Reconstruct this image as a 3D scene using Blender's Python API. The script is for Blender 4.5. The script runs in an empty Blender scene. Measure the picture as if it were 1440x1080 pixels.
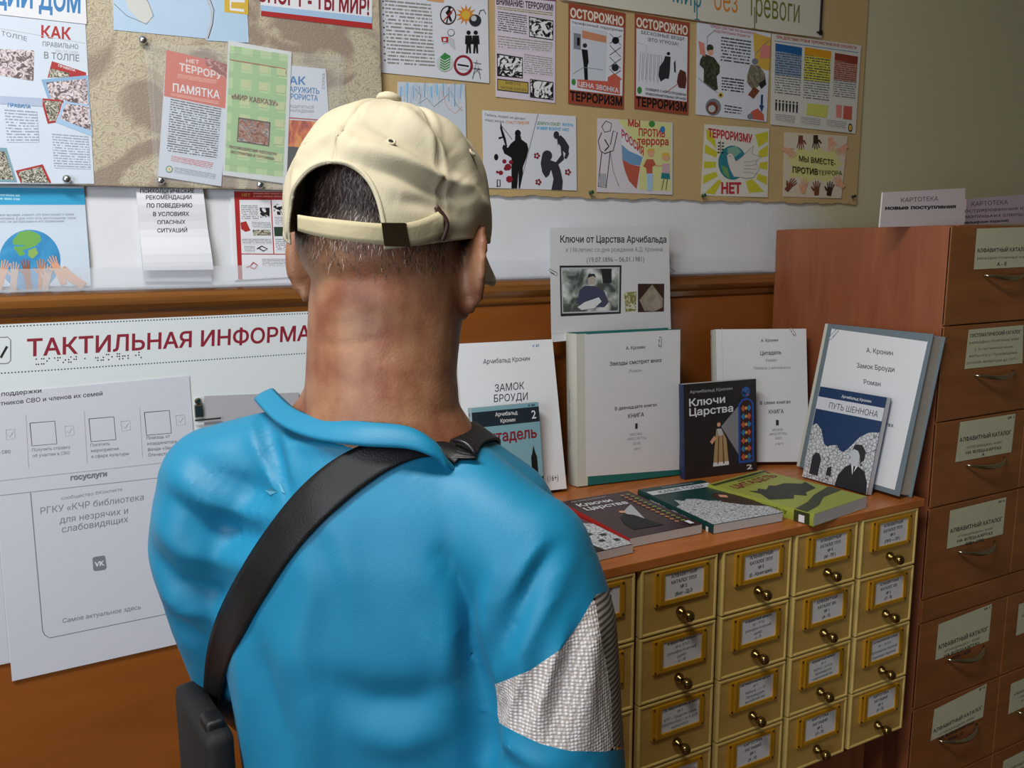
import bpy, bmesh, math, random
import numpy as np
from mathutils import Vector, Matrix
from mathutils.bvhtree import BVHTree

random.seed(7)
RNG = np.random.default_rng(7)
SC = bpy.context.scene
COL = SC.collection

# ------------------------------------------------------------------ camera
FPX = 1168.3
YAW, PITCH, ROLL = 0.484273, 0.164962, -0.00686
CAM = np.array([0.0, 0.0, 1.6])


def _basis():
    cy, sy, cp, sp = math.cos(YAW), math.sin(YAW), math.cos(PITCH), math.sin(PITCH)
    cr, sr = math.cos(ROLL), math.sin(ROLL)
    f = np.array([sy * cp, cy * cp, -sp])
    r = np.array([cy, -sy, 0.0])
    u = np.cross(r, f)
    return np.array([cr * r + sr * u, sr * r - cr * u, f])


MB = _basis()
cam_data = bpy.data.cameras.new('camera')
cam_data.sensor_width = 36
cam_data.lens = FPX / 1440 * 36
cam_data.clip_start = 0.05
cam = bpy.data.objects.new('camera', cam_data)
COL.objects.link(cam)
cam.matrix_world = Matrix(((MB[0][0], -MB[1][0], -MB[2][0], CAM[0]),
                           (MB[0][1], -MB[1][1], -MB[2][1], CAM[1]),
                           (MB[0][2], -MB[1][2], -MB[2][2], CAM[2]), (0, 0, 0, 1)))
SC.camera = cam

# ------------------------------------------------------------------ light and exposure
world = bpy.data.worlds.new('world')
world.use_nodes = True
world.node_tree.nodes['Background'].inputs[0].default_value = (0.75, 0.85, 1.0, 1)
world.node_tree.nodes['Background'].inputs[1].default_value = 0.35
SC.world = world


def area(name, loc, target, sx, sy, power, col):
    l = bpy.data.lights.new(name, 'AREA')
    l.shape = 'RECTANGLE'
    l.size, l.size_y, l.energy, l.color = sx, sy, power, col
    o = bpy.data.objects.new(name, l)
    COL.objects.link(o)
    o.location = loc
    o.rotation_euler = (Vector(target) - Vector(loc)).to_track_quat('-Z', 'Y').to_euler()
    return o


# daylight through the window of the left wall, and the ceiling lamp
area('window_daylight', (-1.62, -0.55, 1.75), (0.6, 1.1, 1.35), 1.3, 1.3, 30, (0.82, 0.91, 1.0))
area('ceiling_lamp_light', (-0.35, 0.35, 2.72), (-0.2, 0.6, 0), 0.9, 0.3, 31, (1.0, 0.97, 0.9))
SC.view_settings.view_transform = 'Standard'
SC.view_settings.look = 'None'
SC.view_settings.exposure = 0.0
SC.view_settings.gamma = 1.0
SC.view_settings.use_curve_mapping = False


# ------------------------------------------------------------------ helpers
def ray(x, y):
    return MB.T @ np.array([(x - 720) / FPX, (y - 540) / FPX, 1.0])


def at(x, y, depth):
    return CAM + ray(x, y) * depth


def on_plane(x, y, O, N):
    d = ray(x, y)
    return CAM + d * (np.dot(O - CAM, N) / np.dot(d, N))


def wall_pt(x, y, Y):
    return on_plane(x, y, np.array([0, Y, 0.0]), np.array([0, 1.0, 0]))


def project(P):
    q = (np.asarray(P) - CAM) @ MB.T
    return np.stack([720 + FPX * q[..., 0] / q[..., 2], 540 + FPX * q[..., 1] / q[..., 2]], -1)


def lin(h):
    if isinstance(h, str):
        h = h.lstrip('#')
        c = [int(h[i:i + 2], 16) / 255 for i in (0, 2, 4)]
        return tuple(x / 12.92 if x <= 0.04045 else ((x + 0.055) / 1.055) ** 2.4 for x in c)
    return h


_mats = {}


def new_mat(name):
    m = bpy.data.materials.new(name)
    m.use_nodes = True
    return m, m.node_tree, m.node_tree.nodes['Principled BSDF']


def mat(col, rough=0.6, metal=0.0, name=None, bump=0.0, bscale=200, var=0.0, vscale=8, spec=0.5, sheen=0.0):
    key = (col, rough, metal, name, bump, var)
    if key in _mats:
        return _mats[key]
    m, nt, b = new_mat(name or ('surface_' + str(col).strip('#')))
    c = lin(col)
    b.inputs['Base Color'].default_value = (*c, 1)
    b.inputs['Roughness'].default_value = rough
    b.inputs['Metallic'].default_value = metal
    b.inputs['Specular IOR Level'].default_value = spec
    if sheen:
        b.inputs['Sheen Weight'].default_value = sheen
    if var or bump:
        tc = nt.nodes.new('ShaderNodeTexCoord')
    if var:
        n = nt.nodes.new('ShaderNodeTexNoise')
        n.inputs['Scale'].default_value = vscale
        n.inputs['Detail'].default_value = 6
        mx = nt.nodes.new('ShaderNodeMix')
        mx.data_type = 'RGBA'
        mx.inputs[6].default_value = (*[x * (1 - var) for x in c], 1)
        mx.inputs[7].default_value = (*[min(1, x * (1 + var)) for x in c], 1)
        nt.links.new(tc.outputs['Object'], n.inputs['Vector'])
        nt.links.new(n.outputs['Fac'], mx.inputs[0])
        nt.links.new(mx.outputs[2], b.inputs['Base Color'])
    if bump:
        n2 = nt.nodes.new('ShaderNodeTexNoise')
        n2.inputs['Scale'].default_value = bscale
        n2.inputs['Detail'].default_value = 3
        bp = nt.nodes.new('ShaderNodeBump')
        bp.inputs['Strength'].default_value = bump
        bp.inputs['Distance'].default_value = 0.002
        nt.links.new(tc.outputs['Object'], n2.inputs['Vector'])
        nt.links.new(n2.outputs['Fac'], bp.inputs['Height'])
        nt.links.new(bp.outputs['Normal'], b.inputs['Normal'])
    _mats[key] = m
    return m


def wood(name, c1, c2, scale=(1, 1, 1), rough=0.4, grain=9.0, coat=0.0):
    if name in _mats:
        return _mats[name]
    m, nt, b = new_mat(name)
    tc = nt.nodes.new('ShaderNodeTexCoord')
    mp = nt.nodes.new('ShaderNodeMapping')
    mp.inputs['Scale'].default_value = scale
    n = nt.nodes.new('ShaderNodeTexNoise')
    n.inputs['Scale'].default_value = grain
    n.inputs['Detail'].default_value = 8
    n.inputs['Roughness'].default_value = 0.6
    n.inputs['Distortion'].default_value = 0.6
    r = nt.nodes.new('ShaderNodeValToRGB')
    r.color_ramp.elements[0].position = 0.3
    r.color_ramp.elements[0].color = (*lin(c1), 1)
    r.color_ramp.elements[1].position = 0.72
    r.color_ramp.elements[1].color = (*lin(c2), 1)
    bp = nt.nodes.new('ShaderNodeBump')
    bp.inputs['Strength'].default_value = 0.06
    bp.inputs['Distance'].default_value = 0.002
    for a, c in ((tc.outputs['Object'], mp.inputs[0]), (mp.outputs[0], n.inputs['Vector']),
                 (n.outputs['Fac'], r.inputs[0]), (r.outputs[0], b.inputs['Base Color']),
                 (n.outputs['Fac'], bp.inputs['Height']), (bp.outputs[0], b.inputs['Normal'])):
        nt.links.new(a, c)
    b.inputs['Roughness'].default_value = rough
    b.inputs['Coat Weight'].default_value = coat
    _mats[name] = m
    return m


def photo_mat(name, cols, scale=60.0, stretch=(1, 1, 1), kind='noise', dist=1.0):
    """printed picture: hard-edged blotches of the given ink colours"""
    if name in _mats:
        return _mats[name]
    m, nt, b = new_mat(name)
    tc = nt.nodes.new('ShaderNodeTexCoord')
    mp = nt.nodes.new('ShaderNodeMapping')
    mp.inputs['Scale'].default_value = stretch
    if kind == 'voronoi':
        n = nt.nodes.new('ShaderNodeTexVoronoi')
        n.inputs['Scale'].default_value = scale
        out = n.outputs['Distance']
    elif kind == 'edge':
        n = nt.nodes.new('ShaderNodeTexVoronoi')
        n.feature = 'DISTANCE_TO_EDGE'
        n.inputs['Scale'].default_value = scale
        out = n.outputs['Distance']
    else:
        n = nt.nodes.new('ShaderNodeTexNoise')
        n.inputs['Scale'].default_value = scale
        n.inputs['Detail'].default_value = 4
        n.inputs['Distortion'].default_value = dist
        out = n.outputs['Fac']
    r = nt.nodes.new('ShaderNodeValToRGB')
    els = r.color_ramp.elements
    while len(els) < len(cols):
        els.new(0.5)
    for e, (p, c) in zip(els, cols):
        e.position = p
        e.color = (*lin(c), 1)
    nt.links.new(tc.outputs['Object'], mp.inputs[0])
    nt.links.new(mp.outputs[0], n.inputs['Vector'])
    nt.links.new(out, r.inputs[0])
    nt.links.new(r.outputs[0], b.inputs['Base Color'])
    b.inputs['Roughness'].default_value = 0.45
    _mats[name] = m
    return m


def lines_mat(bg, ink):
    """rows of small printed text, UV v counts the rows, u runs along them"""
    key = ('lines', bg, ink)
    if key in _mats:
        return _mats[key]
    m, nt, b = new_mat('small_print')
    uv = nt.nodes.new('ShaderNodeUVMap')
    sp = nt.nodes.new('ShaderNodeSeparateXYZ')
    fr = nt.nodes.new('ShaderNodeMath'); fr.operation = 'FRACT'
    fl = nt.nodes.new('ShaderNodeMath'); fl.operation = 'FLOOR'
    lt = nt.nodes.new('ShaderNodeMath'); lt.operation = 'LESS_THAN'; lt.inputs[1].default_value = 0.5
    mu = nt.nodes.new('ShaderNodeMath'); mu.operation = 'MULTIPLY'; mu.inputs[1].default_value = 7.31
    cb = nt.nodes.new('ShaderNodeCombineXYZ')
    n = nt.nodes.new('ShaderNodeTexNoise'); n.inputs['Scale'].default_value = 2.2; n.inputs['Detail'].default_value = 2
    gt = nt.nodes.new('ShaderNodeMath'); gt.operation = 'GREATER_THAN'; gt.inputs[1].default_value = 0.42
    an = nt.nodes.new('ShaderNodeMath'); an.operation = 'MULTIPLY'
    mx = nt.nodes.new('ShaderNodeMix'); mx.data_type = 'RGBA'
    mx.inputs[6].default_value = (*lin(bg), 1)
    mx.inputs[7].default_value = (*lin(ink), 1)
    L = nt.links.new
    L(uv.outputs[0], sp.inputs[0]); L(sp.outputs[1], fr.inputs[0]); L(sp.outputs[1], fl.inputs[0])
    L(fr.outputs[0], lt.inputs[0]); L(fl.outputs[0], mu.inputs[0])
    L(sp.outputs[0], cb.inputs[0]); L(mu.outputs[0], cb.inputs[1]); L(cb.outputs[0], n.inputs['Vector'])
    L(n.outputs['Fac'], gt.inputs[0]); L(gt.outputs[0], an.inputs[0]); L(lt.outputs[0], an.inputs[1])
    L(an.outputs[0], mx.inputs[0]); L(mx.outputs[2], b.inputs['Base Color'])
    b.inputs['Roughness'].default_value = 0.6
    _mats[key] = m
    return m


def clear_mat(name, amount=0.12, tint=(1, 1, 1), rough=0.08):
    if name in _mats:
        return _mats[name]
    m, nt, b = new_mat(name)
    tr = nt.nodes.new('ShaderNodeBsdfTransparent')
    tr.inputs[0].default_value = (*tint, 1)
    b.inputs['Base Color'].default_value = (0.85, 0.87, 0.9, 1)
    b.inputs['Roughness'].default_value = rough
    ms = nt.nodes.new('ShaderNodeMixShader')
    ms.inputs[0].default_value = amount
    nt.links.new(tr.outputs[0], ms.inputs[1])
    nt.links.new(b.outputs[0], ms.inputs[2])
    nt.links.new(ms.outputs[0], nt.nodes['Material Output'].inputs[0])
    _mats[name] = m
    return m


def world_of(o):
    p = np.zeros(3)
    while o is not None:
        p = p + np.array(o.location)
        o = o.parent
    return p


def tag(o, label=None, cat=None, group=None, kind=None):
    if label: o['label'] = label
    if cat: o['category'] = cat
    if group: o['group'] = group
    if kind: o['kind'] = kind
    return o


def thing(name, loc, label, cat, group=None):
    o = bpy.data.objects.new(name, None)
    o.empty_display_size = 0.05
    COL.objects.link(o)
    o.location = Vector([float(x) for x in loc])
    return tag(o, label, cat, group)


def mesh_obj(name, verts, faces, mats, parent=None, fmat=None, smooth=False, uvs=None, loc=None):
    """verts are world coordinates; the object's origin is its parent's origin or loc"""
    verts = np.asarray(verts, float)
    if loc is not None:
        org = np.array(loc, float)
        if parent is not None:
            pass
    else:
        org = world_of(parent) if parent is not None else np.zeros(3)
    me = bpy.data.meshes.new(name)
    me.from_pydata((verts - org).tolist(), [], [list(map(int, f)) for f in faces])
    if not isinstance(mats, (list, tuple)):
        mats = [mats]
    for m in mats:
        me.materials.append(m)
    if fmat is not None:
        me.polygons.foreach_set('material_index', np.array(fmat, dtype=np.int32))
    if smooth:
        me.polygons.foreach_set('use_smooth', [True] * len(me.polygons))
    if uvs is not None:
        ul = me.uv_layers.new(name='UVMap')
        flat = []
        for f, uv in zip(faces, uvs):
            for k in range(len(f)):
                flat.extend(uv[k] if uv is not None else (0.0, 0.0))
        ul.data.foreach_set('uv', flat)
    me.update()
    o = bpy.data.objects.new(name, me)
    COL.objects.link(o)
    if parent is not None:
        o.parent = parent
        o.location = Vector((org - world_of(parent)).tolist())
    elif loc is not None:
        o.location = Vector(org.tolist())
    return o


class Geo:
    """collects shapes into one mesh"""
    def __init__(s):
        s.v, s.f, s.m = [], [], []

    def add(s, v, f, m=0):
        b = len(s.v)
        s.v.extend([tuple(map(float, p)) for p in v])
        s.f.extend([[b + i for i in q] for q in f])
        s.m.extend([m] * len(f))

    def box(s, lo, hi, m=0, fr=None, bev=0.0):
        """axis box, or box in frame fr=(O,U,V,N)"""
        lo, hi = np.array(lo, float), np.array(hi, float)
        if bev > 0:
            bm = bmesh.new()
            bmesh.ops.create_cube(bm, size=1)
            for v in bm.verts:
                v.co = Vector(((v.co.x + .5) * (hi[0] - lo[0]) + lo[0], (v.co.y + .5) * (hi[1] - lo[1]) + lo[1],
                               (v.co.z + .5) * (hi[2] - lo[2]) + lo[2]))
            bmesh.ops.bevel(bm, geom=list(bm.edges), offset=bev, segments=2, affect='EDGES', profile=0.6)
            bm.verts.index_update()
            vs = [np.array(v.co) for v in bm.verts]
            fs = [[v.index for v in f.verts] for f in bm.faces]
            bm.free()
        else:
            vs = [np.array([(lo, hi)[i][0], (lo, hi)[j][1], (lo, hi)[k][2]]) for i in (0, 1) for j in (0, 1) for k in (0, 1)]
            fs = [(0, 1, 3, 2), (4, 6, 7, 5), (0, 4, 5, 1), (2, 3, 7, 6), (0, 2, 6, 4), (1, 5, 7, 3)]
        if fr is not None:
            O, U, V, N = fr
            vs = [O + U * p[0] + V * p[1] + N * p[2] for p in vs]
        s.add(vs, fs, m)

    def lathe(s, O, A, prof, seg=16, m=0):
        A = np.array(A, float); A /= np.linalg.norm(A)
        t = np.array([0, 0, 1.0]) if abs(A[2]) < .9 else np.array([1.0, 0, 0])
        u = np.cross(A, t); u /= np.linalg.norm(u); w = np.cross(A, u)
        vs, fs = [], []
        for h, r in prof:
            for k in range(seg):
                a = 2 * math.pi * k / seg
                vs.append(np.array(O) + A * h + (u * math.cos(a) + w * math.sin(a)) * r)
        for i in range(len(prof) - 1):
            for k in range(seg):
                k2 = (k + 1) % seg
                fs.append((i * seg + k, i * seg + k2, (i + 1) * seg + k2, (i + 1) * seg + k))
        fs.append(tuple(range(seg))[::-1]); fs.append(tuple((len(prof) - 1) * seg + k for k in range(seg)))
        s.add(vs, fs, m)

    def tube(s, pts, r, seg=8, m=0, closed=False, flat=None):
        pts = [np.array(p, float) for p in pts]
        n = len(pts); vs, fs = [], []
        rr = r if hasattr(r, '__len__') else [r] * n
        up = np.array([0.123, 0.456, 0.88])
        for i, p in enumerate(pts):
            a = pts[(i + 1) % n] if (closed or i < n - 1) else p
            b = pts[i - 1] if (closed or i > 0) else p
            t = a - b; t /= (np.linalg.norm(t) + 1e-12)
            u = up - t * np.dot(up, t)
            if np.linalg.norm(u) < 1e-3: u = np.cross(t, [1, 0, 0])
            u /= np.linalg.norm(u); up = u; w = np.cross(t, u)
            for k in range(seg):
                c = 2 * math.pi * k / seg
                vs.append(p + (u * math.cos(c) + w * math.sin(c)) * rr[i])
        for i in range(n if closed else n - 1):
            j = (i + 1) % n
            for k in range(seg):
                k2 = (k + 1) % seg
                fs.append((i * seg + k, i * seg + k2, j * seg + k2, j * seg + k))
        if not closed:
            fs.append(tuple(range(seg))[::-1]); fs.append(tuple((n - 1) * seg + k for k in range(seg)))
        s.add(vs, fs, m)

    def build(s, name, mats, parent=None, smooth=False, loc=None):
        return mesh_obj(name, s.v, s.f, mats, parent, s.m, smooth, None, loc)


_txt = {}


def _contours(s):
    """closed outlines of the letters as 2D polylines"""
    c = bpy.data.curves.new('lettering', 'FONT')
    c.body = s
    c.resolution_u = 2
    c.fill_mode = 'NONE'
    o = bpy.data.objects.new('lettering', c)
    COL.objects.link(o)
    dg = bpy.context.evaluated_depsgraph_get()
    me = bpy.data.meshes.new_from_object(o.evaluated_get(dg))
    nxt = {}
    for e in me.edges:
        a, b = e.vertices
        nxt.setdefault(a, []).append(b); nxt.setdefault(b, []).append(a)
    co = [tuple(v.co[:2]) for v in me.vertices]
    seen, loops = set(), []
    for v in range(len(co)):
        if v in seen or v not in nxt: continue
        lp, cur, prev = [], v, -1
        while cur not in seen:
            seen.add(cur); lp.append(cur)
            nb = [q for q in nxt[cur] if q != prev]
            up = [q for q in nb if q == cur + 1]
            prev, cur = cur, (up[0] if up else nb[0] if nb else v)
        pts = [co[i] for i in lp]
        out = [pts[0]]
        for q in pts[1:]:
            if abs(q[0] - out[-1][0]) + abs(q[1] - out[-1][1]) > 1e-5: out.append(q)
        if len(out) > 2 and abs(out[0][0] - out[-1][0]) + abs(out[0][1] - out[-1][1]) < 1e-5: out.pop()
        if len(out) > 2: loops.append(np.array(out))
    bpy.data.objects.remove(o); bpy.data.meshes.remove(me); bpy.data.curves.remove(c)
    return loops


def _winding(Q, L):
    """winding number of the points Q in the outlines L"""
    A = np.concatenate(L); Bn = np.concatenate([np.roll(p, -1, 0) for p in L])
    W = np.zeros(len(Q))
    for k in range(0, len(Q), 400):
        q = Q[k:k + 400][:, None, :]
        up = (A[:, 1] <= q[..., 1]) & (Bn[:, 1] > q[..., 1])
        dn = (A[:, 1] > q[..., 1]) & (Bn[:, 1] <= q[..., 1])
        cr = (Bn[:, 0] - A[:, 0]) * (q[..., 1] - A[:, 1]) - (q[..., 0] - A[:, 0]) * (Bn[:, 1] - A[:, 1])
        W[k:k + 400] = (up & (cr > 0)).sum(1) - (dn & (cr < 0)).sum(1)
    return W


def text_shape(s, bold=0.0):
    from mathutils.geometry import delaunay_2d_cdt
    bold = max(0.0, round(bold, 3))
    key = (s, bold)
    if key not in _txt:
        L = _contours(s)
        if not L:
            _txt[key] = (np.zeros((0, 2)), []); return _txt[key]
        if bold:
            new = []
            for p in L:
                a, b = np.roll(p, 1, 0), np.roll(p, -1, 0)
                e1 = p - a; e2 = b - p
                l2 = np.linalg.norm(e2, axis=1)
                k = np.argsort(-l2)[:6]
                m_ = (p[k] + b[k]) / 2; nr = np.stack([e2[k, 1], -e2[k, 0]], 1) / l2[k][:, None] * .004
                wo, wi = _winding(m_ + nr, L) != 0, _winding(m_ - nr, L) != 0
                vote = (wi & ~wo).sum() - (wo & ~wi).sum()
                sg = 1 if vote >= 0 else -1
                e1 /= np.linalg.norm(e1, axis=1, keepdims=True); e2 /= l2[:, None]
                n = np.stack([e1[:, 1] + e2[:, 1], -e1[:, 0] - e2[:, 0]], 1)
                ln = np.linalg.norm(n, axis=1, keepdims=True)
                kk = np.clip(2 / np.maximum(ln, .3), 0, 1.6)
                new.append(p + n / np.maximum(ln, 1e-6) * kk * bold * sg)
            L = new
        P, E = [], []
        for p in L:
            n0 = len(P); P.extend([Vector((float(q[0]), float(q[1]))) for q in p])
            E.extend([(n0 + i, n0 + (i + 1) % len(p)) for i in range(len(p))])
        r = delaunay_2d_cdt(P, E, [], 0, 1e-5)
        V = np.array([tuple(q) for q in r[0]]); F = np.array([tuple(f) for f in r[2] if len(f) == 3])
        c = V[F].mean(1)
        F = F[_winding(c, L) != 0]
        V[:, 0] -= min(p[:, 0].min() for p in L)
        us = sorted(set(F.ravel().tolist())); mp_ = {u: i for i, u in enumerate(us)}
        _txt[key] = (V[us], [tuple(mp_[int(i)] for i in f) for f in F])
    return _txt[key]


EPS = 0.00003


class Surf:
    """a printed flat surface with origin O, axes U (right), V (up), N (towards the reader)"""
    def __init__(s, O, U, V, N=None, bend=None):
        s.O, s.U, s.V = (np.array(a, float) for a in (O, U, V))
        s.U /= np.linalg.norm(s.U); s.V /= np.linalg.norm(s.V)
        s.N = np.cross(s.U, s.V) if N is None else np.array(N, float)
        s.v, s.f, s.m, s.uv, s.mats, s.layer = [], [], [], [], [], 0
        s.bend = bend

    def P(s, u, v, n=0.0):
        if s.bend is not None:
            n = n + s.bend(u, v)
        return s.O + s.U * u + s.V * v + s.N * n

    def loc(s, x, y):
        p = on_plane(x, y, s.O, s.N) - s.O
        return np.array([p @ s.U, p @ s.V])

    def _mi(s, m):
        if m not in s.mats: s.mats.append(m)
        return s.mats.index(m)

    def _add(s, pts, faces, m, uvs=None):
        s.layer += 1
        b = len(s.v)
        n = 0.0003 + s.layer * EPS
        s.v.extend([s.P(p[0], p[1], n) for p in pts])
        for i, f in enumerate(faces):
            s.f.append([b + k for k in f]); s.m.append(s._mi(m))
            s.uv.append(uvs[i] if uvs else None)

    def poly(s, pts, m, px=True):
        if px: pts = [s.loc(*p) for p in pts]
        if s.bend is not None and len(pts) == 4:
            return s.quad(pts, m, px=False)
        from mathutils.geometry import tessellate_polygon
        tr = tessellate_polygon([[Vector((p[0], p[1], 0)) for p in pts]])
        s._add(pts, [tuple(t) for t in tr], m)

    def quad(s, pts, m, px=True, nu=None, rows=None, density=1.0):
        """corners tl,tr,br,bl"""
        if px: pts = [s.loc(*p) for p in pts]
        tl, tr, br, bl = [np.array(p, float) for p in pts]
        nu = nu or (12 if s.bend is not None else 1)
        nv = nu
        vs, fs, uv = [], [], []
        L = np.linalg.norm(tr - tl); H = np.linalg.norm(bl - tl)
        rws = rows or 1
        for j in range(nv + 1):
            for i in range(nu + 1):
                a, c = i / nu, j / nv
                vs.append((tl * (1 - a) + tr * a) * (1 - c) + (bl * (1 - a) + br * a) * c)
        lh = H / rws

        def U(i, j): return (i / nu * L / max(lh, 1e-5) * 0.8 * density, j / nv * rws)
        for j in range(nv):
            for i in range(nu):
                k = j * (nu + 1) + i
                fs.append((k + nu + 1, k + nu + 2, k + 1, k))
                uv.append([U(i, j + 1), U(i + 1, j + 1), U(i + 1, j), U(i, j)])
        s._add(vs, fs, m, uv)

    def lines(s, pts, rows, bg='#e8eaee', ink='#70747c', px=True):
        s.quad(pts, lines_mat(bg, ink), px=px, rows=rows)

    def disc(s, c, r, m, px=True, n=20, ry=None):
        ry = ry or r
        pts = [(c[0] + r * math.cos(2 * math.pi * k / n), c[1] + (-1 if px else 1) * ry * math.sin(2 * math.pi * k / n)) for k in range(n)]
        s.poly(pts, m, px)

    def stroke(s, pts, w, m, px=True, closed=False):
        """polyline of width w (px or metres)"""
        if px:
            q = [s.loc(*p) for p in pts]
            a = s.loc(*pts[0]); b = s.loc(pts[0][0], pts[0][1] + 10)
            w = w * np.linalg.norm(a - b) / 10
        else:
            q = [np.array(p, float) for p in pts]
        if closed: q = q + [q[0], q[1]]
        vs, fs = [], []
        for i in range(len(q)):
            t = q[min(i + 1, len(q) - 1)] - q[max(i - 1, 0)]
            t = t / (np.linalg.norm(t) + 1e-9)
            nrm = np.array([-t[1], t[0]]) * w / 2
            vs += [q[i] + nrm, q[i] - nrm]
        for i in range(len(q) - 1):
            fs.append((2 * i, 2 * i + 1, 2 * i + 3, 2 * i + 2))
        s._add(vs, fs, m)

    def text(s, t, p0, p1, h, m, px=True, bold=0.012, up=None, wave=0.0):
        """baseline from p0 to p1, capital height h"""
        v, f = text_shape(t, bold)
        if not len(v): return
        W = v[:, 0].max()
        if px:
            A, Bp = s.loc(*p0), s.loc(*p1)
            uq = (0, -1) if up is None else up
            hv = s.loc(p0[0] + uq[0] * h, p0[1] + uq[1] * h) - A
        else:
            A, Bp = np.array(p0, float), np.array(p1, float)
            d = (Bp - A) / np.linalg.norm(Bp - A)
            hv = np.array([-d[1], d[0]]) * h
        dx = (Bp - A) / W
        dy = hv / 0.70
        pts = [A + dx * p[0] + dy * p[1] for p in v]
        s._add(pts, f, m)

    def build(s, name, parent):
        if not s.v: return None
        # keep every face looking towards the reader
        V = np.array(s.v)
        F = []; UVS = []
        for f, uv in zip(s.f, s.uv):
            n = np.cross(V[f[1]] - V[f[0]], V[f[2]] - V[f[0]])
            if n @ s.N < 0:
                f = f[::-1]; uv = uv[::-1] if uv else None
            F.append(f); UVS.append(uv)
        return mesh_obj(name, V, F, s.mats, parent, s.m, False, UVS)


def sheet(surf, quad_px, name, label, cat, m, group=None, px=True, thick=0.0004, lift=0.0, n=10, parent=None):
    """a sheet of paper lying on surf.  returns its top-level empty (or the part when parent is given)"""
    q = [surf.loc(*p) for p in quad_px] if px else [np.array(p, float) for p in quad_px]
    tl, tr, br, bl = q
    vs, fs = [], []
    for side, off in ((0, 0.0002 + lift), (1, 0.0002 + lift - thick)):
        for j in range(n + 1):
            for i in range(n + 1):
                a, c = i / n, j / n
                p = (tl * (1 - a) + tr * a) * (1 - c) + (bl * (1 - a) + br * a) * c
                vs.append(surf.P(p[0], p[1], off))
    M = (n + 1) ** 2
    for j in range(n):
        for i in range(n):
            k = j * (n + 1) + i
            fs.append((k + n + 1, k + n + 2, k + 1, k))
            fs.append((M + k, M + k + 1, M + k + n + 2, M + k + n + 1))
    ring = [i for i in range(n + 1)] + [(j + 1) * (n + 1) - 1 for j in range(1, n + 1)] + \
           [n * (n + 1) + i for i in range(n - 1, -1, -1)] + [j * (n + 1) for j in range(n - 1, 0, -1)]
    for a, b in zip(ring, ring[1:] + ring[:1]):
        fs.append((a, b, M + b, M + a))
    if parent is None:
        c = (bl + br) / 2
        root = thing(name, surf.P(c[0], c[1]), label, cat, group)
        mesh_obj('paper', vs, fs, m, root, smooth=False)
        return root
    return mesh_obj(name, vs, fs, m, parent)

# ------------------------------------------------------------------ colours
WHITE = mat('#e9ebf2', 0.55, name='white_paper')
WHITE2 = mat('#dfe0e6', 0.5, name='laminated_paper')
CREAM = mat('#d9d3b4', 0.6, name='cream_paper')
BLACK = mat('#141418', 0.5, name='black_ink')
INK = mat('#2b2c33', 0.5, name='dark_ink')
GREY = mat('#7d828c', 0.5, name='grey_ink')
LGREY = mat('#c3c6cf', 0.5, name='light_grey_ink')
RED = mat('#b02a2a', 0.5, name='red_ink')
DRED = mat('#8c1f33', 0.5, name='dark_red_ink')
PINK = mat('#dc8a80', 0.5, name='pink_ink')
SALMON = mat('#c7604f', 0.5, name='salmon_ink')
BLUE = mat('#2f7fc0', 0.5, name='blue_ink')
CYAN = mat('#35a9dc', 0.5, name='cyan_ink')
SKYB = mat('#a9c9ec', 0.5, name='pale_blue_ink')
YEL = mat('#d8cf3a', 0.5, name='yellow_ink')
GOLDINK = mat('#d9b545', 0.5, name='ochre_ink')
GREEN = mat('#3f8a45', 0.5, name='green_ink')
LGREEN = mat('#b7d79a', 0.5, name='pale_green_ink')
ORANGE = mat('#d98a33', 0.5, name='orange_ink')
BROWN = mat('#7a4530', 0.5, name='brown_ink')
DBROWN = mat('#3d2620', 0.5, name='dark_brown_ink')
SKINK = mat('#e0a888', 0.5, name='flesh_ink')
TEAL = mat('#2c7d8c', 0.5, name='teal_ink')
STEEL = mat('#c9ccd0', 0.25, 1.0, name='steel')
BRASS = mat('#8f7a4a', 0.22, 1.0, name='aged_brass')
NICKEL = mat('#b9b09c', 0.22, 1.0, name='nickel')
GOLD = mat('#cf9a26', 0.35, 0.3, name='gold_paint')
CLEAR = clear_mat('clear_plastic', 0.13)
FILM = clear_mat('plastic_film', 0.07, rough=0.12)
CROWD = photo_mat('crowd_photo', [(0.0, '#2b2226'), (0.42, '#6b5c5e'), (0.5, '#c9b7bd'), (0.62, '#efe4ea'), (0.8, '#9c7f84')], 130, dist=2)
CROWD2 = photo_mat('square_crowd_photo', [(0.0, '#1d1c1c'), (0.45, '#4d4a40'), (0.53, '#b9b4a2'), (0.7, '#e4e2dc')], 190, dist=2.5)
BWPH = photo_mat('black_white_photo', [(0.0, '#0c0c0e'), (0.47, '#1c1c20'), (0.52, '#e8e8ec'), (0.9, '#f4f4f6')], 45, dist=3)

# ------------------------------------------------------------------ room
D = 1.53
KD = D / 1.42


def zz(z):
    return 1.6 + (z - 1.6) * KD


def structure(name, g, mats, smooth=False):
    o = g.build(name, mats, None, smooth)
    o['kind'] = 'structure'
    return o


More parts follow.
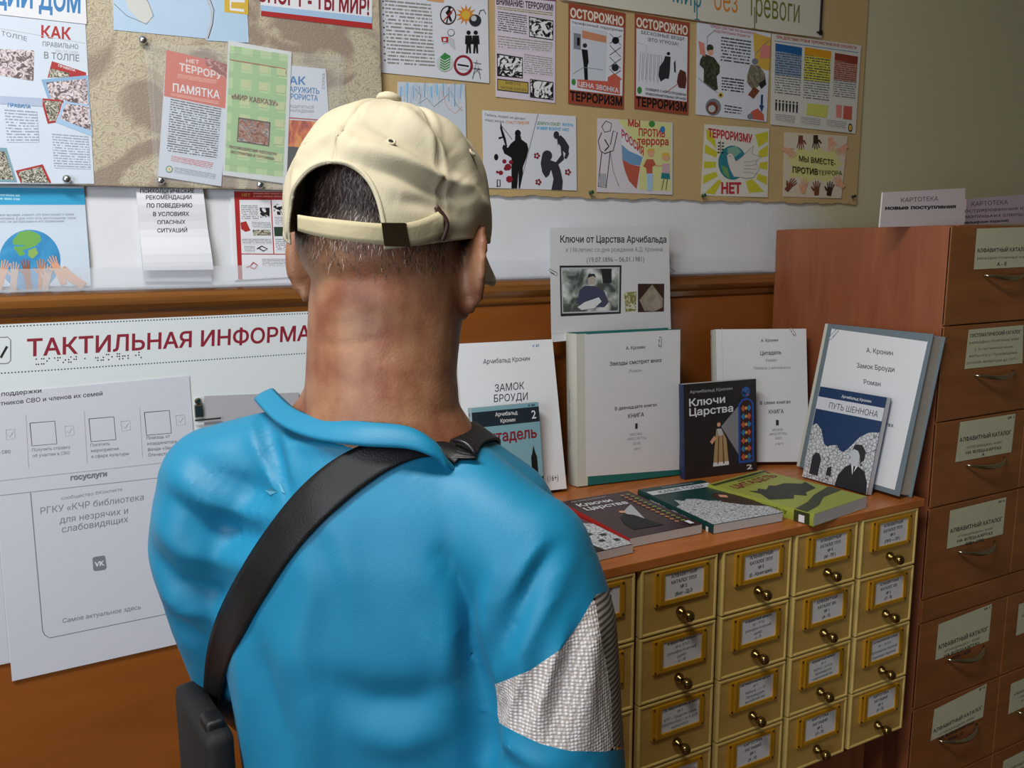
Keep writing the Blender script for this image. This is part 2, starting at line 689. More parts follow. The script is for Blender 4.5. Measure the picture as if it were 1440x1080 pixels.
m, nt, b = new_mat('painted_wall')
tc = nt.nodes.new('ShaderNodeTexCoord'); sx = nt.nodes.new('ShaderNodeSeparateXYZ')
ns = nt.nodes.new('ShaderNodeTexNoise'); ns.inputs['Scale'].default_value = 5; ns.inputs['Detail'].default_value = 6
ad = nt.nodes.new('ShaderNodeMath'); ad.operation = 'MULTIPLY_ADD'; ad.inputs[1].default_value = 0.3
mr = nt.nodes.new('ShaderNodeMapRange'); mr.inputs[1].default_value = 1.68; mr.inputs[2].default_value = 1.92
mx = nt.nodes.new('ShaderNodeMix'); mx.data_type = 'RGBA'
mx.inputs[6].default_value = (*lin('#e6e8ee'), 1); mx.inputs[7].default_value = (*lin('#cdc6a4'), 1)
bp = nt.nodes.new('ShaderNodeBump'); bp.inputs['Strength'].default_value = 0.12; bp.inputs['Distance'].default_value = 0.003
n2 = nt.nodes.new('ShaderNodeTexNoise'); n2.inputs['Scale'].default_value = 90
for a, c in ((tc.outputs['Object'], sx.inputs[0]), (tc.outputs['Object'], ns.inputs['Vector']), (ns.outputs['Fac'], ad.inputs[0]),
             (sx.outputs[0], ad.inputs[2]), (ad.outputs[0], mr.inputs[0]), (mr.outputs[0], mx.inputs[0]),
             (mx.outputs[2], b.inputs['Base Color']), (tc.outputs['Object'], n2.inputs['Vector']), (n2.outputs['Fac'], bp.inputs['Height']),
             (bp.outputs[0], b.inputs['Normal'])):
    nt.links.new(a, c)
b.inputs['Roughness'].default_value = 0.55
WALLM = m
PLASTER = mat('#8d866f', 0.8, name='cream_plaster', bump=0.1)
X0, X1, Y0, ZC = -1.75, 3.0, -2.3, 2.8
g = Geo(); g.box((X0 - .12, D, 0), (X1 + .12, D + .12, ZC)); structure('wall_back', g, WALLM)
g = Geo(); g.box((X1, Y0, 0), (X1 + .12, D, ZC)); structure('wall_right', g, PLASTER)
g = Geo(); g.box((X0 - .12, Y0 - .12, 0), (X1 + .12, Y0, ZC)); structure('wall_front', g, PLASTER)
g = Geo()
WY0, WY1, WZ0, WZ1 = -1.35, 0.25, 1.0, 2.45
g.box((X0 - .12, Y0, 0), (X0, WY0, ZC)); g.box((X0 - .12, WY1, 0), (X0, D, ZC))
g.box((X0 - .12, WY0, 0), (X0, WY1, WZ0)); g.box((X0 - .12, WY0, WZ1), (X0, WY1, ZC)); structure('wall_left', g, PLASTER)
g = Geo(); g.box((X0, Y0, -.1), (X1, D, 0)); structure('floor', g, wood('brown_linoleum', '#5e3d27', '#77523a', (1, 6, 1), 0.5, 4))
g = Geo(); g.box((X0, Y0, ZC), (X1, D, ZC + .1)); structure('ceiling', g, mat('#b9b6ac', 0.8, name='whitewash'))
g = Geo()
for lo, hi in (((X0 - .09, WY0, WZ0), (X0 - .03, WY0 + .06, WZ1)), ((X0 - .09, WY1 - .06, WZ0), (X0 - .03, WY1, WZ1)),
               ((X0 - .09, WY0 + .06, WZ0), (X0 - .03, WY1 - .06, WZ0 + .06)), ((X0 - .09, WY0 + .06, WZ1 - .06), (X0 - .03, WY1 - .06, WZ1)),
               ((X0 - .09, (WY0 + WY1) / 2 - .03, WZ0 + .06), (X0 - .03, (WY0 + WY1) / 2 + .03, WZ1 - .06))):
    g.box(lo, hi)
win = structure('window_1', g, mat('#e8e8e4', 0.4, name='white_frame'))
g = Geo(); g.box((X0 - .062, WY0 + .06, WZ0 + .06), (X0 - .058, WY1 - .06, WZ1 - .06)); g.build('pane', clear_mat('window_glass', 0.08), win)
# the ceiling lamp whose light falls from above left
lamp = thing('ceiling_lamp', (-.35, .35, ZC - .05), 'long white ceiling lamp above the left of the notice wall', 'lamp')
g = Geo(); g.box((-.85, .17, ZC - .05), (.15, .53, ZC), bev=.01); g.build('housing', mat('#e8e8e4', 0.4, name='white_frame'), lamp)

# wainscot and its rail
WAIN = wood('varnished_panel', '#874a1b', '#9a5921', (1.0, 1, 5), 0.36, 2.0, 0.3)
g = Geo(); g.box((X0, D - .014, 0.08), (X1, D, 1.49)); structure('trim_1', g, WAIN)
RAIL = wood('varnished_rail', '#563014', '#9a642e', (1, 8, 22), 0.18, 1.6, 0.5)
prof = [(0, 1.487), (-.014, 1.487), (-.020, 1.492), (-.022, 1.502), (-.028, 1.508), (-.034, 1.516), (-.034, 1.526), (-.028, 1.534), (-.020, 1.537), (0, 1.537)]
g = Geo()
vs = [(x, D + p[0], zz(p[1])) for x in (X0, X1) for p in prof]
n = len(prof)
g.add(vs, [(i, (i + 1) % n, n + (i + 1) % n, n + i) for i in range(n)])
structure('trim_2', g, RAIL)
g = Geo(); g.box((X0, D - .025, 0), (X1, D, 0.09)); structure('baseboard_back', g, RAIL)

# ------------------------------------------------------------------ card cabinet (yellow drawers)
ZT, YF = 1.1026, 1.018
DARKW = wood('red_brown_board', '#4c2414', '#6d3a22', (6, 6, 1), 0.4, 5)
TOPW = wood('orange_wood_top', '#ab602c', '#c87a3c', (2, 10, 2), 0.35, 4)
YELW = wood('yellow_lacquered_wood', '#b48f4a', '#c9a45a', (1, 1, 5), 0.38, 4, 0.2)
YELE = mat('#d6ba70', 0.4, name='pale_drawer_edge')
CX = [0.5972, 0.7677, 0.9385, 1.1090, 1.2795]
DW, DH, PZ, Z1 = 0.1590, 0.1162, 0.1187, 1.0862

cab = thing('card_cabinet', (1.02, 1.2, 0), 'wide low card catalogue cabinet with yellow lacquered drawers and an orange wood top', 'cabinet')
g = Geo()
g.box((0.585, YF + .014, 0.600), (1.4545, 1.50, ZT - .0165), bev=.002)
g.build('carcass', DARKW, cab)
g = Geo(); g.box((0.575, YF, ZT - .0160), (1.4545, 1.508, ZT), bev=.0015); g.build('cabinet_top', TOPW, cab)
for lx in (0.61, 1.43):
    for ly in (1.06, 1.46):
        g = Geo(); g.box((lx - .022, ly - .022, 0), (lx + .022, ly + .022, .600), bev=.003); g.build('leg', DARKW, cab)

LBL = {
 (0, 0): ['АЛФАВИТНЫЙ', 'КАТАЛОГ ППЛ', '№ 1', '(А - Вок)'], (0, 1): ['АЛФАВИТНЫЙ', 'КАТАЛОГ РТШ', '№ 1'], (0, 2): ['КАРТОТЕКА', '№ 1'], (0, 3): ['КАРТОТЕКА', '№ 2'],
 (1, 0): ['АЛФАВИТНЫЙ', 'КАТАЛОГ ППЛ', '№ 2', '(Вол - Д).З'], (1, 1): ['Алфавитный каталог', '№ II  РТШ', 'рельефно-точечный', 'шрифт', 'А – М'],
 (1, 2): ['Систематический каталог', '№ 2', '8ГРТ – Средства связи', 'ББК(Рос=Рус) – от А до Я', '84(Рос=Рус)'], (1, 3): ['Систематический каталог', '№ 3'],
 (2, 0): ['АЛФАВИТНЫЙ', 'КАТАЛОГ ППЛ', '№ 3', '(Е - Кронг-джк)'], (2, 1): ['Алфавитный каталог', '№ I  РТШ', 'рельефно-точечный', 'шрифт', 'Н – Я'],
 (2, 2): ['Систематический каталог', '№ 3', '84(Англ) – 2 – 32', 'Произведения', 'английской лит.'], (2, 3): ['КАРТОТЕКА', 'ЗАГЛАВИЙ', '№ 1', '(А - К)'],
 (3, 0): ['АЛФАВИТНЫЙ', 'КАТАЛОГ ППЛ', '№ 4', '(М - ПР )'], (3, 1): ['АЛФАВИТНЫЙ', 'КАТАЛОГ ФБ', '№ 1', '(А - К)'],
 (3, 2): ['Алфавитный каталог', '№ 4', '84(Рос) – от А до', 'Произведения', 'современной лит.'], (3, 3): ['КАРТОТЕКА', 'ЗАГЛАВИЙ', '№ 2', '(Л - П)'],
 (4, 0): ['АЛФАВИТНЫЙ', 'КАТАЛОГ ППЛ', '№ 5', '(ПРО — СЯ )'], (4, 1): ['АЛФАВИТНЫЙ', 'КАТАЛОГ ФБ', '№ 2', '(Л - Я)'],
 (4, 2): ['Систематический каталог', '№ 1   84 (Кч)', 'Произведения писателей', 'Карачаево-Черкесии'], (4, 3): ['КАРТОТЕКА', 'ЗАГЛАВИЙ', '№ 3', '(Р - Я)'],
}


def drawer_front(x, z):
    """moulded front: raised pale rim with a flat middle"""
    g = Geo()
    e = .0055
    ys = [YF + .013, YF + .0035, YF + .0005, YF + .0005, YF + .0025]
    ins = [0, 0, .0015, e - .0015, e]
    rings = []
    for i, y in zip(ins, ys):
        rings.append([(x + i, y, z - i), (x + DW - i, y, z - i), (x + DW - i, y, z - DH + i), (x + i, y, z - DH + i)])
    vs = [p for r in rings for p in r]
    fs, fm = [], []
    for r in range(4):
        for k in range(4):
            fs.append((r * 4 + k, r * 4 + (k + 1) % 4, r * 4 + 4 + (k + 1) % 4, r * 4 + 4 + k)); fm.append(1)
    fs.append((16, 17, 18, 19)); fm.append(0); fs.append((3, 2, 1, 0)); fm.append(0)
    g.v = vs; g.f = [list(f[::-1]) for f in fs]; g.m = fm
    return g


proto = {}
for ci, x in enumerate(CX):
    for ri in range(4):
        z = Z1 - ri * PZ
        if not proto:
            g = drawer_front(x, z)
            dr = g.build('drawer', [YELW, YELE], cab)
            # gold label holder
            g = Geo()
            fx0, fx1, fz0, fz1 = x + .165 * DW, x + .86 * DW, z - .07 * DH, z - .58 * DH
            cx0, cx1, cz0, cz1 = x + .285 * DW, x + .80 * DW, z - .125 * DH, z - .515 * DH
            y0, y1 = YF + .0025, YF - .0022
            for lo, hi in (((fx0, y1, fz1), (cx0, y0, fz0)), ((cx1, y1, fz1), (fx1, y0, fz0)), ((cx0, y1, cz0), (cx1, y0, fz0)), ((cx0, y1, fz1), (cx1, y0, cz1))):
                g.box(lo, hi, bev=.0007)
            g.box((fx0 + .008, y1 - .0016, fz1 + .002), (fx0 + .0125, y1, fz0 - .002), bev=.0006)
            hold = g.build('label_holder', GOLD, dr)
            for sx_, sz_ in ((fx0 + .0035, fz0 - .0035), (fx1 - .0035, fz0 - .0035), (fx0 + .0035, fz1 + .0035), (fx1 - .0035, fz1 + .0035)):
                g = Geo(); g.lathe((sx_, y1, sz_), (0, -1, 0), [(0, .0024), (.0006, .0022), (.0011, .001)], 8)
                g.build('screw', BRASS, dr)
            g = Geo()
            g.lathe((x + .5 * DW, YF + .0025, z - .73 * DH), (0, -1, 0),
                    [(0, .0062), (.001, .0078), (.004, .0088), (.008, .0078), (.011, .0045), (.014, .0038), (.017, .0055), (.021, .0085),
                     (.0255, .0098), (.030, .0088), (.033, .0058), (.0345, .002)], 18)
            g.build('knob', BRASS, dr, smooth=True)
            proto['d'] = dr; proto['o'] = (x, z)
        else:
            src = proto['d']
            dr = src.copy(); COL.objects.link(dr); dr.parent = cab
            off = Vector((x - proto['o'][0], 0, z - proto['o'][1]))
            dr.location = src.location + off
            for ch in list(src.children):
                if ch.name.startswith('label_card'): continue
                c = ch.copy(); COL.objects.link(c); c.parent = dr
        # the label card with its own lettering
        s = Surf((x + .27 * DW, YF + .0006, z - .53 * DH), (1, 0, 0), (0, 0, 1), (0, -1, 0))
        W, H = .545 * DW, .42 * DH
        s.quad([(0, H), (W, H), (W, 0), (0, 0)], WHITE2, px=False)
        L = LBL[(ci, ri)]
        hand = ri in (1, 2) and 'АЛФ' not in L[0] and 'КАР' not in L[0]
        n = len(L)
        hh = min(.0056, .6 * H / (n + .4)) * (0.88 if hand else 1)
        for k, t in enumerate(L):
            v, f = text_shape(t, .03)
            w = min(W * .86, v[:, 0].max() * hh / .70 * 0.92)
            yb = H - (k + 1) * H / (n + .55)
            cx_ = W * .5
            tilt = (.0012 if hand else .0006)
            s.text(t, (cx_ - w / 2, yb - tilt), (cx_ + w / 2, yb + tilt), hh, INK if not hand else GREY if k else INK, px=False, bold=.03)
        card = s.build('label_card', dr)
        card.parent = dr

# ------------------------------------------------------------------ tall drawer cabinet
KT = 1.03
TX, TY = 1.4656 * KT, 1.0147 * KT
TZ = [1.6 + (z - 1.6) * KT for z in (1.632, 1.4425, 1.254, 1.080, .8874, .8375, .6473, .457, .267, .10)]
SIDEW = wood('brown_side_panel', '#8a4c30', '#a0603f', (9, 9, 1.2), 0.42, 3.2)
FRONTW = wood('brown_drawer_board', '#86522c', '#a0663a', (2, 8, 10), 0.42, 3)
tall = thing('drawer_cabinet', (1.76, 1.2, 0), 'tall brown wooden drawer cabinet with paper labels and bow handles at the right edge', 'cabinet')
g = Geo()
g.box((TX, TY + .004, 0), (TX + .024, D - .03, TZ[0]), bev=.003)
g.box((2.338, TY + .004, 0), (2.363, D - .03, TZ[0]), bev=.003)
g.build('side_panel', SIDEW, tall)
g = Geo()
g.box((TX + .024, TY + .02, .05), (2.338, D - .04, 1.612)); g.build('carcass', DARKW, tall)
g = Geo(); g.box((TX + .022, TY + .001, 1.614), (2.34, D - .032, TZ[0] + .001), bev=.002); g.build('top_board', SIDEW, tall)
g = Geo(); g.box((TX + .0005, TY - .001, TZ[5] + .001), (2.362, TY + .018, TZ[4] - .001), bev=.002); g.build('cross_rail', FRONTW, tall)
PCARD = mat('#cfd0b2', 0.6, name='old_label_paper', var=.06, vscale=60)
TL = {
 (0, 0): ([(1373.5, 321.5), (1452, 319), (1448, 375), (1369, 379)], [('АЛФАВИТНЫЙ КАТАЛОГ', 354, 5.2), ('рельефно-точечных книг', 364, 4), ('А - Е', 373.5, 4.5)], None, (1382, 388, 1436, 384)),
 (0, 1): ([(1362, 463.7), (1439, 457), (1437.6, 510.6), (1356, 519)], [('СИСТЕМАТИЧЕСКИЙ КАТАЛОГ', 471.5, 4.6), ('рельефно-точечных книг', 481, 4), ('2. Естественные науки', 491, 3.4), ('84(Рос=Рус)1 Произведения', 500, 3.4), ('русской литературы до 1917 г.', 509, 3.4)], None, (1369, 526, 1423, 522)),
 (0, 2): ([(1350, 593.6), (1428, 581.6), (1422, 635.7), (1343, 650)], [('АЛФАВИТНЫЙ КАТАЛОГ', 616, 5.5), ('«говорящих» книг', 627, 4), ('НА ФЛЕШ-КАРТАХ', 635, 3.8), ('А', 641, 3.8)], '№ 1', (1357, 652, 1411, 644)),
 (0, 3): ([(1336, 718), (1415, 699), (1410, 751), (1331, 772)], [('АЛФАВИТНЫЙ КАТАЛОГ', 741, 5.5), ('«говорящих» книг', 750, 4), ('НА ФЛЕШ-КАРТАХ', 757, 3.8), ('ВИН - ГРО', 763.5, 3.6)], '№ 4', (1345, 774, 1397, 762)),
 (0, 4): ([(1319.6, 878), (1395, 848.7), (1390, 901), (1315, 928.5)], [('АЛФАВИТНЫЙ КАТАЛОГ', 900, 5.5), ('«говорящих» книг', 908, 4), ('НА ФЛЕШ-КАРТАХ', 915, 3.8), ('КОН - КОР', 922, 3.6)], '№ 7', (1330, 926, 1382, 908)),
 (0, 5): ([(1313.7, 997.6), (1387.6, 961), (1382, 1008), (1308.5, 1042)], [('АЛФАВИТНЫЙ КАТАЛОГ', 1014, 4.6), ('«говорящих» книг', 1022, 4), ('НА ФЛЕШ-КАРТАХ', 1029, 3.8), ('РОМ - С', 1037, 3.6)], '№ 10', (1318, 1040, 1372, 1018)),
}
ty0 = np.array([0, TY - .0008, 0.0])
COLX = [(TX + .001, 1.8065), (1.809, 2.083), (2.0855, 2.362)]
rows = [(TZ[i], TZ[i + 1]) for i in (0, 1, 2, 3, 5, 6, 7, 8)]
for ci, (xa, xb) in enumerate(COLX):
    for ri, (za, zb) in enumerate(rows):
        g = Geo(); g.box((xa, TY, zb + .0012), (xb, TY + .018, za - .0012), bev=.0022)
        if ci == 0:
            g.box((xa, TY + .0002, zb + .002), (xa + .020, TY + .017, za - .002), m=1, bev=.0022)
        dr = g.build('drawer', [FRONTW, SIDEW], tall)
        s = Surf((xa, TY - .0006, zb), (1, 0, 0), (0, 0, 1), (0, -1, 0))
        if (ci, ri) in TL:
            q, txt, num, hd = TL[(ci, ri)]
            s.quad(q, PCARD)
            cxm = (q[0][0] + q[1][0]) / 2
            cy0 = (q[0][1] + q[1][1]) / 2
            sl = (q[1][1] - q[0][1]) / (q[1][0] - q[0][0])
            lean = (q[3][0] - q[0][0]) / (q[3][1] - q[0][1])
            for t, y, h in txt:
                v, f = text_shape(t, .02)
                w = min(v[:, 0].max() * h / .70 * 1.02, (q[1][0] - q[0][0]) * .93)
                xc = cxm + lean * (y - cy0)
                s.text(t, (xc - w / 2, y - sl * w / 2), (xc + w / 2, y + sl * w / 2), h, INK, bold=.03 if t.isupper() else 0)
            if num:
                s.text(num, (q[1][0] - 11, q[1][1] + 6.5 - sl * 9), (q[1][0] - 2.5, q[1][1] + 6.5), 3.2, INK, bold=.02)
            hx0, hz0 = wall_pt(hd[0], hd[1], TY)[0::2]; hx1, hz1 = wall_pt(hd[2], hd[3], TY)[0::2]
            hz0 = hz1 = (hz0 + hz1) / 2
        else:
            w = xb - xa
            lx0, lx1 = xa + .16 * w, xa + .68 * w
            h0, h1 = za - zb - .03, za - zb - .105
            s.quad([(lx0 - xa, h0), (lx1 - xa, h0 + .003), (lx1 - xa, h1), (lx0 - xa, h1 - .002)], PCARD, px=False)
            for k, t in enumerate(['АЛФАВИТНЫЙ КАТАЛОГ', 'рельефно-точечных книг' if ri < 4 else '«говорящих» книг', 'НА КАССЕТАХ']):
                v, f = text_shape(t, .02)
                hh = (.0062, .0052, .0046)[k]; ww = min(v[:, 0].max() * hh / .7, (lx1 - lx0) * .92)
                mx_ = (lx0 + lx1) / 2 - xa
                s.text(t, (mx_ - ww / 2, h1 + .040 - k * .012), (mx_ + ww / 2, h1 + .0415 - k * .012), hh, INK, px=False, bold=.02)
            hx0, hx1 = xa + .28 * w, xa + .60 * w
            hz0 = hz1 = zb + h1 - .004
        s.build('label_card', dr)
        # bow handle
        g = Geo()
        pts, rad = [], []
        for k in range(15):
            a = k / 14
            b_ = math.sin(a * math.pi)
            pts.append((hx0 + (hx1 - hx0) * a, TY - .002 - .022 * b_ ** .7, hz0 + (hz1 - hz0) * a - .007 * b_))
            rad.append(.0022 + .0030 * b_)
        g.tube(pts, rad, 10)
        g.build('handle', NICKEL, dr, smooth=True)

# the two index signs standing on top of the tall cabinet
SIGN = mat('#dcd3d6', 0.6, name='pinkish_card')


def standing_sign(name, label, q, Y, lines, m, back=None):
    O = np.array([0, Y, TZ[0] + .0015])
    s = Surf(O, (1, 0, 0), (0, 0, 1), (0, -1, 0))
    root = sheet(s, q, name, label, 'sign', m, thick=.003)
    for t, p0, p1, h, bd in lines:
        s.text(t, p0, p1, h, INK, bold=bd)
    s.build('lettering', root)
    return root


sg = standing_sign('index_sign', 'white card sign standing on the tall cabinet, reading of new arrivals', [(1241.5, 270.5), (1357.5, 264.5), (1355.5, 316.5), (1237, 319.5)], 1.135,
              [('КАРТОТЕКА', (1267, 284.5), (1319, 282), 6, .0), ('новые поступления', (1244.5, 295), (1344, 292.5), 5, .05)], SIGN)
standing_sign('index_sign', 'pinkish card sign at the right edge, behind the white one on the tall cabinet', [(1359, 280), (1500, 268), (1500, 315), (1357, 315)], 1.195,
              [('КАРТОТЕКА', (1366, 290), (1417, 287), 6, .0), ('иллюстрированные издания', (1336, 300), (1470, 293), 5, .0), ('для маленьких слепых детей', (1336, 308), (1470, 302), 5, .0), ('(рельефные издания)', (1352, 315), (1418, 311.5), 3.5, .03)], mat('#c4b3bd', 0.6, name='lilac_card'))

# ------------------------------------------------------------------ books
PAGES = mat('#b9b3a8', 0.75, name='page_edges', var=.15, vscale=300)
PAGESW = mat('#c9c8cc', 0.7, name='white_page_edges', var=.08, vscale=300)


def book(name, label, O, U, V, w, h, t, cov, spine_m, pages_m=PAGES, hard=False, cat='book', back_m=None, group=None):
    """O lower left corner of the front cover (its outer face), U to the right, V up the cover"""
    O, U, V = (np.array(a, float) for a in (O, U, V))
    U /= np.linalg.norm(U); V = V - U * (U @ V); V /= np.linalg.norm(V)
    N = np.cross(U, V)
    fr = (O, U, V, N)
    base = O - N * t / 2 + U * w / 2
    root = thing(name, base, label, cat, group)
    c = .0026 if hard else .0008
    ov = .004 if hard else .0
    g = Geo()
    mats = [cov, spine_m, back_m or cov]
    g.box((0.0, 0, -c), (w, h, 0), 0, fr, bev=c * .4)
    g.box((0.0, 0, -t), (w, h, -t + c), 2, fr, bev=c * .4)
    # rounded spine
    seg = 6 if hard else 3
    vs, fs = [], []
    for j in (0, 1):
        for k in range(seg + 1):
            a = math.pi * k / seg
            bulge = (.006 if hard else .0012) * math.sin(a)
            zz = -t * k / seg
            vs.append(O + V * (h * j) + U * (-bulge) + N * zz)
        for k in range(seg + 1):
            a = math.pi * k / seg
            bulge = (.006 if hard else .0012) * math.sin(a)
            zz = -t * k / seg
            vs.append(O + V * (h * j) + U * (-bulge + c) + N * zz)
    K = 2 * (seg + 1)
    for k in range(seg):
        fs += [(k, k + 1, K + k + 1, K + k), (seg + 1 + k, K + seg + 1 + k, K + seg + 2 + k, seg + 2 + k),
               (k, seg + 1 + k, seg + 2 + k, k + 1), (K + k, K + k + 1, K + seg + 2 + k, K + seg + 1 + k)]
    g.add(vs, fs, 1)
    g.build('cover', mats, root)
    g = Geo(); g.box((c + .0005, ov, -t + c), (w - ov - .0008, h - ov, -c), 0, fr); g.build('pages', pages_m, root)
    s = Surf(O + N * .0002, U, V, N)
    sp = Surf(O - N * t + U * (-.0062 if hard else -.0014), N, V, -U)
    return root, s, sp


def upright(BL, BR, lean_deg, shift=0.0, t=0.0):
    """pose of a standing book from the two lower corners of its cover on the cabinet top"""
    bl = on_plane(BL[0], BL[1], np.array([0, 0, ZT + .0005]), np.array([0, 0, 1.0]))
    br = on_plane(BR[0], BR[1], np.array([0, 0, ZT + .0005]), np.array([0, 0, 1.0]))
    U = br - bl; w = np.linalg.norm(U); U /= w
    Nh = np.array([-U[1], U[0], 0])
    a = math.radians(lean_deg)
    V = np.array([0, 0, 1]) * math.cos(a) + Nh * math.sin(a)
    return bl + Nh * shift + np.array([0, 0, t * math.sin(a)]), U, V, w


def clip(s, p, L=.028, tilt=0.0, name='paper_clip', label='', group=None, px=True, lift=.0012, flip=1):
    """a wire paper clip pushed over a sheet edge"""
    a = s.loc(*p) if px else np.array(p, float)
    W = L * .27
    path = [(0, .0), (0, -L * .78)]
    for k in range(7):
        t = math.pi * k / 6; path.append((W / 2 - W / 2 * math.cos(t), -L * .78 - W / 2 * math.sin(t)))
    path += [(W, -L * .05)]
    for k in range(7):
        t = math.pi * k / 6; path.append((W - W * .4 + W * .4 * math.cos(t), -L * .05 + W * .4 * math.sin(t)))
    path += [(W * .2, -L * .62)]
    ca, sa = math.cos(tilt), math.sin(tilt)
    pts = [s.P(a[0] + flip * (x * ca - y * sa), a[1] + x * sa + y * ca, lift) for x, y in path]
    g = Geo(); g.tube(pts, .00055, 6)
    root_loc = pts[0]
    o = g.build(name, STEEL, None, True, loc=root_loc)
    tag(o, label, 'paper clip', group)
    return o


DW_ = photo_mat('stone_castle_drawing', [(0.0, '#15171c'), (0.02, '#3c4048'), (0.05, '#c5cad2'), (0.6, '#e3e7ec')], 130, kind='edge')
MOSAIC = photo_mat('stained_glass_print', [(0.0, '#e0a06a'), (0.25, '#c4572f'), (0.4, '#16305e'), (0.55, '#3b74c4'), (0.75, '#101c38')], 110, kind='voronoi')

# A: tall white paperback ЗАМОК БРОУДИ
O, U, V, w = upright((660, 708), (797, 692), 14.25, t=.030)
root, s, sp = book('book', 'tall white large-print paperback ЗАМОК БРОУДИ behind the blue Цитадель book', O, U, V, w, .308, .030, WHITE, WHITE)
s.text('Арчибальд Кронин', (679.5, 512), (745, 507), 6.5, INK, bold=0)
s.text('ЗАМОК', (695.7, 551), (737, 547), 10, INK, bold=.0)
s.text('БРОУДИ', (694.5, 565.5), (742, 562), 10, INK, bold=.0)
s.text('(16+)', (770, 677), (785, 675), 8, INK, bold=0)
s.text('К 83', (749, 488.5), (758, 487.5), 3.6, BLUE, bold=0)
sp.text('ЗАМОК БРОУДИ', (.019, .115), (.019, .235), .0085, INK, px=False, bold=.0)
s.build('lettering', root); sp.build('spine_lettering', root)

# G: Цитадель 2
O, U, V, w = upright((668, 712), (764, 698), 8.5, t=.018)
CITB = mat('#86b4c2', .42, name='pale_blue_cover')
root, s, sp = book('book', 'pale blue paperback Цитадель 2 with a black city skyline, leaning on the tall white book', O - np.array([0, .014, 0]), U, V, w * .97, .190, .018, CITB, mat('#a9c3cc', .45, name='spine_blue'))
O2, w2 = s.O, w * .97
def R_(s, u0, v0, u1, v1, m, w=w2, h=.190): s.quad([(u0 * w, v1 * h), (u1 * w, v1 * h), (u1 * w, v0 * h), (u0 * w, v0 * h)], m, px=False)
def T_(s, t, u0, v0, u1, v1, hh, m, w=w2, h=.190, bold=.012): s.text(t, (u0 * w, v0 * h), (u1 * w, v1 * h), hh * h, m, px=False, bold=bold)
def G_(s, pts, m, w=w2, h=.190): s.poly([(p[0] * w, p[1] * h) for p in pts], m, px=False)
R_(s, 0, .80, 1, .955, mat('#24303c', .4, name='navy_band'))
T_(s, 'Арчибальд', .34, .895, .67, .895, .038, WHITE); T_(s, 'Кронин', .41, .825, .63, .825, .038, WHITE)
T_(s, '2', .88, .835, .95, .835, .085, WHITE)
T_(s, 'Цитадель', .10, .635, .94, .635, .11, DRED, bold=.02)
T_(s, 'К 83', .84, .965, .94, .965, .02, INK)
G_(s, [(0, .10), (0, .24), (.22, .24), (.22, .36), (.30, .37), (.30, .28), (.34, .28), (.34, .31), (.40, .31), (.40, .22), (.46, .22), (.46, .33), (.55, .33), (.55, .26), (.6, .26),
       (.62, .30), (.64, .22), (.67, .22), (.67, .31), (.76, .32), (.76, .26), (.81, .28), (.83, .24), (.83, .44), (.85, .47), (.875, .56), (.90, .47), (.92, .44), (.925, .2), (1, .23), (1, .10)], BLACK)
R_(s, 0, 0, 1, .10, WHITE)
s.disc((.66 * w2, .045 * .190), .011, RED, px=False); s.disc((.84 * w2, .05 * .190), .009, RED, px=False); s.disc((.84 * w2, .05 * .190), .004, WHITE, px=False)
sp.text('Цитадель', (.0135, .065), (.0135, .150), .0085, DRED, px=False, bold=.01)
sp.text('К', (.0135, .175), (.0135, .181), .005, INK, px=False)
s.build('cover_print', root); sp.build('spine_lettering', root)

# B: Звезды смотрят вниз
O, U, V, w = upright((813, 686), (956, 669), 2.25, t=.052)
GRN = mat('#1f6e6c', .45, name='teal_binding')
IVORY = mat('#cfd0c6', .5, name='ivory_spine')
root, s, sp = book('book', 'thick braille book Звезды смотрят вниз with teal boards and an ivory spine', O, U, V, w, .318, .052, GRN, IVORY, hard=True, back_m=GRN)
s.quad([(0, .3175), (.022, .3175), (.022, .0005), (0, .0005)], IVORY, px=False)
s.quad([(.018, .316), (w - .001, .3165), (w - .002, .012), (.018, .020)], WHITE2, px=False)
for t, a, b_, h, bd in (('А. Кронин', (880, 492), (907, 490), 4.5, .02), ('Звезды смотрят вниз', (857, 514.5), (930, 509), 5.5, .02), ('Роман', (885, 524.5), (902, 522.5), 4.5, 0),
                        ('В двенадцати книгах', (864.5, 577), (924, 571), 4.4, .02), ('КНИГА', (883, 588), (905.5, 585.5), 5.5, .02), ('1', (893, 603), (896.5, 602.7), 7.5, .02),
                        ('МОСКВА', (886, 613), (903, 611.5), 3.5, 0), ('«МИОС-РЕТРО»', (881, 619.5), (909, 617), 3.5, 0), ('2018', (890, 625.5), (900, 624.5), 3.5, 0), ('(16+)', (891, 633), (900, 632), 3.5, 0)):
    s.text(t, a, b_, h, INK if bd else GREY, bold=bd)
sp.text('ЗВЕЗДЫ СМОТРЯТ ВНИЗ', (.030, .08), (.030, .20), .005, GREY, px=False, bold=0)
s.build('cover_print', root); sp.build('spine_lettering', root)
clip(s, (926, 487), .022, math.pi, label='paper clip on the upper right of the Звезды смотрят вниз book', flip=-1)

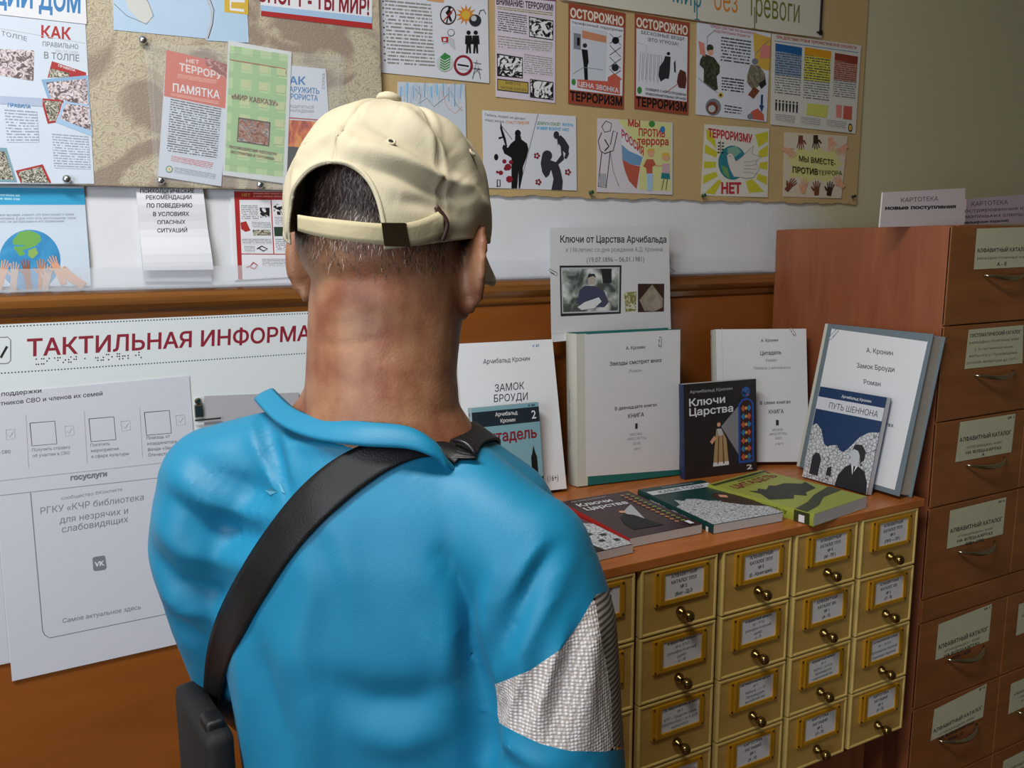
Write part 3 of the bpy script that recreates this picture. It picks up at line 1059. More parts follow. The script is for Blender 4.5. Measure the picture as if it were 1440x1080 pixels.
# C: white Цитадель
O, U, V, w = upright((1010, 656), (1138, 655), 12.0, t=.045)
root, s, sp = book('book', 'thick white braille book Цитадель standing between the teal book and the grey binder', O, U, V, w, .303, .045, WHITE2, mat('#d2d6cc', .5, name='off_white_spine'), hard=True)
s.stroke([(.014, .002), (.014, .306)], .0008, LGREY, px=False)
for t, a, b_, h, bd in (('А. Кронин', (1070, 481), (1094, 480), 4, .01), ('Цитадель', (1069, 499.6), (1098.6, 498), 5.5, .01), ('Роман', (1077, 509), (1092, 508), 4, 0),
                        ('Перевод с английского', (1060, 519.5), (1111.5, 518.5), 3.6, 0), ('В семи книгах', (1068.7, 569), (1112, 567), 4.6, .01), ('КНИГА', (1081, 582), (1102, 581), 5.5, .01),
                        ('1', (1091, 598), (1095, 598), 7.5, .01), ('МОСКВА', (1086, 606.5), (1101, 605.5), 3.3, 0), ('«МИОС-РЕТРО»', (1081, 612.5), (1107, 611), 3.3, 0), ('2022', (1090, 618), (1099, 617.3), 3.3, 0), ('(16+)', (1090, 626), (1101, 625), 3.3, 0)):
    s.text(t, a, b_, h, INK if bd else GREY, bold=bd)
sp.text('К 83', (.012, .285), (.028, .287), .0035, INK, px=False)
s.build('cover_print', root); sp.build('spine_lettering', root)
clip(s, (1116, 472), .020, math.radians(150), label='paper clip on the upper right of the white Цитадель book', flip=-1)

# D: grey binder Замок Броуди
O, U, V, w = upright((1122, 661), (1264, 704), 11.8, t=.040)
GREYC = mat('#6f7f8a', .6, name='grey_cloth', bump=.15)
root, s, sp = book('book', 'thick grey clothbound braille book Замок Броуди with an ivory spine, leaning on the tall cabinet', O, U, V, w, .322, .040, GREYC, mat('#cfcfc8', .5, name='ivory_spine2'), hard=True)
s.quad([(-.004, .3215), (.004, .3215), (.004, .0005), (-.004, .0005)], IVORY, px=False)
s.quad([(.016, .312), (w - .008, .306), (w - .012, .010), (.016, .010)], WHITE, px=False)
for t, a, b_, h, bd in (('А. Кронин', (1218.4, 495.6), (1256, 500), 6.5, .01), ('Замок Броуди', (1205, 517), (1258, 523), 6.5, .01), ('Роман', (1214.8, 540), (1238.6, 543.5), 6.5, .01),
                        ('В десяти книгах', (1199, 590), (1257, 601), 5, .02)):
    s.text(t, a, b_, h, INK, bold=bd)
s.build('cover_print', root)
clip(s, (1180, 466), .030, math.radians(40), label='paper clip on the upper left of the grey binder', flip=-1)

# E: ПУТЬ ШЕННОНА
O, U, V, w = upright((1128, 672), (1219, 698), 12.5, t=.016)
NAVY = mat('#1d3a66', .38, name='navy_cover')
root, s, sp = book('book', 'navy paperback ПУТЬ ШЕННОНА with a drawn castle and a dark-suited man', O, U, V, w, .197, .016, NAVY, NAVY, PAGESW)
h5 = .197
A5 = dict(w=w, h=h5)
R_(s, .0, .755, 1, .89, mat('#d8dde8', .4, name='title_band'), **A5)
T_(s, 'ПУТЬ ШЕННОНА', .20, .785, .93, .785, .062, INK, **A5, bold=.0)
T_(s, 'Арчибальд Кронин', .36, .92, .80, .92, .028, WHITE, **A5)
G_(s, [(0, 0), (0, .56), (.06, .60), (.15, .55), (.24, .40), (.30, .38), (.34, .40), (.44, .42), (.48, .38), (.55, .36), (.62, .42), (.74, .55), (.86, .62), (1, .64), (1, 0)], DW_, **A5)
G_(s, [(.10, .05), (.10, .24), (.14, .29), (.20, .29), (.24, .24), (.24, .05)], INK, **A5)
G_(s, [(.36, .08), (.36, .16), (.42, .19), (.44, .08)], INK, **A5)
G_(s, [(.52, 0), (.54, .12), (.62, .22), (.70, .26), (.80, .26), (.90, .22), (.97, .12), (.99, 0)], mat('#22242c', .5, name='suit_ink'), **A5)
G_(s, [(.70, .26), (.74, .16), (.80, .26)], WHITE, **A5); G_(s, [(.735, .25), (.75, .13), (.765, .25)], INK, **A5)
G_(s, [(.68, .28), (.665, .36), (.68, .42), (.74, .44), (.79, .42), (.80, .33), (.78, .25), (.72, .25)], mat('#c9ced8', .5, name='face_ink'), **A5)
G_(s, [(.67, .40), (.70, .47), (.80, .48), (.87, .42), (.87, .33), (.82, .29), (.80, .36), (.76, .41), (.70, .42)], INK, **A5)
s.build('cover_print', root)

# F: Ключи Царства 2
O, U, V, w = upright((963, 675), (1064, 662), 4.2, t=.018)
F_U = U
DK = mat('#2b2729', .35, name='dark_cover')
root, s, sp = book('book', 'dark paperback Ключи Царства 2 standing upright, with a stained glass window and a robed figure', O, U, V, w, .204, .018, DK, mat('#24365e', .4, name='blue_spine'), PAGESW)
A6 = dict(w=w, h=.204)
G_(s, [(.74, .72), (.74, .20), (.50, .52)], mat('#8d8e96', .5, name='light_beam'), **A6)
T_(s, 'Арчибальд Кронин', .08, .90, .66, .905, .030, LGREY, **A6, bold=.0)
T_(s, 'Ключи', .07, .765, .56, .775, .075, WHITE, **A6, bold=.02); T_(s, 'Царства', .07, .665, .67, .67, .075, WHITE, **A6, bold=.02)
BLF = mat('#2a57b0', .4, name='window_frame_blue')
s.disc((.85 * w, .87 * .204), .0115, BLF, px=False); s.disc((.85 * w, .87 * .204), .0095, MOSAIC, px=False)
G_(s, [(.74, .10), (.74, .74), (.79, .79), (.85, .805), (.91, .79), (.96, .74), (.96, .10)], BLF, **A6)
G_(s, [(.765, .125), (.765, .73), (.80, .77), (.85, .785), (.90, .77), (.935, .73), (.935, .125)], DBROWN, **A6)
for k in range(7):
    cy = .165 + k * .088
    for dx in (-.04, .04):
        G_(s, [(.85 + dx - .034, cy), (.85 + dx, cy + .036), (.85 + dx + .034, cy), (.85 + dx, cy - .036)], (SALMON, BLUE)[k % 2 if dx < 0 else (k + 1) % 2], **A6)
    G_(s, [(.83, cy), (.85, cy + .022), (.87, cy), (.85, cy - .022)], GOLDINK, **A6)
ROBE = mat('#b39a6e', .5, name='robe_ink')
G_(s, [(.38, .10), (.41, .35), (.43, .50), (.50, .50), (.57, .38), (.60, .10)], ROBE, **A6)
G_(s, [(.38, .10), (.385, .14), (.60, .14), (.60, .10)], WHITE, **A6)
G_(s, [(.44, .12), (.46, .46), (.475, .46), (.455, .12)], BROWN, **A6); G_(s, [(.52, .12), (.51, .44), (.52, .44), (.54, .12)], BROWN, **A6)
s.disc((.465 * w, .545 * .204), .0048, SKINK, px=False)
G_(s, [(.44, .50), (.50, .50), (.52, .43), (.46, .42)], LGREY, **A6); G_(s, [(.34, .37), (.40, .43), (.43, .40), (.37, .34)], SKINK, **A6)
T_(s, '2', .85, .025, .93, .025, .05, WHITE, **A6, bold=.02)
s.build('cover_print', root)


def flat_book(label, FL, FR, ang_back, w, h, t, cov, spine, lift=0.0, pages=PAGESW):
    """book lying face up; FL, FR = front corners of its cover in the photograph"""
    zz = ZT + .0004 + t + lift
    z = np.array([0, 0, zz]); n = np.array([0, 0, 1.0])
    fl, frr = on_plane(*FL, z, n), on_plane(*FR, z, n)
    U = frr - fl; U /= np.linalg.norm(U)
    V = np.array([-U[1], U[0], 0.0])
    return book('book', label, fl, U, V, w, h, t, cov, spine, pages)


# H: Ключи Царства 1 (lying)
PLUM = mat('#3a2226', .35, name='plum_cover')
w, h = .153, .226
root, s, sp = flat_book('plum paperback Ключи Царства 1 lying face up with a red spine and yellow crosses', (885, 757), (987, 737), 0, w, h, .017, PLUM, RED)
A = dict(w=w, h=h)
T_(s, 'Арчибальд Кронин', .10, .93, .60, .93, .028, LGREY, **A, bold=0)
T_(s, 'Ключи', .10, .80, .58, .80, .075, WHITE, **A, bold=.02); T_(s, 'Царства', .10, .69, .70, .69, .075, WHITE, **A, bold=.02)
G_(s, [(.70, .66), (.48, .20), (.44, .52), (.62, .62)], mat('#b9bcc4', .5, name='light_patch'), **A)
G_(s, [(.22, .28), (.30, .42), (.42, .48), (.50, .42), (.56, .20), (.60, .12), (.20, .14)], BLACK, **A)
s.disc((.44 * w, .53 * h), .006, SKINK, px=False)
for k in range(13):
    for j in (0, 1):
        cx, cy = .80 + j * .09, .14 + k * .062
        G_(s, [(cx - .03, cy), (cx, cy + .014), (cx + .03, cy), (cx, cy - .014)], YEL if (k + j) % 2 else GOLDINK, **A)
        G_(s, [(cx - .008, cy + .024), (cx + .008, cy + .024), (cx + .008, cy - .024), (cx - .008, cy - .024)], GREEN if j else SALMON, **A)
T_(s, '1', .86, .03, .92, .03, .07, WHITE, **A, bold=.03)
sp.text('1', (.009, .012), (.009, .022), .010, WHITE, px=False, bold=.02)
s.build('cover_print', root); sp.build('spine_lettering', root)

# I: ЮНЫЕ ГОДЫ 1
TEALC = mat('#12403f', .38, name='dark_teal_cover')
w, h = .156, .236
root, s, sp = flat_book('dark teal paperback ЮНЫЕ ГОДЫ lying face up between two other books, white castle drawing', (1003.5, 738), (1101, 720.5), 0, w, h, .017, TEALC, TEALC)
A = dict(w=w, h=h)
T_(s, 'Арчибальд Кронин', .32, .94, .80, .94, .026, LGREY, **A, bold=0)
R_(s, .02, .80, .98, .90, mat('#d8dde8', .4, name='title_band'), **A); T_(s, 'ЮНЫЕ ГОДЫ', .16, .822, .84, .822, .055, TEALC, **A, bold=.02)
G_(s, [(0, 0), (0, .46), (.10, .50), (.14, .62), (.22, .56), (.30, .60), (.42, .56), (.5, .48), (.7, .42), (1, .30), (1, 0)], DW_, **A)
G_(s, [(.62, .40), (.66, .58), (.76, .64), (.88, .60), (1, .48), (1, .16), (.80, .26)], DBROWN, **A)
G_(s, [(.72, .52), (.76, .58), (.84, .54), (.80, .48)], SKINK, **A)
T_(s, '1', .92, .87, .97, .87, .03, WHITE, **A)
sp.text('Юные годы', (.009, .06), (.009, .12), .0065, WHITE, px=False); sp.text('А. Кронин', (.009, .14), (.009, .19), .0055, WHITE, px=False); sp.text('1', (.009, .012), (.009, .019), .009, WHITE, px=False, bold=.02)
s.build('cover_print', root); sp.build('spine_lettering', root)

# J: green Цитадель 1
LIME = mat('#a3ac45', .38, name='lime_cover')
w, h = .172, .240
DG = mat('#35401c', .4, name='dark_green_ink')
root, s, sp = flat_book('lime green paperback Цитадель 1 lying face up at the right of the cabinet top', (1145, 723), (1219, 698), 0, w, h, .023, LIME, LIME)
A = dict(w=w, h=h)
G_(s, [(0, .93), (1, .93), (1, .97), (0, .97)], DG, **A)
T_(s, 'ЦИТАДЕЛЬ', .12, .76, .92, .78, .085, DRED, **A, bold=.02)
T_(s, 'Арчибальд Кронин', .36, .88, .86, .89, .03, DG, **A, bold=0)
G_(s, [(.05, .42), (.16, .56), (.14, .66), (.22, .62), (.30, .66), (.34, .60), (.40, .62), (.5, .66), (.55, .62), (.72, .62), (.86, .52), (.96, .54), (.84, .38), (.6, .36), (.5, .30), (.42, .38), (.3, .32)], mat('#2b3024', .45, name='castle_shadow_ink'), **A)
G_(s, [(0, .16), (.0, .06), (.30, .10), (.60, .20), (1, .22), (1, .34), (.6, .28), (.3, .20)], DG, **A)
T_(s, '1', .93, .88, .97, .88, .04, DRED, **A)
sp.quad([(.001, .040), (.022, .040), (.022, .008), (.001, .008)], DG, px=False)
sp.text('1', (.015, .018), (.015, .030), .013, WHITE, px=False, bold=.02)
sp.text('А. Кронин', (.0165, .055), (.0165, .105), .008, DG, px=False, bold=0); sp.text('ЦИТАДЕЛЬ', (.0165, .12), (.0165, .20), .009, DRED, px=False, bold=.01)
s.build('cover_print', root); sp.build('spine_lettering', root)

# K: maroon book partly behind the shoulder
MAR = mat('#571d2a', .38, name='maroon_cover')
w, h = .148, .222
root, s, sp = flat_book('maroon paperback with a white castle drawing, nearest the shoulder of the man', (783, 789), (876, 768), 0, w, h, .016, MAR, RED)
A = dict(w=w, h=h)
R_(s, .02, .80, .98, .90, mat('#d8dde8', .4, name='title_band'), **A); T_(s, 'ПУТЬ ШЕННОНА', .1, .822, .86, .822, .055, DRED, **A, bold=.0)
T_(s, '2', .88, .72, .95, .72, .05, WHITE, **A, bold=.02)
G_(s, [(0, 0), (0, .40), (.2, .52), (.4, .50), (.5, .66), (.62, .70), (.74, .64), (1, .52), (1, 0)], DW_, **A)
G_(s, [(.10, .0), (.14, .18), (.28, .30), (.46, .30), (.58, .16), (.62, 0)], BLACK, **A)
s.disc((.36 * w, .38 * h), .010, LGREY, px=False); s.disc((.38 * w, .41 * h), .009, BLACK, px=False)
for a_, b_ in ((.72, .30), (.84, .24), (.72, .14), (.88, .10)): R_(s, a_, b_, a_ + .07, b_ + .05, INK, **A)
s.build('cover_print', root)

# the folded display sheet propped behind the teal book
Yd = 1.475
a_ = wall_pt(776, 470, Yd); 
s = Surf((a_[0], Yd, a_[2]), (1, 0, 0), (0, -.02, 1), (0, -1, -.02), bend=lambda u, v: (-.0005 + .10 * max(0, -v) ** 1.0) )
root = sheet(s, [(773, 320.5), (940.5, 318), (943.5, 466), (775.5, 481)], 'display_sheet', 'white display sheet headed Ключи от Царства Арчибальда, propped behind the teal book', 'sign', WHITE2)
s.text('Ключи от Царства Арчибальда', (788, 341), (937, 341), 9.5, INK, bold=.018)
s.text('к 130-летию со дня рождения А.Д. Кронина', (796, 354.5), (932, 353.5), 6.2, GREY, bold=.0)
s.text('(19.07.1896 – 06.01.1981)', (825, 369), (906, 367.5), 7, GREY, bold=.01)
s.quad([(787, 373.5), (874, 373), (873, 441), (788.5, 445)], INK)
s.quad([(789, 376.5), (871.5, 375.5), (870.5, 438.5), (790.5, 441)], LGREY)
s.quad([(791, 378.5), (870, 377.5), (869, 436.5), (792, 439)], photo_mat('study_photo', [(0, '#2a2c2c'), (.42, '#525a55'), (.5, '#8f9a96'), (.62, '#dfe4e4'), (.9, '#f0f2f2')], 26, dist=.4))
s.poly([(811, 425), (815, 408), (822, 402), (836, 402), (850, 410), (856, 425), (850, 432), (815, 432)], mat('#474c66', .5, name='blue_suit_ink'))
s.disc((832, 394), 5.5, mat('#b9b3ac', .5, name='grey_face_ink'), ry=7); s.poly([(826, 391), (828, 385), (836, 385), (838.5, 391), (834, 388)], INK)
s.poly([(845, 378), (860, 378), (860, 398), (848, 398)], INK)
s.poly([(812, 432), (822, 425), (842, 418), (846, 424), (836, 433), (818, 436)], WHITE)
s.quad([(877.5, 411), (895, 410), (894, 437), (879.5, 438.5)], photo_mat('old_print', [(0, '#5c4a20'), (.5, '#8c8a4a'), (.56, '#dcdcc4'), (.9, '#e9e9dc')], 90, dist=2))
s.quad([(897, 399), (934, 399), (933.5, 438), (897, 439)], DBROWN)
s.poly([(899, 422), (917, 400), (932, 420), (932, 432), (920, 438), (906, 437)], photo_mat('stone_print', [(0, '#6b5f50'), (.5, '#9a8f80'), (.9, '#c9c1b4')], 40))
s.stroke([(775, 469), (943, 461)], .6, LGREY)
s.build('print', root)
clip(s, (771.5, 382), .022, math.radians(65), label='paper clip on the left edge of the display sheet', flip=1)
clip(s, (943, 376), .020, math.radians(-50), label='paper clip on the right edge of the display sheet', flip=-1)

# ------------------------------------------------------------------ notice boards on the wall
m, nt, b = new_mat('damask_wallpaper')
tc = nt.nodes.new('ShaderNodeTexCoord')
nz = nt.nodes.new('ShaderNodeTexNoise'); nz.inputs['Scale'].default_value = 7; nz.inputs['Detail'].default_value = 2; nz.inputs['Distortion'].default_value = 2.4
wv = nt.nodes.new('ShaderNodeTexWave'); wv.wave_type = 'RINGS'; wv.inputs['Scale'].default_value = 30; wv.inputs['Distortion'].default_value = 22; wv.inputs['Detail'].default_value = 2.5; wv.inputs['Detail Scale'].default_value = 2.2
r1 = nt.nodes.new('ShaderNodeValToRGB')
r1.color_ramp.elements[0].position = .45; r1.color_ramp.elements[0].color = (*lin('#c4baa2'), 1)
r1.color_ramp.elements[1].position = .57; r1.color_ramp.elements[1].color = (*lin('#9c8c7e'), 1)
mx = nt.nodes.new('ShaderNodeMix'); mx.data_type = 'RGBA'; mx.inputs[7].default_value = (*lin('#9c8a7a'), 1)
r2 = nt.nodes.new('ShaderNodeValToRGB'); r2.color_ramp.elements[0].position = .82; r2.color_ramp.elements[1].position = .95; r2.color_ramp.elements[1].color = (.7, .7, .7, 1)
bp = nt.nodes.new('ShaderNodeBump'); bp.inputs['Strength'].default_value = .16; bp.inputs['Distance'].default_value = .002
for a, c in ((tc.outputs['Object'], nz.inputs['Vector']), (tc.outputs['Object'], wv.inputs['Vector']), (nz.outputs['Fac'], r1.inputs[0]),
             (r1.outputs[0], mx.inputs[6]), (wv.outputs['Fac'], r2.inputs[0]), (r2.outputs[0], mx.inputs[0]), (mx.outputs[2], b.inputs['Base Color']),
             (wv.outputs['Fac'], bp.inputs['Height']), (bp.outputs[0], b.inputs['Normal'])):
    nt.links.new(a, c)
b.inputs['Roughness'].default_value = .5
DAMASK = m
BX = wall_pt(531, 105, D)[0]
g = Geo(); g.box((-1.2, D - .022, zz(1.6915)), (BX, D - .0005, 2.5), bev=.002)
o = g.build('notice_board', DAMASK, None, loc=(-.3, D - .01, 1.69)); tag(o, 'notice board covered with floral damask wallpaper, on the left', 'notice board')
# beige paper board with a slightly wavy lower edge
BR_ = wall_pt(1201, 283, D)[0]
vs, fs = [], []
N_ = 90
for i in range(N_ + 1):
    x = BX + .001 + (BR_ - BX) * i / N_
    zb = zz(1.6925) + .0016 * math.sin(i * .9) + .0012 * math.sin(i * 2.3) + .0008 * math.sin(i * .31)
    for z, y in ((zb, D - .006), (2.5, D - .006), (2.5, D - .001), (zb, D - .001)):
        vs.append((x, y - .002 * (math.sin(i * .35) * .5 + .5) * (z < 2), z))
for i in range(N_):
    for k in range(4):
        a = i * 4 + k; b_ = i * 4 + (k + 1) % 4
        fs.append((a, a + 4, b_ + 4, b_))
fs += [(0, 1, 2, 3), (N_ * 4 + 3, N_ * 4 + 2, N_ * 4 + 1, N_ * 4)]
o = mesh_obj('notice_board', vs, fs, mat('#c3a877', .7, name='beige_backing_paper', var=.06, vscale=25, bump=.08), None, loc=(1.0, D - .004, 1.69))
tag(o, 'beige paper notice board pinned up on the right half of the wall', 'notice board')

WL = lambda Y: Surf((0, Y, 0), (1, 0, 0), (0, 0, 1), (0, -1, 0))
YL, YR = D - .0228, D - .0088


def paper(label, q, Y, m=WHITE, name='notice', cat='notice', bend=None, group=None, lift=0.0):
    s = WL(Y)
    if bend:
        c = (np.array(s.loc(*q[2])) + np.array(s.loc(*q[3]))) / 2
        s.bend = lambda u, v, c=c: bend(u - c[0], v - c[1])
    return sheet(s, q, name, label, cat, m, group, lift=lift), s


curl = None
# ---- left board
root, s = paper('white header strip ending in ДОМ at the upper left corner', [(-120, -120), (118, -60), (122, 34), (-120, 7)], YL - .0012)
s.text('ЩИЙ ДОМ', (-14, 5), (113, 18), 30, BLUE, bold=.03); s.build('lettering', root)

root, s = paper('safety poster on behaviour in a crowd with crowd photographs, far left', [(-120, 8), (120, 34), (132.5, 258.5), (-120, 258)], YL, mat('#d6e2f2', .45, name='pale_blue_poster'))
s.text('КАК', (58, 52.5), (100, 55.5), 16, RED, bold=.03)
s.text('ПРАВИЛЬНО', (60, 65), (110, 69), 6.5, GREY, bold=.01); s.text('вести себя', (78, 73), (110, 76), 4.5, LGREY, bold=.0); s.text('В ТОЛПЕ', (62, 82), (111.5, 86.5), 9, GREY, bold=.01)
s.stroke([(0, 40), (120, 61)], .8, LGREY)
s.text('В ТОЛПЕ', (-8, 47), (38, 58), 6, GREY, bold=0)
s.quad([(-60, 66), (48, 71), (47, 114), (-60, 96)], CROWD)
s.quad([(73, 86), (121, 102), (121, 109), (67, 109)], RED); s.text('ПРАВИЛА', (82, 94), (106, 101), 3.5, WHITE)
s.quad([(71, 96), (98, 103), (96, 109), (69, 109)], CROWD2)
s.quad([(58, 112), (123, 106), (126, 150), (71, 150)], mat('#8db4d8', .5, name='photo_border_blue')); s.quad([(65, 116), (122, 111), (124, 150), (74, 148)], CROWD)
s.quad([(57, 138), (88, 141), (80, 172), (67, 174)], RED); s.quad([(61, 141), (86, 143), (79, 169), (69, 171)], CROWD2)
s.quad([(90, 142), (126, 148), (130, 192), (78, 172)], mat('#a8c8ea', .5, name='photo_border_pale')); s.quad([(93, 146), (125, 150), (128, 184), (84, 167)], CROWD)
s.quad([(0, 135), (60, 138), (60, 150), (0, 146)], mat('#b3c2de', .5, name='band_blue')); s.text('ПРАВИЛА', (11, 150), (43, 152.5), 5, BLUE)
s.lines([(6, 154), (52, 157), (55, 200), (10, 200)], 11, '#d6e2f2', '#9aa6b8'); s.lines([(73, 188), (124, 192), (127, 238), (76, 236)], 13, '#d6e2f2', '#9aa6b8')
s.quad([(-20, 207), (9, 208), (24, 256), (-20, 255)], mat('#7ea6b8', .5, name='photo_border_teal')); s.quad([(-20, 212), (7, 213), (20, 253), (-20, 252)], CROWD2)
s.quad([(22, 240), (60, 231), (72, 257), (29, 257)], RED); s.quad([(25, 242), (58, 234), (69, 257), (31, 257)], CROWD2)
s.build('print', root)

root, s = paper('pale blue picture map under the top edge, with a yellow tag', [(155, -120), (340, -120), (350, 60), (160, 42)], YL, mat('#bcd6f2', .45, name='map_paper', var=.1, vscale=20))
s.poly([(166, -30), (180, 12), (200, 33), (213, 30), (214, 12), (200, -8), (190, -30)], mat('#d6d8d6', .5, name='map_land'))
s.stroke([(160, 5), (178, 22), (206, 34), (216, 22), (208, 2), (196, -10)], 1, GREY)
s.stroke([(283, -20), (297, 12), (298, 30), (290, 56)], 3, LGREY); s.stroke([(288, -20), (301, 14), (299, 34), (292, 57)], 1, INK)
s.poly([(302, -30), (305, 20), (298, 50), (290, 57), (345, 60), (345, -30)], mat('#b6d4ee', .5, name='map_blue'))
s.quad([(315.5, -14), (349, -14), (349, 21), (315.5, 17)], GOLDINK)
s.stroke([(322, -12), (343, -10), (343, 2), (324, 1), (324, 13), (343, 15)], 4, WHITE); s.build('print', root)

root, s = paper('white slogan strip СПОРТ - ТЫ МИР! with red and blue bands', [(364, -80), (524, -74), (523, 41), (367, 22)], YL)
s.quad([(366, 7), (523, 24), (523, 33), (367, 15)], SKYB); s.quad([(367, 15), (523, 33), (523, 41), (367, 22)], RED)
s.text('СПОРТ - ТЫ МИР!', (362, 1), (519, 21), 23, DRED, bold=.03); s.build('lettering', root)

root, s = paper('red and white leaflet ПАМЯТКА tucked into the plastic pocket', [(234, 70), (324, 92), (311, 262), (222, 248)], YL - .0015, mat('#d4dcec', .45, name='leaflet_paper'), 'leaflet', 'leaflet')
s.quad([(234, 70), (324, 92), (318.5, 153), (230.5, 135)], mat('#d5705f', .45, name='leaflet_red'))
s.text('НЕТ', (262, 88), (280, 90), 5, WHITE); s.text('ТЕРРОРУ', (252, 99), (312, 112), 10, mat('#e8dcdc', .5, name='title_white'), bold=.03)
s.poly([(287, 80), (323, 92), (321, 112), (308, 104), (290, 92)], photo_mat('clasped_hands_photo', [(0, '#5c1f24'), (.5, '#a05a55'), (.6, '#d9b0a8')], 120))
s.lines([(250, 104), (305, 113), (303, 119), (249, 110)], 3, '#d5705f', '#e8b0a4')
s.text('ПАМЯТКА', (243, 128.5), (309, 139), 11, WHITE, bold=.02); s.lines([(240, 131), (308, 143), (307, 148), (240, 135)], 2, '#d5705f', '#e8b0a4')
s.lines([(240, 139), (311, 153), (305, 224), (234, 214)], 22, '#d4dcec', '#4c5058'); s.lines([(241, 219), (300, 229), (297, 238), (240, 227)], 4, '#d4dcec', '#c04a4a')
s.disc((238, 238), 5, GREEN); s.disc((238, 238), 3.6, WHITE2); s.disc((238, 238), 1.8, GOLDINK); s.lines([(245, 235), (303, 245), (302, 252), (245, 243)], 4, '#d4dcec', '#7b8090')
s.build('print', root)

root, s = paper('green plaid leaflet «МИР КАВКАЗУ» in the plastic pocket', [(321, 57), (410, 73), (403, 258.5), (313, 246)], YL - .0024, mat('#d9dfe2', .45, name='leaflet_margin'), 'leaflet', 'leaflet')
GQ = [(323, 64), (405, 77), (398, 249), (316, 240)]
s.quad(GQ, mat('#b9d6a2', .5, name='plaid_green'))
def bil(q, a, c): return tuple((np.array(q[0]) * (1 - a) + np.array(q[1]) * a) * (1 - c) + (np.array(q[3]) * (1 - a) + np.array(q[2]) * a) * c)
PG = mat('#a2c894', .5, name='plaid_dark'); PC = mat('#c6d29e', .5, name='plaid_cream')
for i in range(3):
    a0 = .08 + i * .32; s.quad([bil(GQ, a0, 0), bil(GQ, a0 + .13, 0), bil(GQ, a0 + .13, 1), bil(GQ, a0, 1)], PG)
for i in range(7):
    c0 = .06 + i * .14; s.quad([bil(GQ, 0, c0), bil(GQ, 1, c0), bil(GQ, 1, c0 + .05), bil(GQ, 0, c0 + .05)], PG)
for i in range(3):
    for j in range(7):
        a0, c0 = .22 + i * .30, .12 + j * .14
        if a0 < .95 and c0 < .95: s.quad([bil(GQ, a0, c0), bil(GQ, min(a0 + .16, 1), c0), bil(GQ, min(a0 + .16, 1), min(c0 + .06, 1)), bil(GQ, a0, min(c0 + .06, 1))], PC)
s.stroke([(323, 84), (402, 97), (402, 104)], 1, RED)
s.text('«МИР КАВКАЗУ»', (325, 138.5), (391, 149.5), 7, BROWN, bold=.02)
s.quad([(335, 165), (380, 172), (378, 206), (333, 199)], DBROWN); s.quad([(336, 167), (378.5, 173.5), (377, 204.5), (334.5, 198)], photo_mat('joined_hands_photo', [(0, '#3a1a14'), (.4, '#7a3a26'), (.5, '#b98468'), (.56, '#2d6a80'), (.62, '#c9a48c')], 70, dist=2))
s.text('ПРОТИВОДЕЙСТВИЕ ИДЕОЛОГИИ', (322, 208), (389, 219), 3.6, BROWN, bold=.02); s.text('ЭКСТРЕМИЗМА И ТЕРРОРИЗМА', (324, 215), (386, 225.5), 3.6, BROWN, bold=.02)
s.build('print', root)

root, s = paper('white and orange leaflet on detecting a terrorist, partly hidden behind the beige cap', [(372, 88), (458, 97), (470, 275), (398, 263)], YL - .0006, mat('#d9e0ee', .45, name='leaflet_blue_white'), 'leaflet', 'leaflet')
s.text('КАК', (396, 118), (430, 119), 10.5, BLUE, bold=.03); s.text('ОБНАРУЖИТЬ', (388, 128), (449, 132), 7.5, BLUE, bold=.02); s.text('ТЕРРОРИСТА', (393, 138), (447, 142), 7.5, BLUE, bold=.02)
s.text('И ЗАЩИТИТЬСЯ', (399, 151), (441, 153), 4, GREY, bold=0); s.text('ОТ НАПАДЕНИЯ', (399, 157), (441, 159), 4, GREY, bold=0)
s.text('СТОПКА', (456.5, 125), (457, 103), 3.6, GREY, bold=0, up=(-1, 0))
s.stroke([(398, 165), (464, 170)], 1.6, RED)
s.quad([(398, 168), (465, 172), (470, 212), (398, 205)], photo_mat('fire_photo', [(0, '#3a140c'), (.4, '#a3341c'), (.52, '#d9642a'), (.62, '#e89a3c')], 55, (1, 1, .4)))
s.quad([(398, 205), (470, 212), (471, 262), (398, 255)], INK)
s.build('print', root)

root, s = paper('clear plastic pocket pinned to the floral board, holding three leaflets', [(203, 60), (484, 78), (481, 272), (218, 256)], YL - .0045, FILM, 'plastic_pocket', 'pocket')
s.stroke([(206, 66), (480, 84)], 2.0, CLEAR); s.stroke([(212, 64), (222, 256)], 2.0, CLEAR); s.stroke([(476, 82), (474, 270)], 2.0, CLEAR); s.build('seam', root)


def pin(x, y, Y, m, label, kind='ball', group=None):
    p = wall_pt(x, y, Y)
    g = Geo()
    if kind == 'ball':
        g.lathe(p, (0, -1, 0), [(0, .0012), (.001, .0048), (.0026, .0064), (.005, .0064), (.0072, .0046), (.0082, .0014)], 14)
    else:
        g.lathe(p, (.25, -1, .15), [(0, .0006), (.003, .0006), (.0031, .0038), (.0042, .0040), (.005, .0022), (.008, .0020), (.0095, .0034), (.0105, .0042), (.0115, .0040), (.012, .001)], 14)
        g.tube([p + np.array([.001, -.0005, 0]), p + np.array([.006, -.004, -.012])], .0004, 5)
    o = g.build('push_pin', m, None, True, loc=p)
    tag(o, label, 'push pin', group)


for x, y, t in ((94, 252, 'silver push pin at the lower edge of the crowd poster'), (226, 254, 'silver push pin at the lower left of the plastic pocket'),
                (365.5, 260, 'silver push pin under the green plaid leaflet'), (201, 57, 'silver push pin at the upper left of the plastic pocket')):
    pin(x, y, YL - .0046, STEEL, t)
GPIN = mat('#1f4f2c', .3, name='green_plastic')
pin(828, 271.5, D - .0085, GPIN, 'green push pin left of the flag drawing, under the beige board edge', 'push')
pin(986, 275.5, D - .0085, GPIN, 'green push pin under the dove drawing', 'push')
pin(1197, 277, D - .0085, BLACK, 'black push pin at the lower right corner of the beige board', 'push')

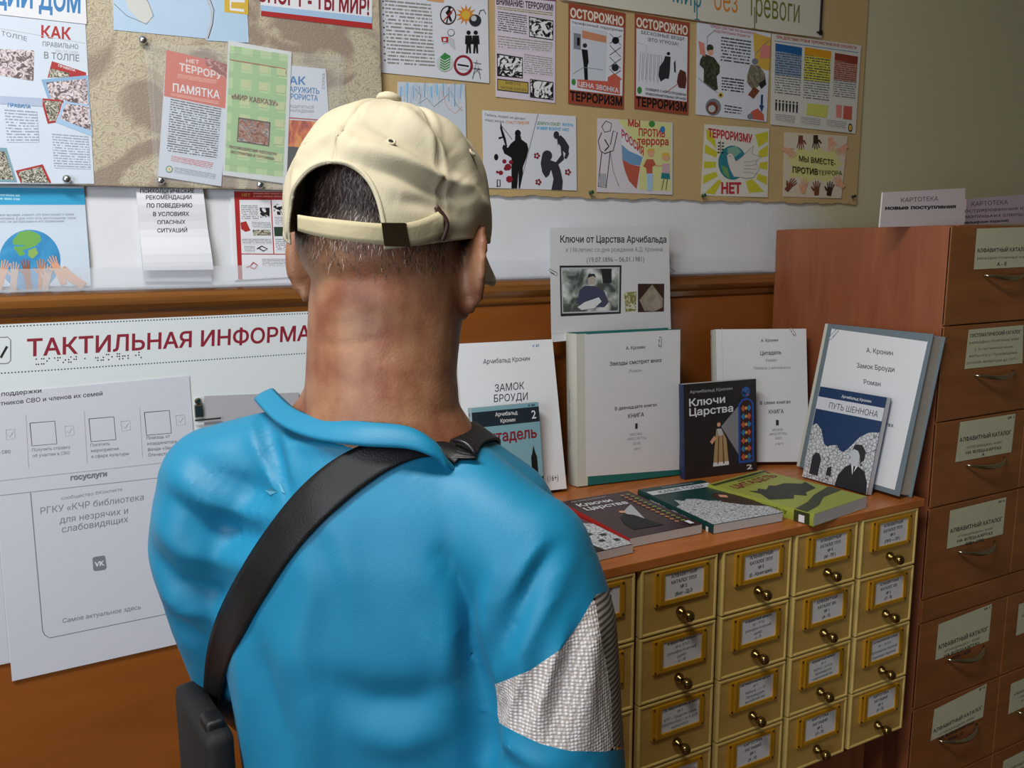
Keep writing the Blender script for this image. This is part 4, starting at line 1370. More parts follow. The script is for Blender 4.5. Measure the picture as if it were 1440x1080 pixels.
# ---- white strip under the boards
YW = D - .004
root, s = paper('poster of a globe held up by many hands, in the clear holder at the left', [(-140, 262), (118, 262), (128, 402), (-140, 404)], YW, mat('#d0dff0', .4, name='globe_poster_paper'), bend=lambda u, v: .002 * math.sin(v * 40) + .002)
s.quad([(-140, 262), (118, 265), (120, 288), (-140, 288)], CYAN)
s.lines([(0, 273), (28, 274), (28, 284), (0, 283)], 2, '#35a9dc', '#a8dcf0')
s.text('или звучания, а может, это тоже говорит о любви', (0, 304), (104, 303), 3.6, GREY, bold=0); s.text('человека. В дом этого есть все похищение, такую', (0, 309), (107, 308), 3.6, GREY, bold=0); s.text('что, не застрахован и его проявления', (0, 313.5), (90, 312.5), 3.6, GREY, bold=0)
s.disc((42, 366), 43, photo_mat('globe_sea_print', [(0, '#1c6aa8'), (.5, '#3b97d0'), (.8, '#5fb2e0')], 25), n=40)
s.poly([(18, 338), (28, 326), (42, 324), (56, 330), (58, 338), (50, 346), (38, 350), (32, 352), (36, 358), (28, 360), (20, 350)], mat('#6fae52', .5, name='land_green'))
s.poly([(40, 352), (50, 348), (54, 356), (46, 364), (40, 360)], mat('#8fb45c', .5, name='land_green2'))
HND = [SKINK, mat('#d0b0a0', .5, name='hand_pale'), mat('#9a5a3a', .5, name='hand_brown'), mat('#c98a66', .5, name='hand_tan')]


def hand(s, x, y, sc, ang, m, spread=.28):
    """printed hand silhouette: fingers pointing along ang"""
    ca, sa = math.cos(ang), math.sin(ang)
    T = lambda u, v: (x + sc * (u * ca - v * sa), y + sc * (u * sa + v * ca))
    s.poly([T(-2.2, -.42), (T(-.2, -.42)), T(.1, -.5), T(.75, -.45), T(.75, .45), T(.1, .5), T(-.2, .42), T(-2.2, .42)], m)
    for k, (o, l) in enumerate(((-.34, .95), (-.12, 1.15), (.12, 1.1), (.34, .85))):
        a2 = (k - 1.5) * spread * .5
        dx, dy = math.cos(a2), math.sin(a2)
        p, q = (.65, o), (.65 + l * dx, o + l * dy)
        w = .10
        s.poly([T(p[0] + dy * w, p[1] - dx * w), T(q[0] + dy * w * .8, q[1] - dx * w * .8), T(q[0] + dx * .08, q[1] + dy * .08), T(q[0] - dy * w * .8, q[1] + dx * w * .8), T(p[0] - dy * w, p[1] + dx * w)], m)
    s.poly([T(.0, -.4), T(.25, -.4), T(.75, -.95), T(.62, -1.05), T(.0, -.62)], m)


for i, (x, y, a) in enumerate(((4, 385, -1.3), (20, 388, -1.5), (38, 384, -1.7), (58, 384, -1.55), (80, 378, -2.0), (66, 392, -1.4), (-12, 380, -1.2))):
    hand(s, x, y, 11, a, HND[i % 4])
s.stroke([(86, 378), (100, 390), (118, 402)], 12, SKINK)
s.build('print', root)

root, s = paper('stack of white sheets headed with psychological recommendations, hanging with wavy folds', [(191, 266), (285, 264), (299, 379), (201, 380)], YW - .006, WHITE, 'notice_stack', 'notice',
                bend=lambda u, v: .003 * math.sin(v * 70) + .010 * max(0, 1 - v / .12))
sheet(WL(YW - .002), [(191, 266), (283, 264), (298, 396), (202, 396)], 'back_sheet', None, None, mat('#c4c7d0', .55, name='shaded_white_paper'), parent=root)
for t, y, a, c in (('ПСИХОЛОГИЧЕСКИЕ', 271.5, 197, 273), ('РЕКОМЕНДАЦИИ', 280.5, 205, 269), ('ПО ПОВЕДЕНИЮ', 292, 206, 270), ('В УСЛОВИЯХ', 304, 215, 265.5), ('ОПАСНЫХ', 315.5, 221, 260.5), ('СИТУАЦИЙ', 327, 221, 263)):
    s.text(t, (a, y), (c, y - .5), 5.5, INK, bold=.02)
s.build('lettering', root)

root, s = paper('red bordered poster with small drawings, left of the head of the man', [(324, 268), (470, 270), (470, 386), (329, 394)], YW, WHITE)
s.quad([(329, 269), (470, 271), (470, 281), (331, 281)], RED); s.quad([(329, 269), (336, 269), (341, 393), (335, 393)], RED)
s.text('НЕТ', (340, 276), (352, 276.5), 4, GOLDINK); s.lines([(356, 271), (440, 272), (440, 280), (356, 279)], 2, '#b02a2a', '#e08a80')
s.stroke([(381, 281), (385, 357)], 1.4, RED); s.stroke([(338, 357), (470, 358)], 1.2, RED)
s.lines([(339, 289), (362, 289), (364, 309), (340, 309)], 8, '#e9ebf2', '#8a8d96'); s.quad([(365, 292), (379, 292), (379, 306), (366, 306)], BWPH)
s.quad([(384, 287), (405, 287), (405, 302), (385, 302)], BWPH); s.poly([(338, 313), (346, 311), (352, 324), (345, 326), (339, 322)], RED)
s.lines([(354, 312), (380, 313), (381, 321), (355, 320)], 4, '#e9ebf2', '#8a8d96'); s.quad([(355, 323), (380, 323), (381, 331), (356, 331)], CROWD2)
s.quad([(385, 319), (404, 319), (404, 332), (386, 332)], mat('#2c4032', .5, name='dark_photo')); s.lines([(340, 336), (381, 336), (382, 343), (341, 343)], 3, '#e9ebf2', '#8a8d96')
s.lines([(386, 305), (420, 305), (420, 316), (387, 316)], 5, '#e9ebf2', '#8a8d96'); s.lines([(387, 336), (420, 336), (420, 352), (388, 352)], 6, '#e9ebf2', '#8a8d96')
s.lines([(343, 346), (358, 346), (358, 354), (344, 354)], 4, '#e9ebf2', '#8a8d96'); s.stroke([(361, 350), (368, 346), (376, 350), (370, 353), (364, 349)], 1.5, INK)
s.stroke([(346, 376), (352, 374), (356, 369), (362, 373), (358, 378), (352, 376)], 1.6, RED); s.lines([(368, 364), (410, 364), (410, 374), (369, 374)], 5, '#e9ebf2', '#8a8d96')
s.build('print', root)

# clear acrylic ledge that holds the papers above the rail
g = Geo()
xa, xb = -1.2, wall_pt(1085, 380, D - .02)[0]
g.box((xa, D - .034, zz(1.5385)), (xb, D - .0315, zz(1.572)), bev=.0006)
g.box((xa, D - .0315, zz(1.5385)), (xb, D - .001, zz(1.5385) + .003), bev=.0006)
g.box((xa, D - .0365, zz(1.5395)), (xb, D - .034, zz(1.5425)), bev=.0004)
o = g.build('document_ledge', clear_mat('acrylic', .22, (.97, .98, 1)), None, loc=(xa, D - .03, 1.535)); tag(o, 'long clear acrylic ledge above the wooden rail', 'ledge')

# ---- tactile information board on the wainscot
YB = D - .020
s = WL(YB)
q = [(-160, 461), (470, 441), (470, 497 + 360), (-160, 965)]
zt_, zb_ = wall_pt(0, 450, YB)[2], wall_pt(0, 935, YB)[2]
xr = wall_pt(520, 440, YB)[0]
g = Geo(); g.box((-.9, YB - .0002, zb_), (xr, D - .0145, zt_), bev=.0004)
BOARD = mat('#dfe6ea', .3, name='white_plastic')
o = g.build('information_board', BOARD, None, loc=(-.1, YB, zb_)); tag(o, 'large white tactile information board with red heading behind the man', 'information board')
info = o
DOT = mat('#3f5a66', .5, name='dot_ink')
z1, z2 = wall_pt(0, 459.5, YB)[2], wall_pt(0, 525, YB)[2]
n = 0
x = -.5
while x < xr - .01:
    for z in (z1, z2): s.quad([(x, z + .0010), (x + .0022, z + .0010), (x + .0022, z - .0010), (x, z - .0010)], DOT, px=False); s.layer = 1
    x += .0046
s.text('ТАКТИЛЬНАЯ ИНФОРМАЦИЯ', (38, 501), (492, 475), 23, DRED, bold=.02)
rb = random.Random(3)
for k in range(20):
    if k == 10: continue
    for i in range(2):
        for j in range(3):
            if rb.random() < .5:
                x_, y_ = 51 + k * 7.6 + i * 3, 505 - k * .5 + j * 3.6
                s.disc((x_, y_), 1.1, INK, n=8); s.layer = 2
s.stroke([(-20, 475), (11, 474), (15, 478), (15, 507), (11, 511), (-20, 512)], 1.4, GREY)
s.stroke([(-4, 497), (1, 503), (10, 487)], 3, BLACK)
s.build('raised_lettering', info)

FLM = mat('#d3d6e2', .22, name='glossy_laminate')
root, s = paper('laminated sheet on support measures with a row of empty code frames', [(-140, 566), (266, 528.5), (276, 665.5), (-140, 712)], YB - .0022, FLM)
s.text('поддержки', (2, 557), (58, 552), 6, INK, bold=.01); s.text('участников СВО и членов их семей', (-22, 572.5), (144, 556), 6, INK, bold=.01)
for x, y in ((42, 594), (125, 588), (203, 579)):
    fr_ = [(x, y + 1), (x + 35, y - 2), (x + 38, y + 30), (x + 3, y + 33)]
    s.stroke(fr_ + [fr_[0]], .9, INK)
for (x, y, L) in ((45, 637, ('Получить справку', 'об участии в СВО')), (127, 630, ('Посетить', 'мероприятия', 'в сфере культуры')), (206, 620, ('Помощь от', 'координатора', 'фонда «Защитники', 'Отечества»')), (-35, 643, ('участникам СВО', 'и семей'))):
    for k, t in enumerate(L):
        v, f = text_shape(t, 0.0); w = v[:, 0].max() * 4.3 / .7
        s.text(t, (x + k * .8, y + k * 8 - 2), (x + k * .8 + w, y + k * 8 - 2 - w * .085), 4.3, GREY, bold=.0)
for x, y in ((97, 605), (176, 598), (253, 590), (14, 610)):
    s.stroke([(x - 6, y - 6), (x + 6, y - 7), (x + 7, y + 6), (x - 5, y + 8), (x - 6, y - 6)], .6, LGREY); s.stroke([(x - 3, y + 1), (x, y + 4), (x + 4, y - 3)], .6, LGREY)
for x in (36, 118, 196): s.stroke([(x, 585 - x * .06), (x + 4, 662 - x * .1)], .5, LGREY)
s.text('госуслуги', (99, 675), (150, 669), 7, GREY, bold=.03)
s.stroke([(-60, 682), (275, 645)], .7, LGREY)
s.build('lettering', root)

root, s = paper('laminated notice of the library community page with a rounded frame, below the support sheet', [(-6, 690), (300, 655), (306, 893), (17, 958)], YB - .0010, FLM)
s.stroke([(43, 693), (60, 887), (63, 893), (70, 897), (300, 850)], 1.2, GREY)
s.text('сообщество ВКонтакте', (86, 703), (172, 690), 4.5, GREY, bold=0)
s.text('РГКУ «КЧР библиотека', (57, 723), (202, 703), 9, GREY, bold=0); s.text('для незрячих и', (84, 736), (180, 722), 9, GREY, bold=0); s.text('слабовидящих', (87, 749), (180, 734), 9, GREY, bold=0)
s.poly([(130, 785), (133, 783), (146, 781), (148, 783), (150, 798), (148, 801), (134, 803), (131, 801)], GREY); s.text('VK', (133, 797), (147, 794.5), 6.5, WHITE, bold=.03)
s.text('Самое актуальное здесь', (88, 876), (198, 856), 6, GREY, bold=0)
s.build('lettering', root)

root, s = paper('white laminated sheet cut off by the left edge, beside the community notice', [(-160, 706), (-7, 693), (13, 931), (-160, 952)], YB - .0006, FLM)
s.stroke([(-60, 716), (-20, 712)], 1, LGREY); s.build('lettering', root)

# grey holder with a metal clip beside the collar
root, s = paper('grey document holder with a metal clip, beside the collar of the man', [(287, 557), (420, 552), (420, 640), (287, 645)], YB - .004, mat('#b3b3bb', .35, name='grey_plastic'), 'document_holder', 'holder')
p = wall_pt(279, 572, YB - .006)
g = Geo()
g.box((p[0] - .007, YB - .010, p[2] - .018), (p[0] + .007, YB - .001, p[2] + .004), bev=.0015)
g.lathe((p[0], YB - .001, p[2] + .010), (0, -1, 0), [(0, .005), (.004, .006), (.009, .006), (.011, .004)], 12)
g.box((p[0] - .008, YB - .013, p[2] - .024), (p[0] + .035, YB - .010, p[2] - .021), bev=.0008)
g.build('metal_clip', NICKEL, root)

# ---- beige board
LPAP = mat('#dcdfea', .5, name='cool_white_paper')
root, s = paper('rules poster with warning signs, at the upper left of the beige board', [(526, -120), (684, -100), (688, 117), (536, 102)], YR, LPAP, bend=curl)
s.lines([(541, 0), (606, 6), (612, 96), (545, 92)], 18, '#dcdfea', '#8a8f88')
for k in range(10): s.disc((538.5 + k * .3, 2 + k * 9.2), 1.2, INK, n=8)
s.quad([(600, -4), (624, -3), (624, 4), (600, 1)], mat('#d9a070', .5, name='orange_tint'))
s.disc((630, 21.5), 11.5, DBROWN, ry=13.5); s.disc((630, 21.5), 9.8, LPAP, ry=11.5); s.poly([(627, 32), (629, 22), (626, 18), (631, 12), (636, 18), (633, 22), (636, 30), (633, 31), (630, 25), (629, 33)], BLACK); s.disc((632, 11.5), 2.2, BLACK); s.stroke([(623, 30), (638, 13)], 1.6, RED)
pts = []
for k in range(24):
    a = k / 24 * 2 * math.pi; r = 15 if k % 2 == 0 else 7.5
    pts.append((655 + r * math.cos(a), 21 + r * math.sin(a)))
s.poly(pts, ORANGE); s.disc((655, 21), 6, GOLDINK)
s.disc((668, 29), 8.5, INK); s.disc((666, 26), 4, LGREY); s.stroke([(673, 21), (675, 15), (680, 14), (683, 20)], 1.2, INK)
s.disc((634, 46), 5, INK); s.disc((634, 46), 4.2, LPAP); s.poly([(622, 52), (632, 51), (638, 56), (640, 70), (636, 68), (630, 60), (622, 62)], LGREY); s.quad([(620, 52), (630, 52), (630, 60), (621, 59)], RED); s.quad([(623, 54), (627, 54), (627, 58), (623, 58)], LPAP)
for x in (658.5, 668.5):
    s.disc((x, 46), 3, BLACK); s.poly([(x - 4.5, 50), (x + 4.5, 50), (x + 5.5, 62), (x + 3, 62), (x + 3.5, 75), (x + 1, 75), (x, 64), (x - 1, 75), (x - 3.5, 75), (x - 3, 62), (x - 5, 62)], BLACK)
s.disc((625, 89), 12, mat('#c4d0d0', .5, name='pale_teal')); s.poly([(619, 80), (625, 74), (633, 79), (632, 97), (625, 101), (618, 97)], GREEN)
for k in range(5): s.stroke([(618.5, 82 + k * 3.5), (625, 86 + k * 3.5), (632, 82 + k * 3.5)], 1, WHITE)
s.disc((651, 92), 13.5, DRED, ry=14.5); s.disc((651, 92), 10, LPAP, ry=11); s.stroke([(643, 91), (659, 93.5)], 2.6, BLACK); s.text('ОПАСНО', (644, 98), (658, 100), 3, GREY, bold=0)
s.stroke([(664, 111), (670, 84), (675, 111)], .9, INK); s.stroke([(665, 88), (676, 90)], .8, INK); s.stroke([(664, 96), (677, 98)], .8, INK); s.stroke([(665, 104), (674, 96), (667, 96), (675, 105)], .6, INK)
s.build('print', root)

root, s = paper('pale blue crayon drawing just above the top of the cap', [(559, 115), (654, 119), (656, 215), (559, 212)], YR, mat('#cdd6e2', .6, name='drawing_paper'))
for k in range(44):
    x = 562 + k * 2.1; y0 = 119 + 3 * math.sin(k); s.stroke([(x, y0), (x + rb.uniform(-1, 1), y0 + rb.uniform(12, 34))], 1.1, (SKYB, CYAN, SKYB, LGREY)[k % 4]); s.layer = 2 + k % 3
s.stroke([(584, 125), (592, 135), (588, 146), (600, 138), (610, 150), (625, 138), (634, 128), (642, 148), (650, 156)], .8, GREY); s.stroke([(622, 128), (628, 150), (640, 160), (650, 150)], .7, PINK)
s.build('print', root)

root, s = paper('lilac newspaper sheet about terrorism with black and white photographs', [(696, -90), (781, -80), (780.5, 145), (697, 136)], YR, mat('#ddd2e2', .5, name='lilac_paper'), bend=curl)
s.quad([(696, -20), (781, -12), (781, 2), (696, -6)], mat('#7a4a62', .5, name='purple_ink'))
s.text('ВНИМАНИЕ! ТЕРРОРИЗМ!', (698, 6), (778, 15.5), 9, mat('#3d2433', .5, name='plum_ink'), bold=.03)
s.lines([(699, 9), (777, 18), (777, 24), (699, 14)], 2, '#ddd2e2', '#8a8a3a'); s.lines([(700, 16), (741, 22), (740, 50), (700, 44)], 9, '#ddd2e2', '#555560')
s.quad([(743.5, 23), (778, 29), (778, 57), (744, 52)], INK); s.quad([(744.5, 24.5), (777, 30.5), (777, 55.5), (745, 50.5)], BWPH)
s.lines([(700, 50), (777, 60), (777, 74), (700, 68)], 5, '#ddd2e2', '#9a9690'); s.lines([(737, 76), (777, 82), (777, 108), (736, 104)], 9, '#ddd2e2', '#9a9690')
s.quad([(698.5, 75), (735, 81), (735, 110.5), (699, 107)], INK); s.quad([(699.8, 77), (734, 82.5), (734, 109), (700, 105.5)], BWPH)
s.quad([(699, 110.5), (743, 115.5), (743, 132), (699, 127)], INK); s.quad([(700, 112), (742, 116.8), (742, 130.5), (700, 125.7)], mat('#b9a04e', .5, name='mustard_ink')); s.text('ВМЕСТЕ', (711, 118), (732, 120.5), 3.6, INK, bold=0); s.text('ПРОТИВ ТЕРРОРА', (704, 125), (740, 129), 3.6, INK, bold=0)
s.quad([(745, 111), (778, 115.5), (778, 141), (745, 137)], INK); s.quad([(746, 112.5), (777, 116.8), (777, 139.5), (746, 135.8)], BWPH)
s.build('print', root)

root, s = paper('poster with black silhouettes of an armed man and of a mother lifting her child', [(678, 155), (810, 163.5), (811, 268), (680, 264)], YR, LPAP, bend=curl)
s.text('Гибель людей не делает', (682, 163), (739, 169), 3.6, INK, bold=0); s.text('нашу жизнь', (682, 170), (709, 173), 3.6, INK, bold=0); s.text('СЧАСТЛИВОЙ!', (711, 174), (744, 175), 4, ORANGE, bold=.02)
s.text('ДОБРОТА СПАСЁТ', (755, 175), (788, 177), 3.8, GREEN, bold=.02); s.text('ЖИЗНЬ', (790, 177), (806, 178), 4, CYAN, bold=.02); s.text('И МИР ВОКРУГ НАС', (755, 182), (800, 184.5), 4, CYAN, bold=.03)
s.stroke([(756.5, 160), (730, 265)], 1, GREY)
s.disc((728, 187.5), 4.2, BLACK, ry=5)
s.poly([(724, 191), (732, 191), (733, 196), (741, 202), (743, 210), (740, 222), (735, 235), (735, 245), (731, 265), (729, 265), (729, 240), (727, 265), (719, 265), (719, 222), (716, 220), (709, 216), (706, 208), (708, 203), (714, 208), (718, 202), (724, 197)], BLACK)
s.poly([(704, 171), (706.5, 182), (711, 195), (713, 206), (711, 207), (707, 194), (701, 196), (701, 193), (706, 192), (703, 180)], BLACK); s.stroke([(706, 178), (720, 196)], .8, BLACK)
s.disc((697.5, 221), 3, BLACK, ry=4.5); s.stroke([(699, 262), (699, 253), (703, 253), (703, 262), (698, 262)], 1.6, BLACK)
for x, y, r in ((709, 227, 3.2), (704, 243, 3.4), (714, 235, 5), (716, 252, 5), (711, 237, 3), (699, 242, 2), (718, 228, 3)): s.disc((x, y), r, DRED, n=7)
SIL = mat('#34333e', .5, name='charcoal_ink')
s.disc((782, 190), 4, SIL, ry=5.5); s.poly([(783, 194), (788, 190), (794, 196), (800, 206), (799, 214), (800, 216), (796, 224), (793, 222), (795, 216), (791, 212), (793, 224), (785, 231), (778, 231), (783, 226), (789, 218), (788, 206), (785, 202), (784, 205)], SIL)
s.disc((769, 219), 7, SIL, ry=7.5); s.poly([(762, 218), (760, 230), (762, 242), (767, 250), (772, 246), (775, 236), (776, 228)], SIL); s.poly([(773, 225), (784, 229), (788, 240), (791, 255), (790, 267), (775, 267), (778, 252), (775, 240), (770, 232)], SIL)
for x, y in ((754.5, 219), (798, 242), (756.5, 256)):
    for k in range(5):
        a = k * 1.257; s.disc((x + 3 * math.cos(a), y + 3 * math.sin(a)), 1.7, DRED, n=7)
s.build('print', root)


def warn(label, q, mid, label_extra):
    root, s = paper(label, q, YR, mat('#9c4a34', .5, name='rust_red_paper'), bend=curl)
    s.quad([bil(q, .03, .155), bil(q, .97, .155), bil(q, .97, .86), bil(q, .03, .86)], LPAP)
    s.text('ОСТОРОЖНО', bil(q, .03, .135), bil(q, .97, .135), 12, mat('#e6ddd0', .5, name='poster_white'), bold=.04)
    s.text('ТЕРРОРИЗМ', bil(q, .03, .965), bil(q, .97, .965), 12, BLACK, bold=.04)
    return root, s


q1 = [(799.5, 4), (879.5, 18.5), (877, 154), (799, 145.5)]
root, s = warn('rust-red ОСТОРОЖНО poster with a man at a wall telephone, left of its pair', q1, 0, 0)
s.text('телефонный терроризм', bil(q1, .06, .20), bil(q1, .95, .20), 3.8, INK, bold=.01)
s.quad([bil(q1, .05, .22), bil(q1, .69, .22), bil(q1, .66, .76), bil(q1, .05, .76)], mat('#ccd2de', .5, name='booth_grey'))
s.quad([bil(q1, .24, .25), bil(q1, .67, .27), bil(q1, .67, .34), bil(q1, .24, .33)], mat('#c98a6a', .5, name='tile_print')); s.quad([bil(q1, .09, .29), bil(q1, .22, .29), bil(q1, .22, .45), bil(q1, .09, .45)], GREY); s.quad([bil(q1, .15, .33), bil(q1, .20, .33), bil(q1, .20, .41), bil(q1, .15, .41)], BLACK)
s.disc(bil(q1, .29, .40), 3.2, INK); s.poly([bil(q1, a, c) for a, c in ((.23, .44), (.34, .44), (.36, .56), (.34, .60), (.35, .76), (.29, .76), (.27, .60))], BLACK)
s.stroke([bil(q1, .08, .70), bil(q1, .27, .62), bil(q1, .62, .62)], .8, GREY)
for k in range(4): s.stroke([bil(q1, .73, .24 + k * .12), bil(q1, .93, .34 + k * .12)], .9, INK); s.stroke([bil(q1, .93, .24 + k * .12), bil(q1, .73, .34 + k * .12)], .9, INK)
s.disc(bil(q1, .83, .30), 5, BLACK); s.disc(bil(q1, .83, .58), 5, INK)
s.poly([bil(q1, a, c) for a, c in ((.16, .75), (.70, .73), (.70, .69), (.82, .64), (.96, .69), (.92, .70), (.92, .85), (.16, .83))], SALMON)
s.text('ЦЕНА ЗВОНКА', bil(q1, .18, .815), bil(q1, .90, .835), 6.5, LPAP, bold=.02); s.disc(bil(q1, .09, .78), 3, GREEN, ry=4.5)
s.build('print', root)
q2 = [(892.5, 18.5), (969.5, 32), (967.5, 161.5), (892, 153)]
root, s = warn('rust-red ОСТОРОЖНО poster on unattended things, right of its pair', q2, 0, 0)
s.text('БЕСХОЗНЫЕ ВЕЩИ', bil(q2, .12, .205), bil(q2, .90, .205), 4.5, INK, bold=.01); s.text('ЭТО УГРОЗА!', bil(q2, .24, .27), bil(q2, .80, .27), 4.5, INK, bold=.01)
for k in range(6): x0 = .08 + k * .07; s.stroke([bil(q2, x0, .70), bil(q2, x0 + .03, .40), bil(q2, x0 + .07, .40), bil(q2, x0 + .05, .68)], .7, GREY)
s.stroke([bil(q2, .05, .30), bil(q2, .22, .32), bil(q2, .22, .62)], 1, LGREY)
s.disc(bil(q2, .62, .37), 2.4, BLACK); s.poly([bil(q2, a, c) for a, c in ((.56, .40), (.66, .40), (.65, .56), (.63, .64), (.57, .64), (.48, .68), (.44, .62), (.46, .52), (.53, .46))], INK); s.poly([bil(q2, a, c) for a, c in ((.72, .46), (.75, .43), (.76, .56), (.73, .56))], INK)
s.poly([bil(q2, a, c) for a, c in ((.80, .58), (.84, .52), (.94, .54), (.96, .62), (.94, .72), (.82, .72), (.78, .66))], mat('#5c2f2a', .5, name='bag_ink')); s.stroke([bil(q2, .60, .78), bil(q2, .80, .68)], 1, SALMON)
s.text('СООБЩИТЕ О НЕЙ СОТРУДНИКАМ', bil(q2, .20, .79), bil(q2, .95, .80), 3.2, INK, bold=.02); s.text('ПРАВООХРАНИТЕЛЬНЫХ ОРГАНОВ', bil(q2, .20, .84), bil(q2, .95, .845), 3.2, INK, bold=.02); s.disc(bil(q2, .09, .80), 3.2, GREEN, ry=5)
s.build('print', root)

q3 = [(980, 31), (1084, 47), (1078, 171.5), (978.5, 161)]
root, s = paper('instruction poster with two soldiers, middle of the upper row of the beige board', q3, YR, LPAP, bend=curl)
Bq = lambda *P: [bil(q3, a, c) for a, c in P]
s.text('ПОРЯДОК ДЕЙСТВИЙ ПРИ ОБНАРУЖЕНИИ', bil(q3, .18, .035), bil(q3, .80, .045), 3.4, RED, bold=.02); s.text('ПОДОЗРИТЕЛЬНЫХ ПРЕДМЕТОВ', bil(q3, .24, .08), bil(q3, .72, .085), 3.2, RED, bold=.02)
s.poly(Bq((.76, .02), (1, .05), (1, .42), (.93, .42), (.80, .36), (.78, .2)), mat('#d9b04e', .5, name='yellow_room_ink')); s.stroke(Bq((.80, .26), (.98, .08)), 1.2, GREY); s.quad(Bq((.88, .14), (1, .14), (1, .28), (.86, .30)), PINK)
s.lines(Bq((.33, .12), (.74, .12), (.73, .40), (.33, .40)), 8, '#dcdfea', '#50525a'); s.lines(Bq((.35, .56), (.66, .56), (.66, .72), (.35, .72)), 5, '#dcdfea', '#30323a'); s.lines(Bq((.40, .86), (.64, .87), (.64, .96), (.40, .96)), 3, '#dcdfea', '#50525a')
SOL = photo_mat('uniform_print', [(0, '#20241c'), (.5, '#363a2c'), (.6, '#5a5a44')], 150)
s.disc(bil(q3, .18, .26), 5, SOL); s.disc(bil(q3, .19, .31), 4, SKINK); s.poly(Bq((.05, .40), (.10, .33), (.24, .36), (.32, .44), (.32, .52), (.28, .56), (.30, .70), (.26, .72), (.10, .64), (.10, .50), (.04, .46)), SOL)
s.disc(bil(q3, .80, .34), 4.5, GREY); s.poly(Bq((.70, .50), (.74, .38), (.86, .38), (.94, .46), (.96, .54), (.88, .60), (.78, .66), (.70, .58)), photo_mat('camo_print', [(0, '#4a463c'), (.5, '#77705f'), (.6, '#98907c')], 120))
s.poly(Bq((.86, .58), (.95, .52), (.97, .58), (.90, .64)), INK); s.poly(Bq((.72, .72), (.80, .62), (.88, .66), (.80, .76)), BROWN)
s.disc(bil(q3, .24, .90), 11, GREY, ry=12); s.disc(bil(q3, .23, .91), 8, BROWN, ry=9); s.disc(bil(q3, .22, .92), 5, LGREY); s.disc(bil(q3, .34, .76), 3.6, GOLDINK); s.disc(bil(q3, .34, .76), 1.8, INK)
s.stroke(Bq((.02, .60), (.16, .68), (.30, .74)), .8, GREY); s.stroke(Bq((.14, .30), (.14, .14), (.24, .06)), .8, GREY); s.quad(Bq((.02, .20), (.10, .22), (.12, .36), (.04, .34)), PINK)
s.poly(Bq((.90, .70), (.93, .70), (.93, .82), (.95, .82), (.92, .90), (.88, .82), (.90, .82)), mat('#234a7a', .5, name='arrow_blue')); s.poly(Bq((.72, .98), (.78, .90), (.86, .86), (.95, .92), (.96, .99)), SALMON); s.disc(bil(q3, .76, .96), 4, GREY)
s.build('print', root)

q4 = [(1085.5, 47.5), (1211, 64), (1203, 188), (1083.5, 175)]
root, s = paper('information poster with blue, yellow and red text columns, at the right of the beige board', q4, YR - .0006, mat('#d9d8d0', .5, name='off_white_paper'), bend=curl)
Bq = lambda *P: [bil(q4, a, c) for a, c in P]
s.text('ПРИ ДЕЙСТВИИ УРОВНЯ ТЕРРОРИСТИЧЕСКОЙ ОПАСНОСТИ', bil(q4, .05, .045), bil(q4, .95, .05), 4, RED, bold=.03); s.stroke(Bq((.03, .075), (.97, .085)), 1, BLUE)
for a0, a1, c1, c0, hdr, bg, mid, c2 in ((.04, .34, .12, .66, '#1f5f9c', '#8fa8c4', '#d9d8d0', .44), (.37, .67, .12, .68, '#d99a1c', '#d9d050', '#d9d8d0', .46), (.71, .97, .14, .62, '#8c3a2c', '#cc8a74', '#d9d8d0', .42)):
    s.lines(Bq((a0, c1), (a1, c1), (a1, c2), (a0, c2)), 12, bg, '#4c5058'); s.lines(Bq((a0, c2), (a1, c2), (a1, c0), (a0, c0)), 8, mid, '#6c7078'); s.quad(Bq((a0, c1 - .02), (a1, c1 - .01), (a1, c1 + .08), (a0, c1 + .06)), mat(hdr, .5, name='column_header'))
for k in range(7): x = .06 + k * .04; s.disc(bil(q4, x, .73), 1.4, INK); s.poly(Bq((x - .012, .75), (x + .012, .75), (x + .008, .84), (x - .008, .84)), INK)
s.quad(Bq((.42, .72), (.66, .72), (.65, .86), (.41, .85)), mat('#cfd06a', .5, name='yellow_tint')); s.quad(Bq((.75, .70), (.82, .70), (.82, .84), (.76, .84)), PINK); s.quad(Bq((.84, .70), (.94, .70), (.94, .85), (.84, .85)), SALMON)
for k in range(3): s.lines(Bq((.05 + k * .30, .88), (.28 + k * .30, .88), (.27 + k * .30, .96), (.05 + k * .30, .95)), 4, '#d9d8d0', '#8a8d90')
s.disc(bil(q4, .93, .94), 3, INK, ry=6); s.disc(bil(q4, .93, .94), 2, GOLDINK, ry=4)
s.build('print', root)

q5 = [(840, 166), (946, 172.5), (945.5, 274), (839, 270)]
root, s = paper('crayon drawing МЫ ПРОТИВ ТЕРРОРА with a tricolour flag and children', q5, YR, mat('#d8d2dc', .6, name='drawing_paper_lilac'), bend=curl)
s.poly([(868, 168), (943, 173), (943, 269), (898, 267), (902, 215), (885, 190)], mat('#d6d694', .6, name='yellow_crayon'))
s.poly([(874, 185), (905, 222), (903, 228), (874, 204)], mat('#e2e2e6', .6, name='white_crayon')); s.poly([(874, 203), (884, 212), (904, 221), (900, 233), (886, 231), (875, 224)], mat('#6f9cc4', .6, name='blue_crayon')); s.poly([(875, 224), (886, 231), (900, 234), (895, 266), (884, 254), (878, 238)], mat('#b85a48', .6, name='red_crayon'))
CR = mat('#b8323c', .6, name='crimson_crayon')
s.text('МЫ', (883, 177), (900, 179), 9, CR, bold=.04); s.text('ПРОТИВ', (898, 191), (935, 193), 10, CR, bold=.03); s.text('террора', (896, 203), (940, 204), 10, CR, bold=.03); s.text('РОССИЯ', (874, 193), (905, 219), 11, CR, bold=.03)
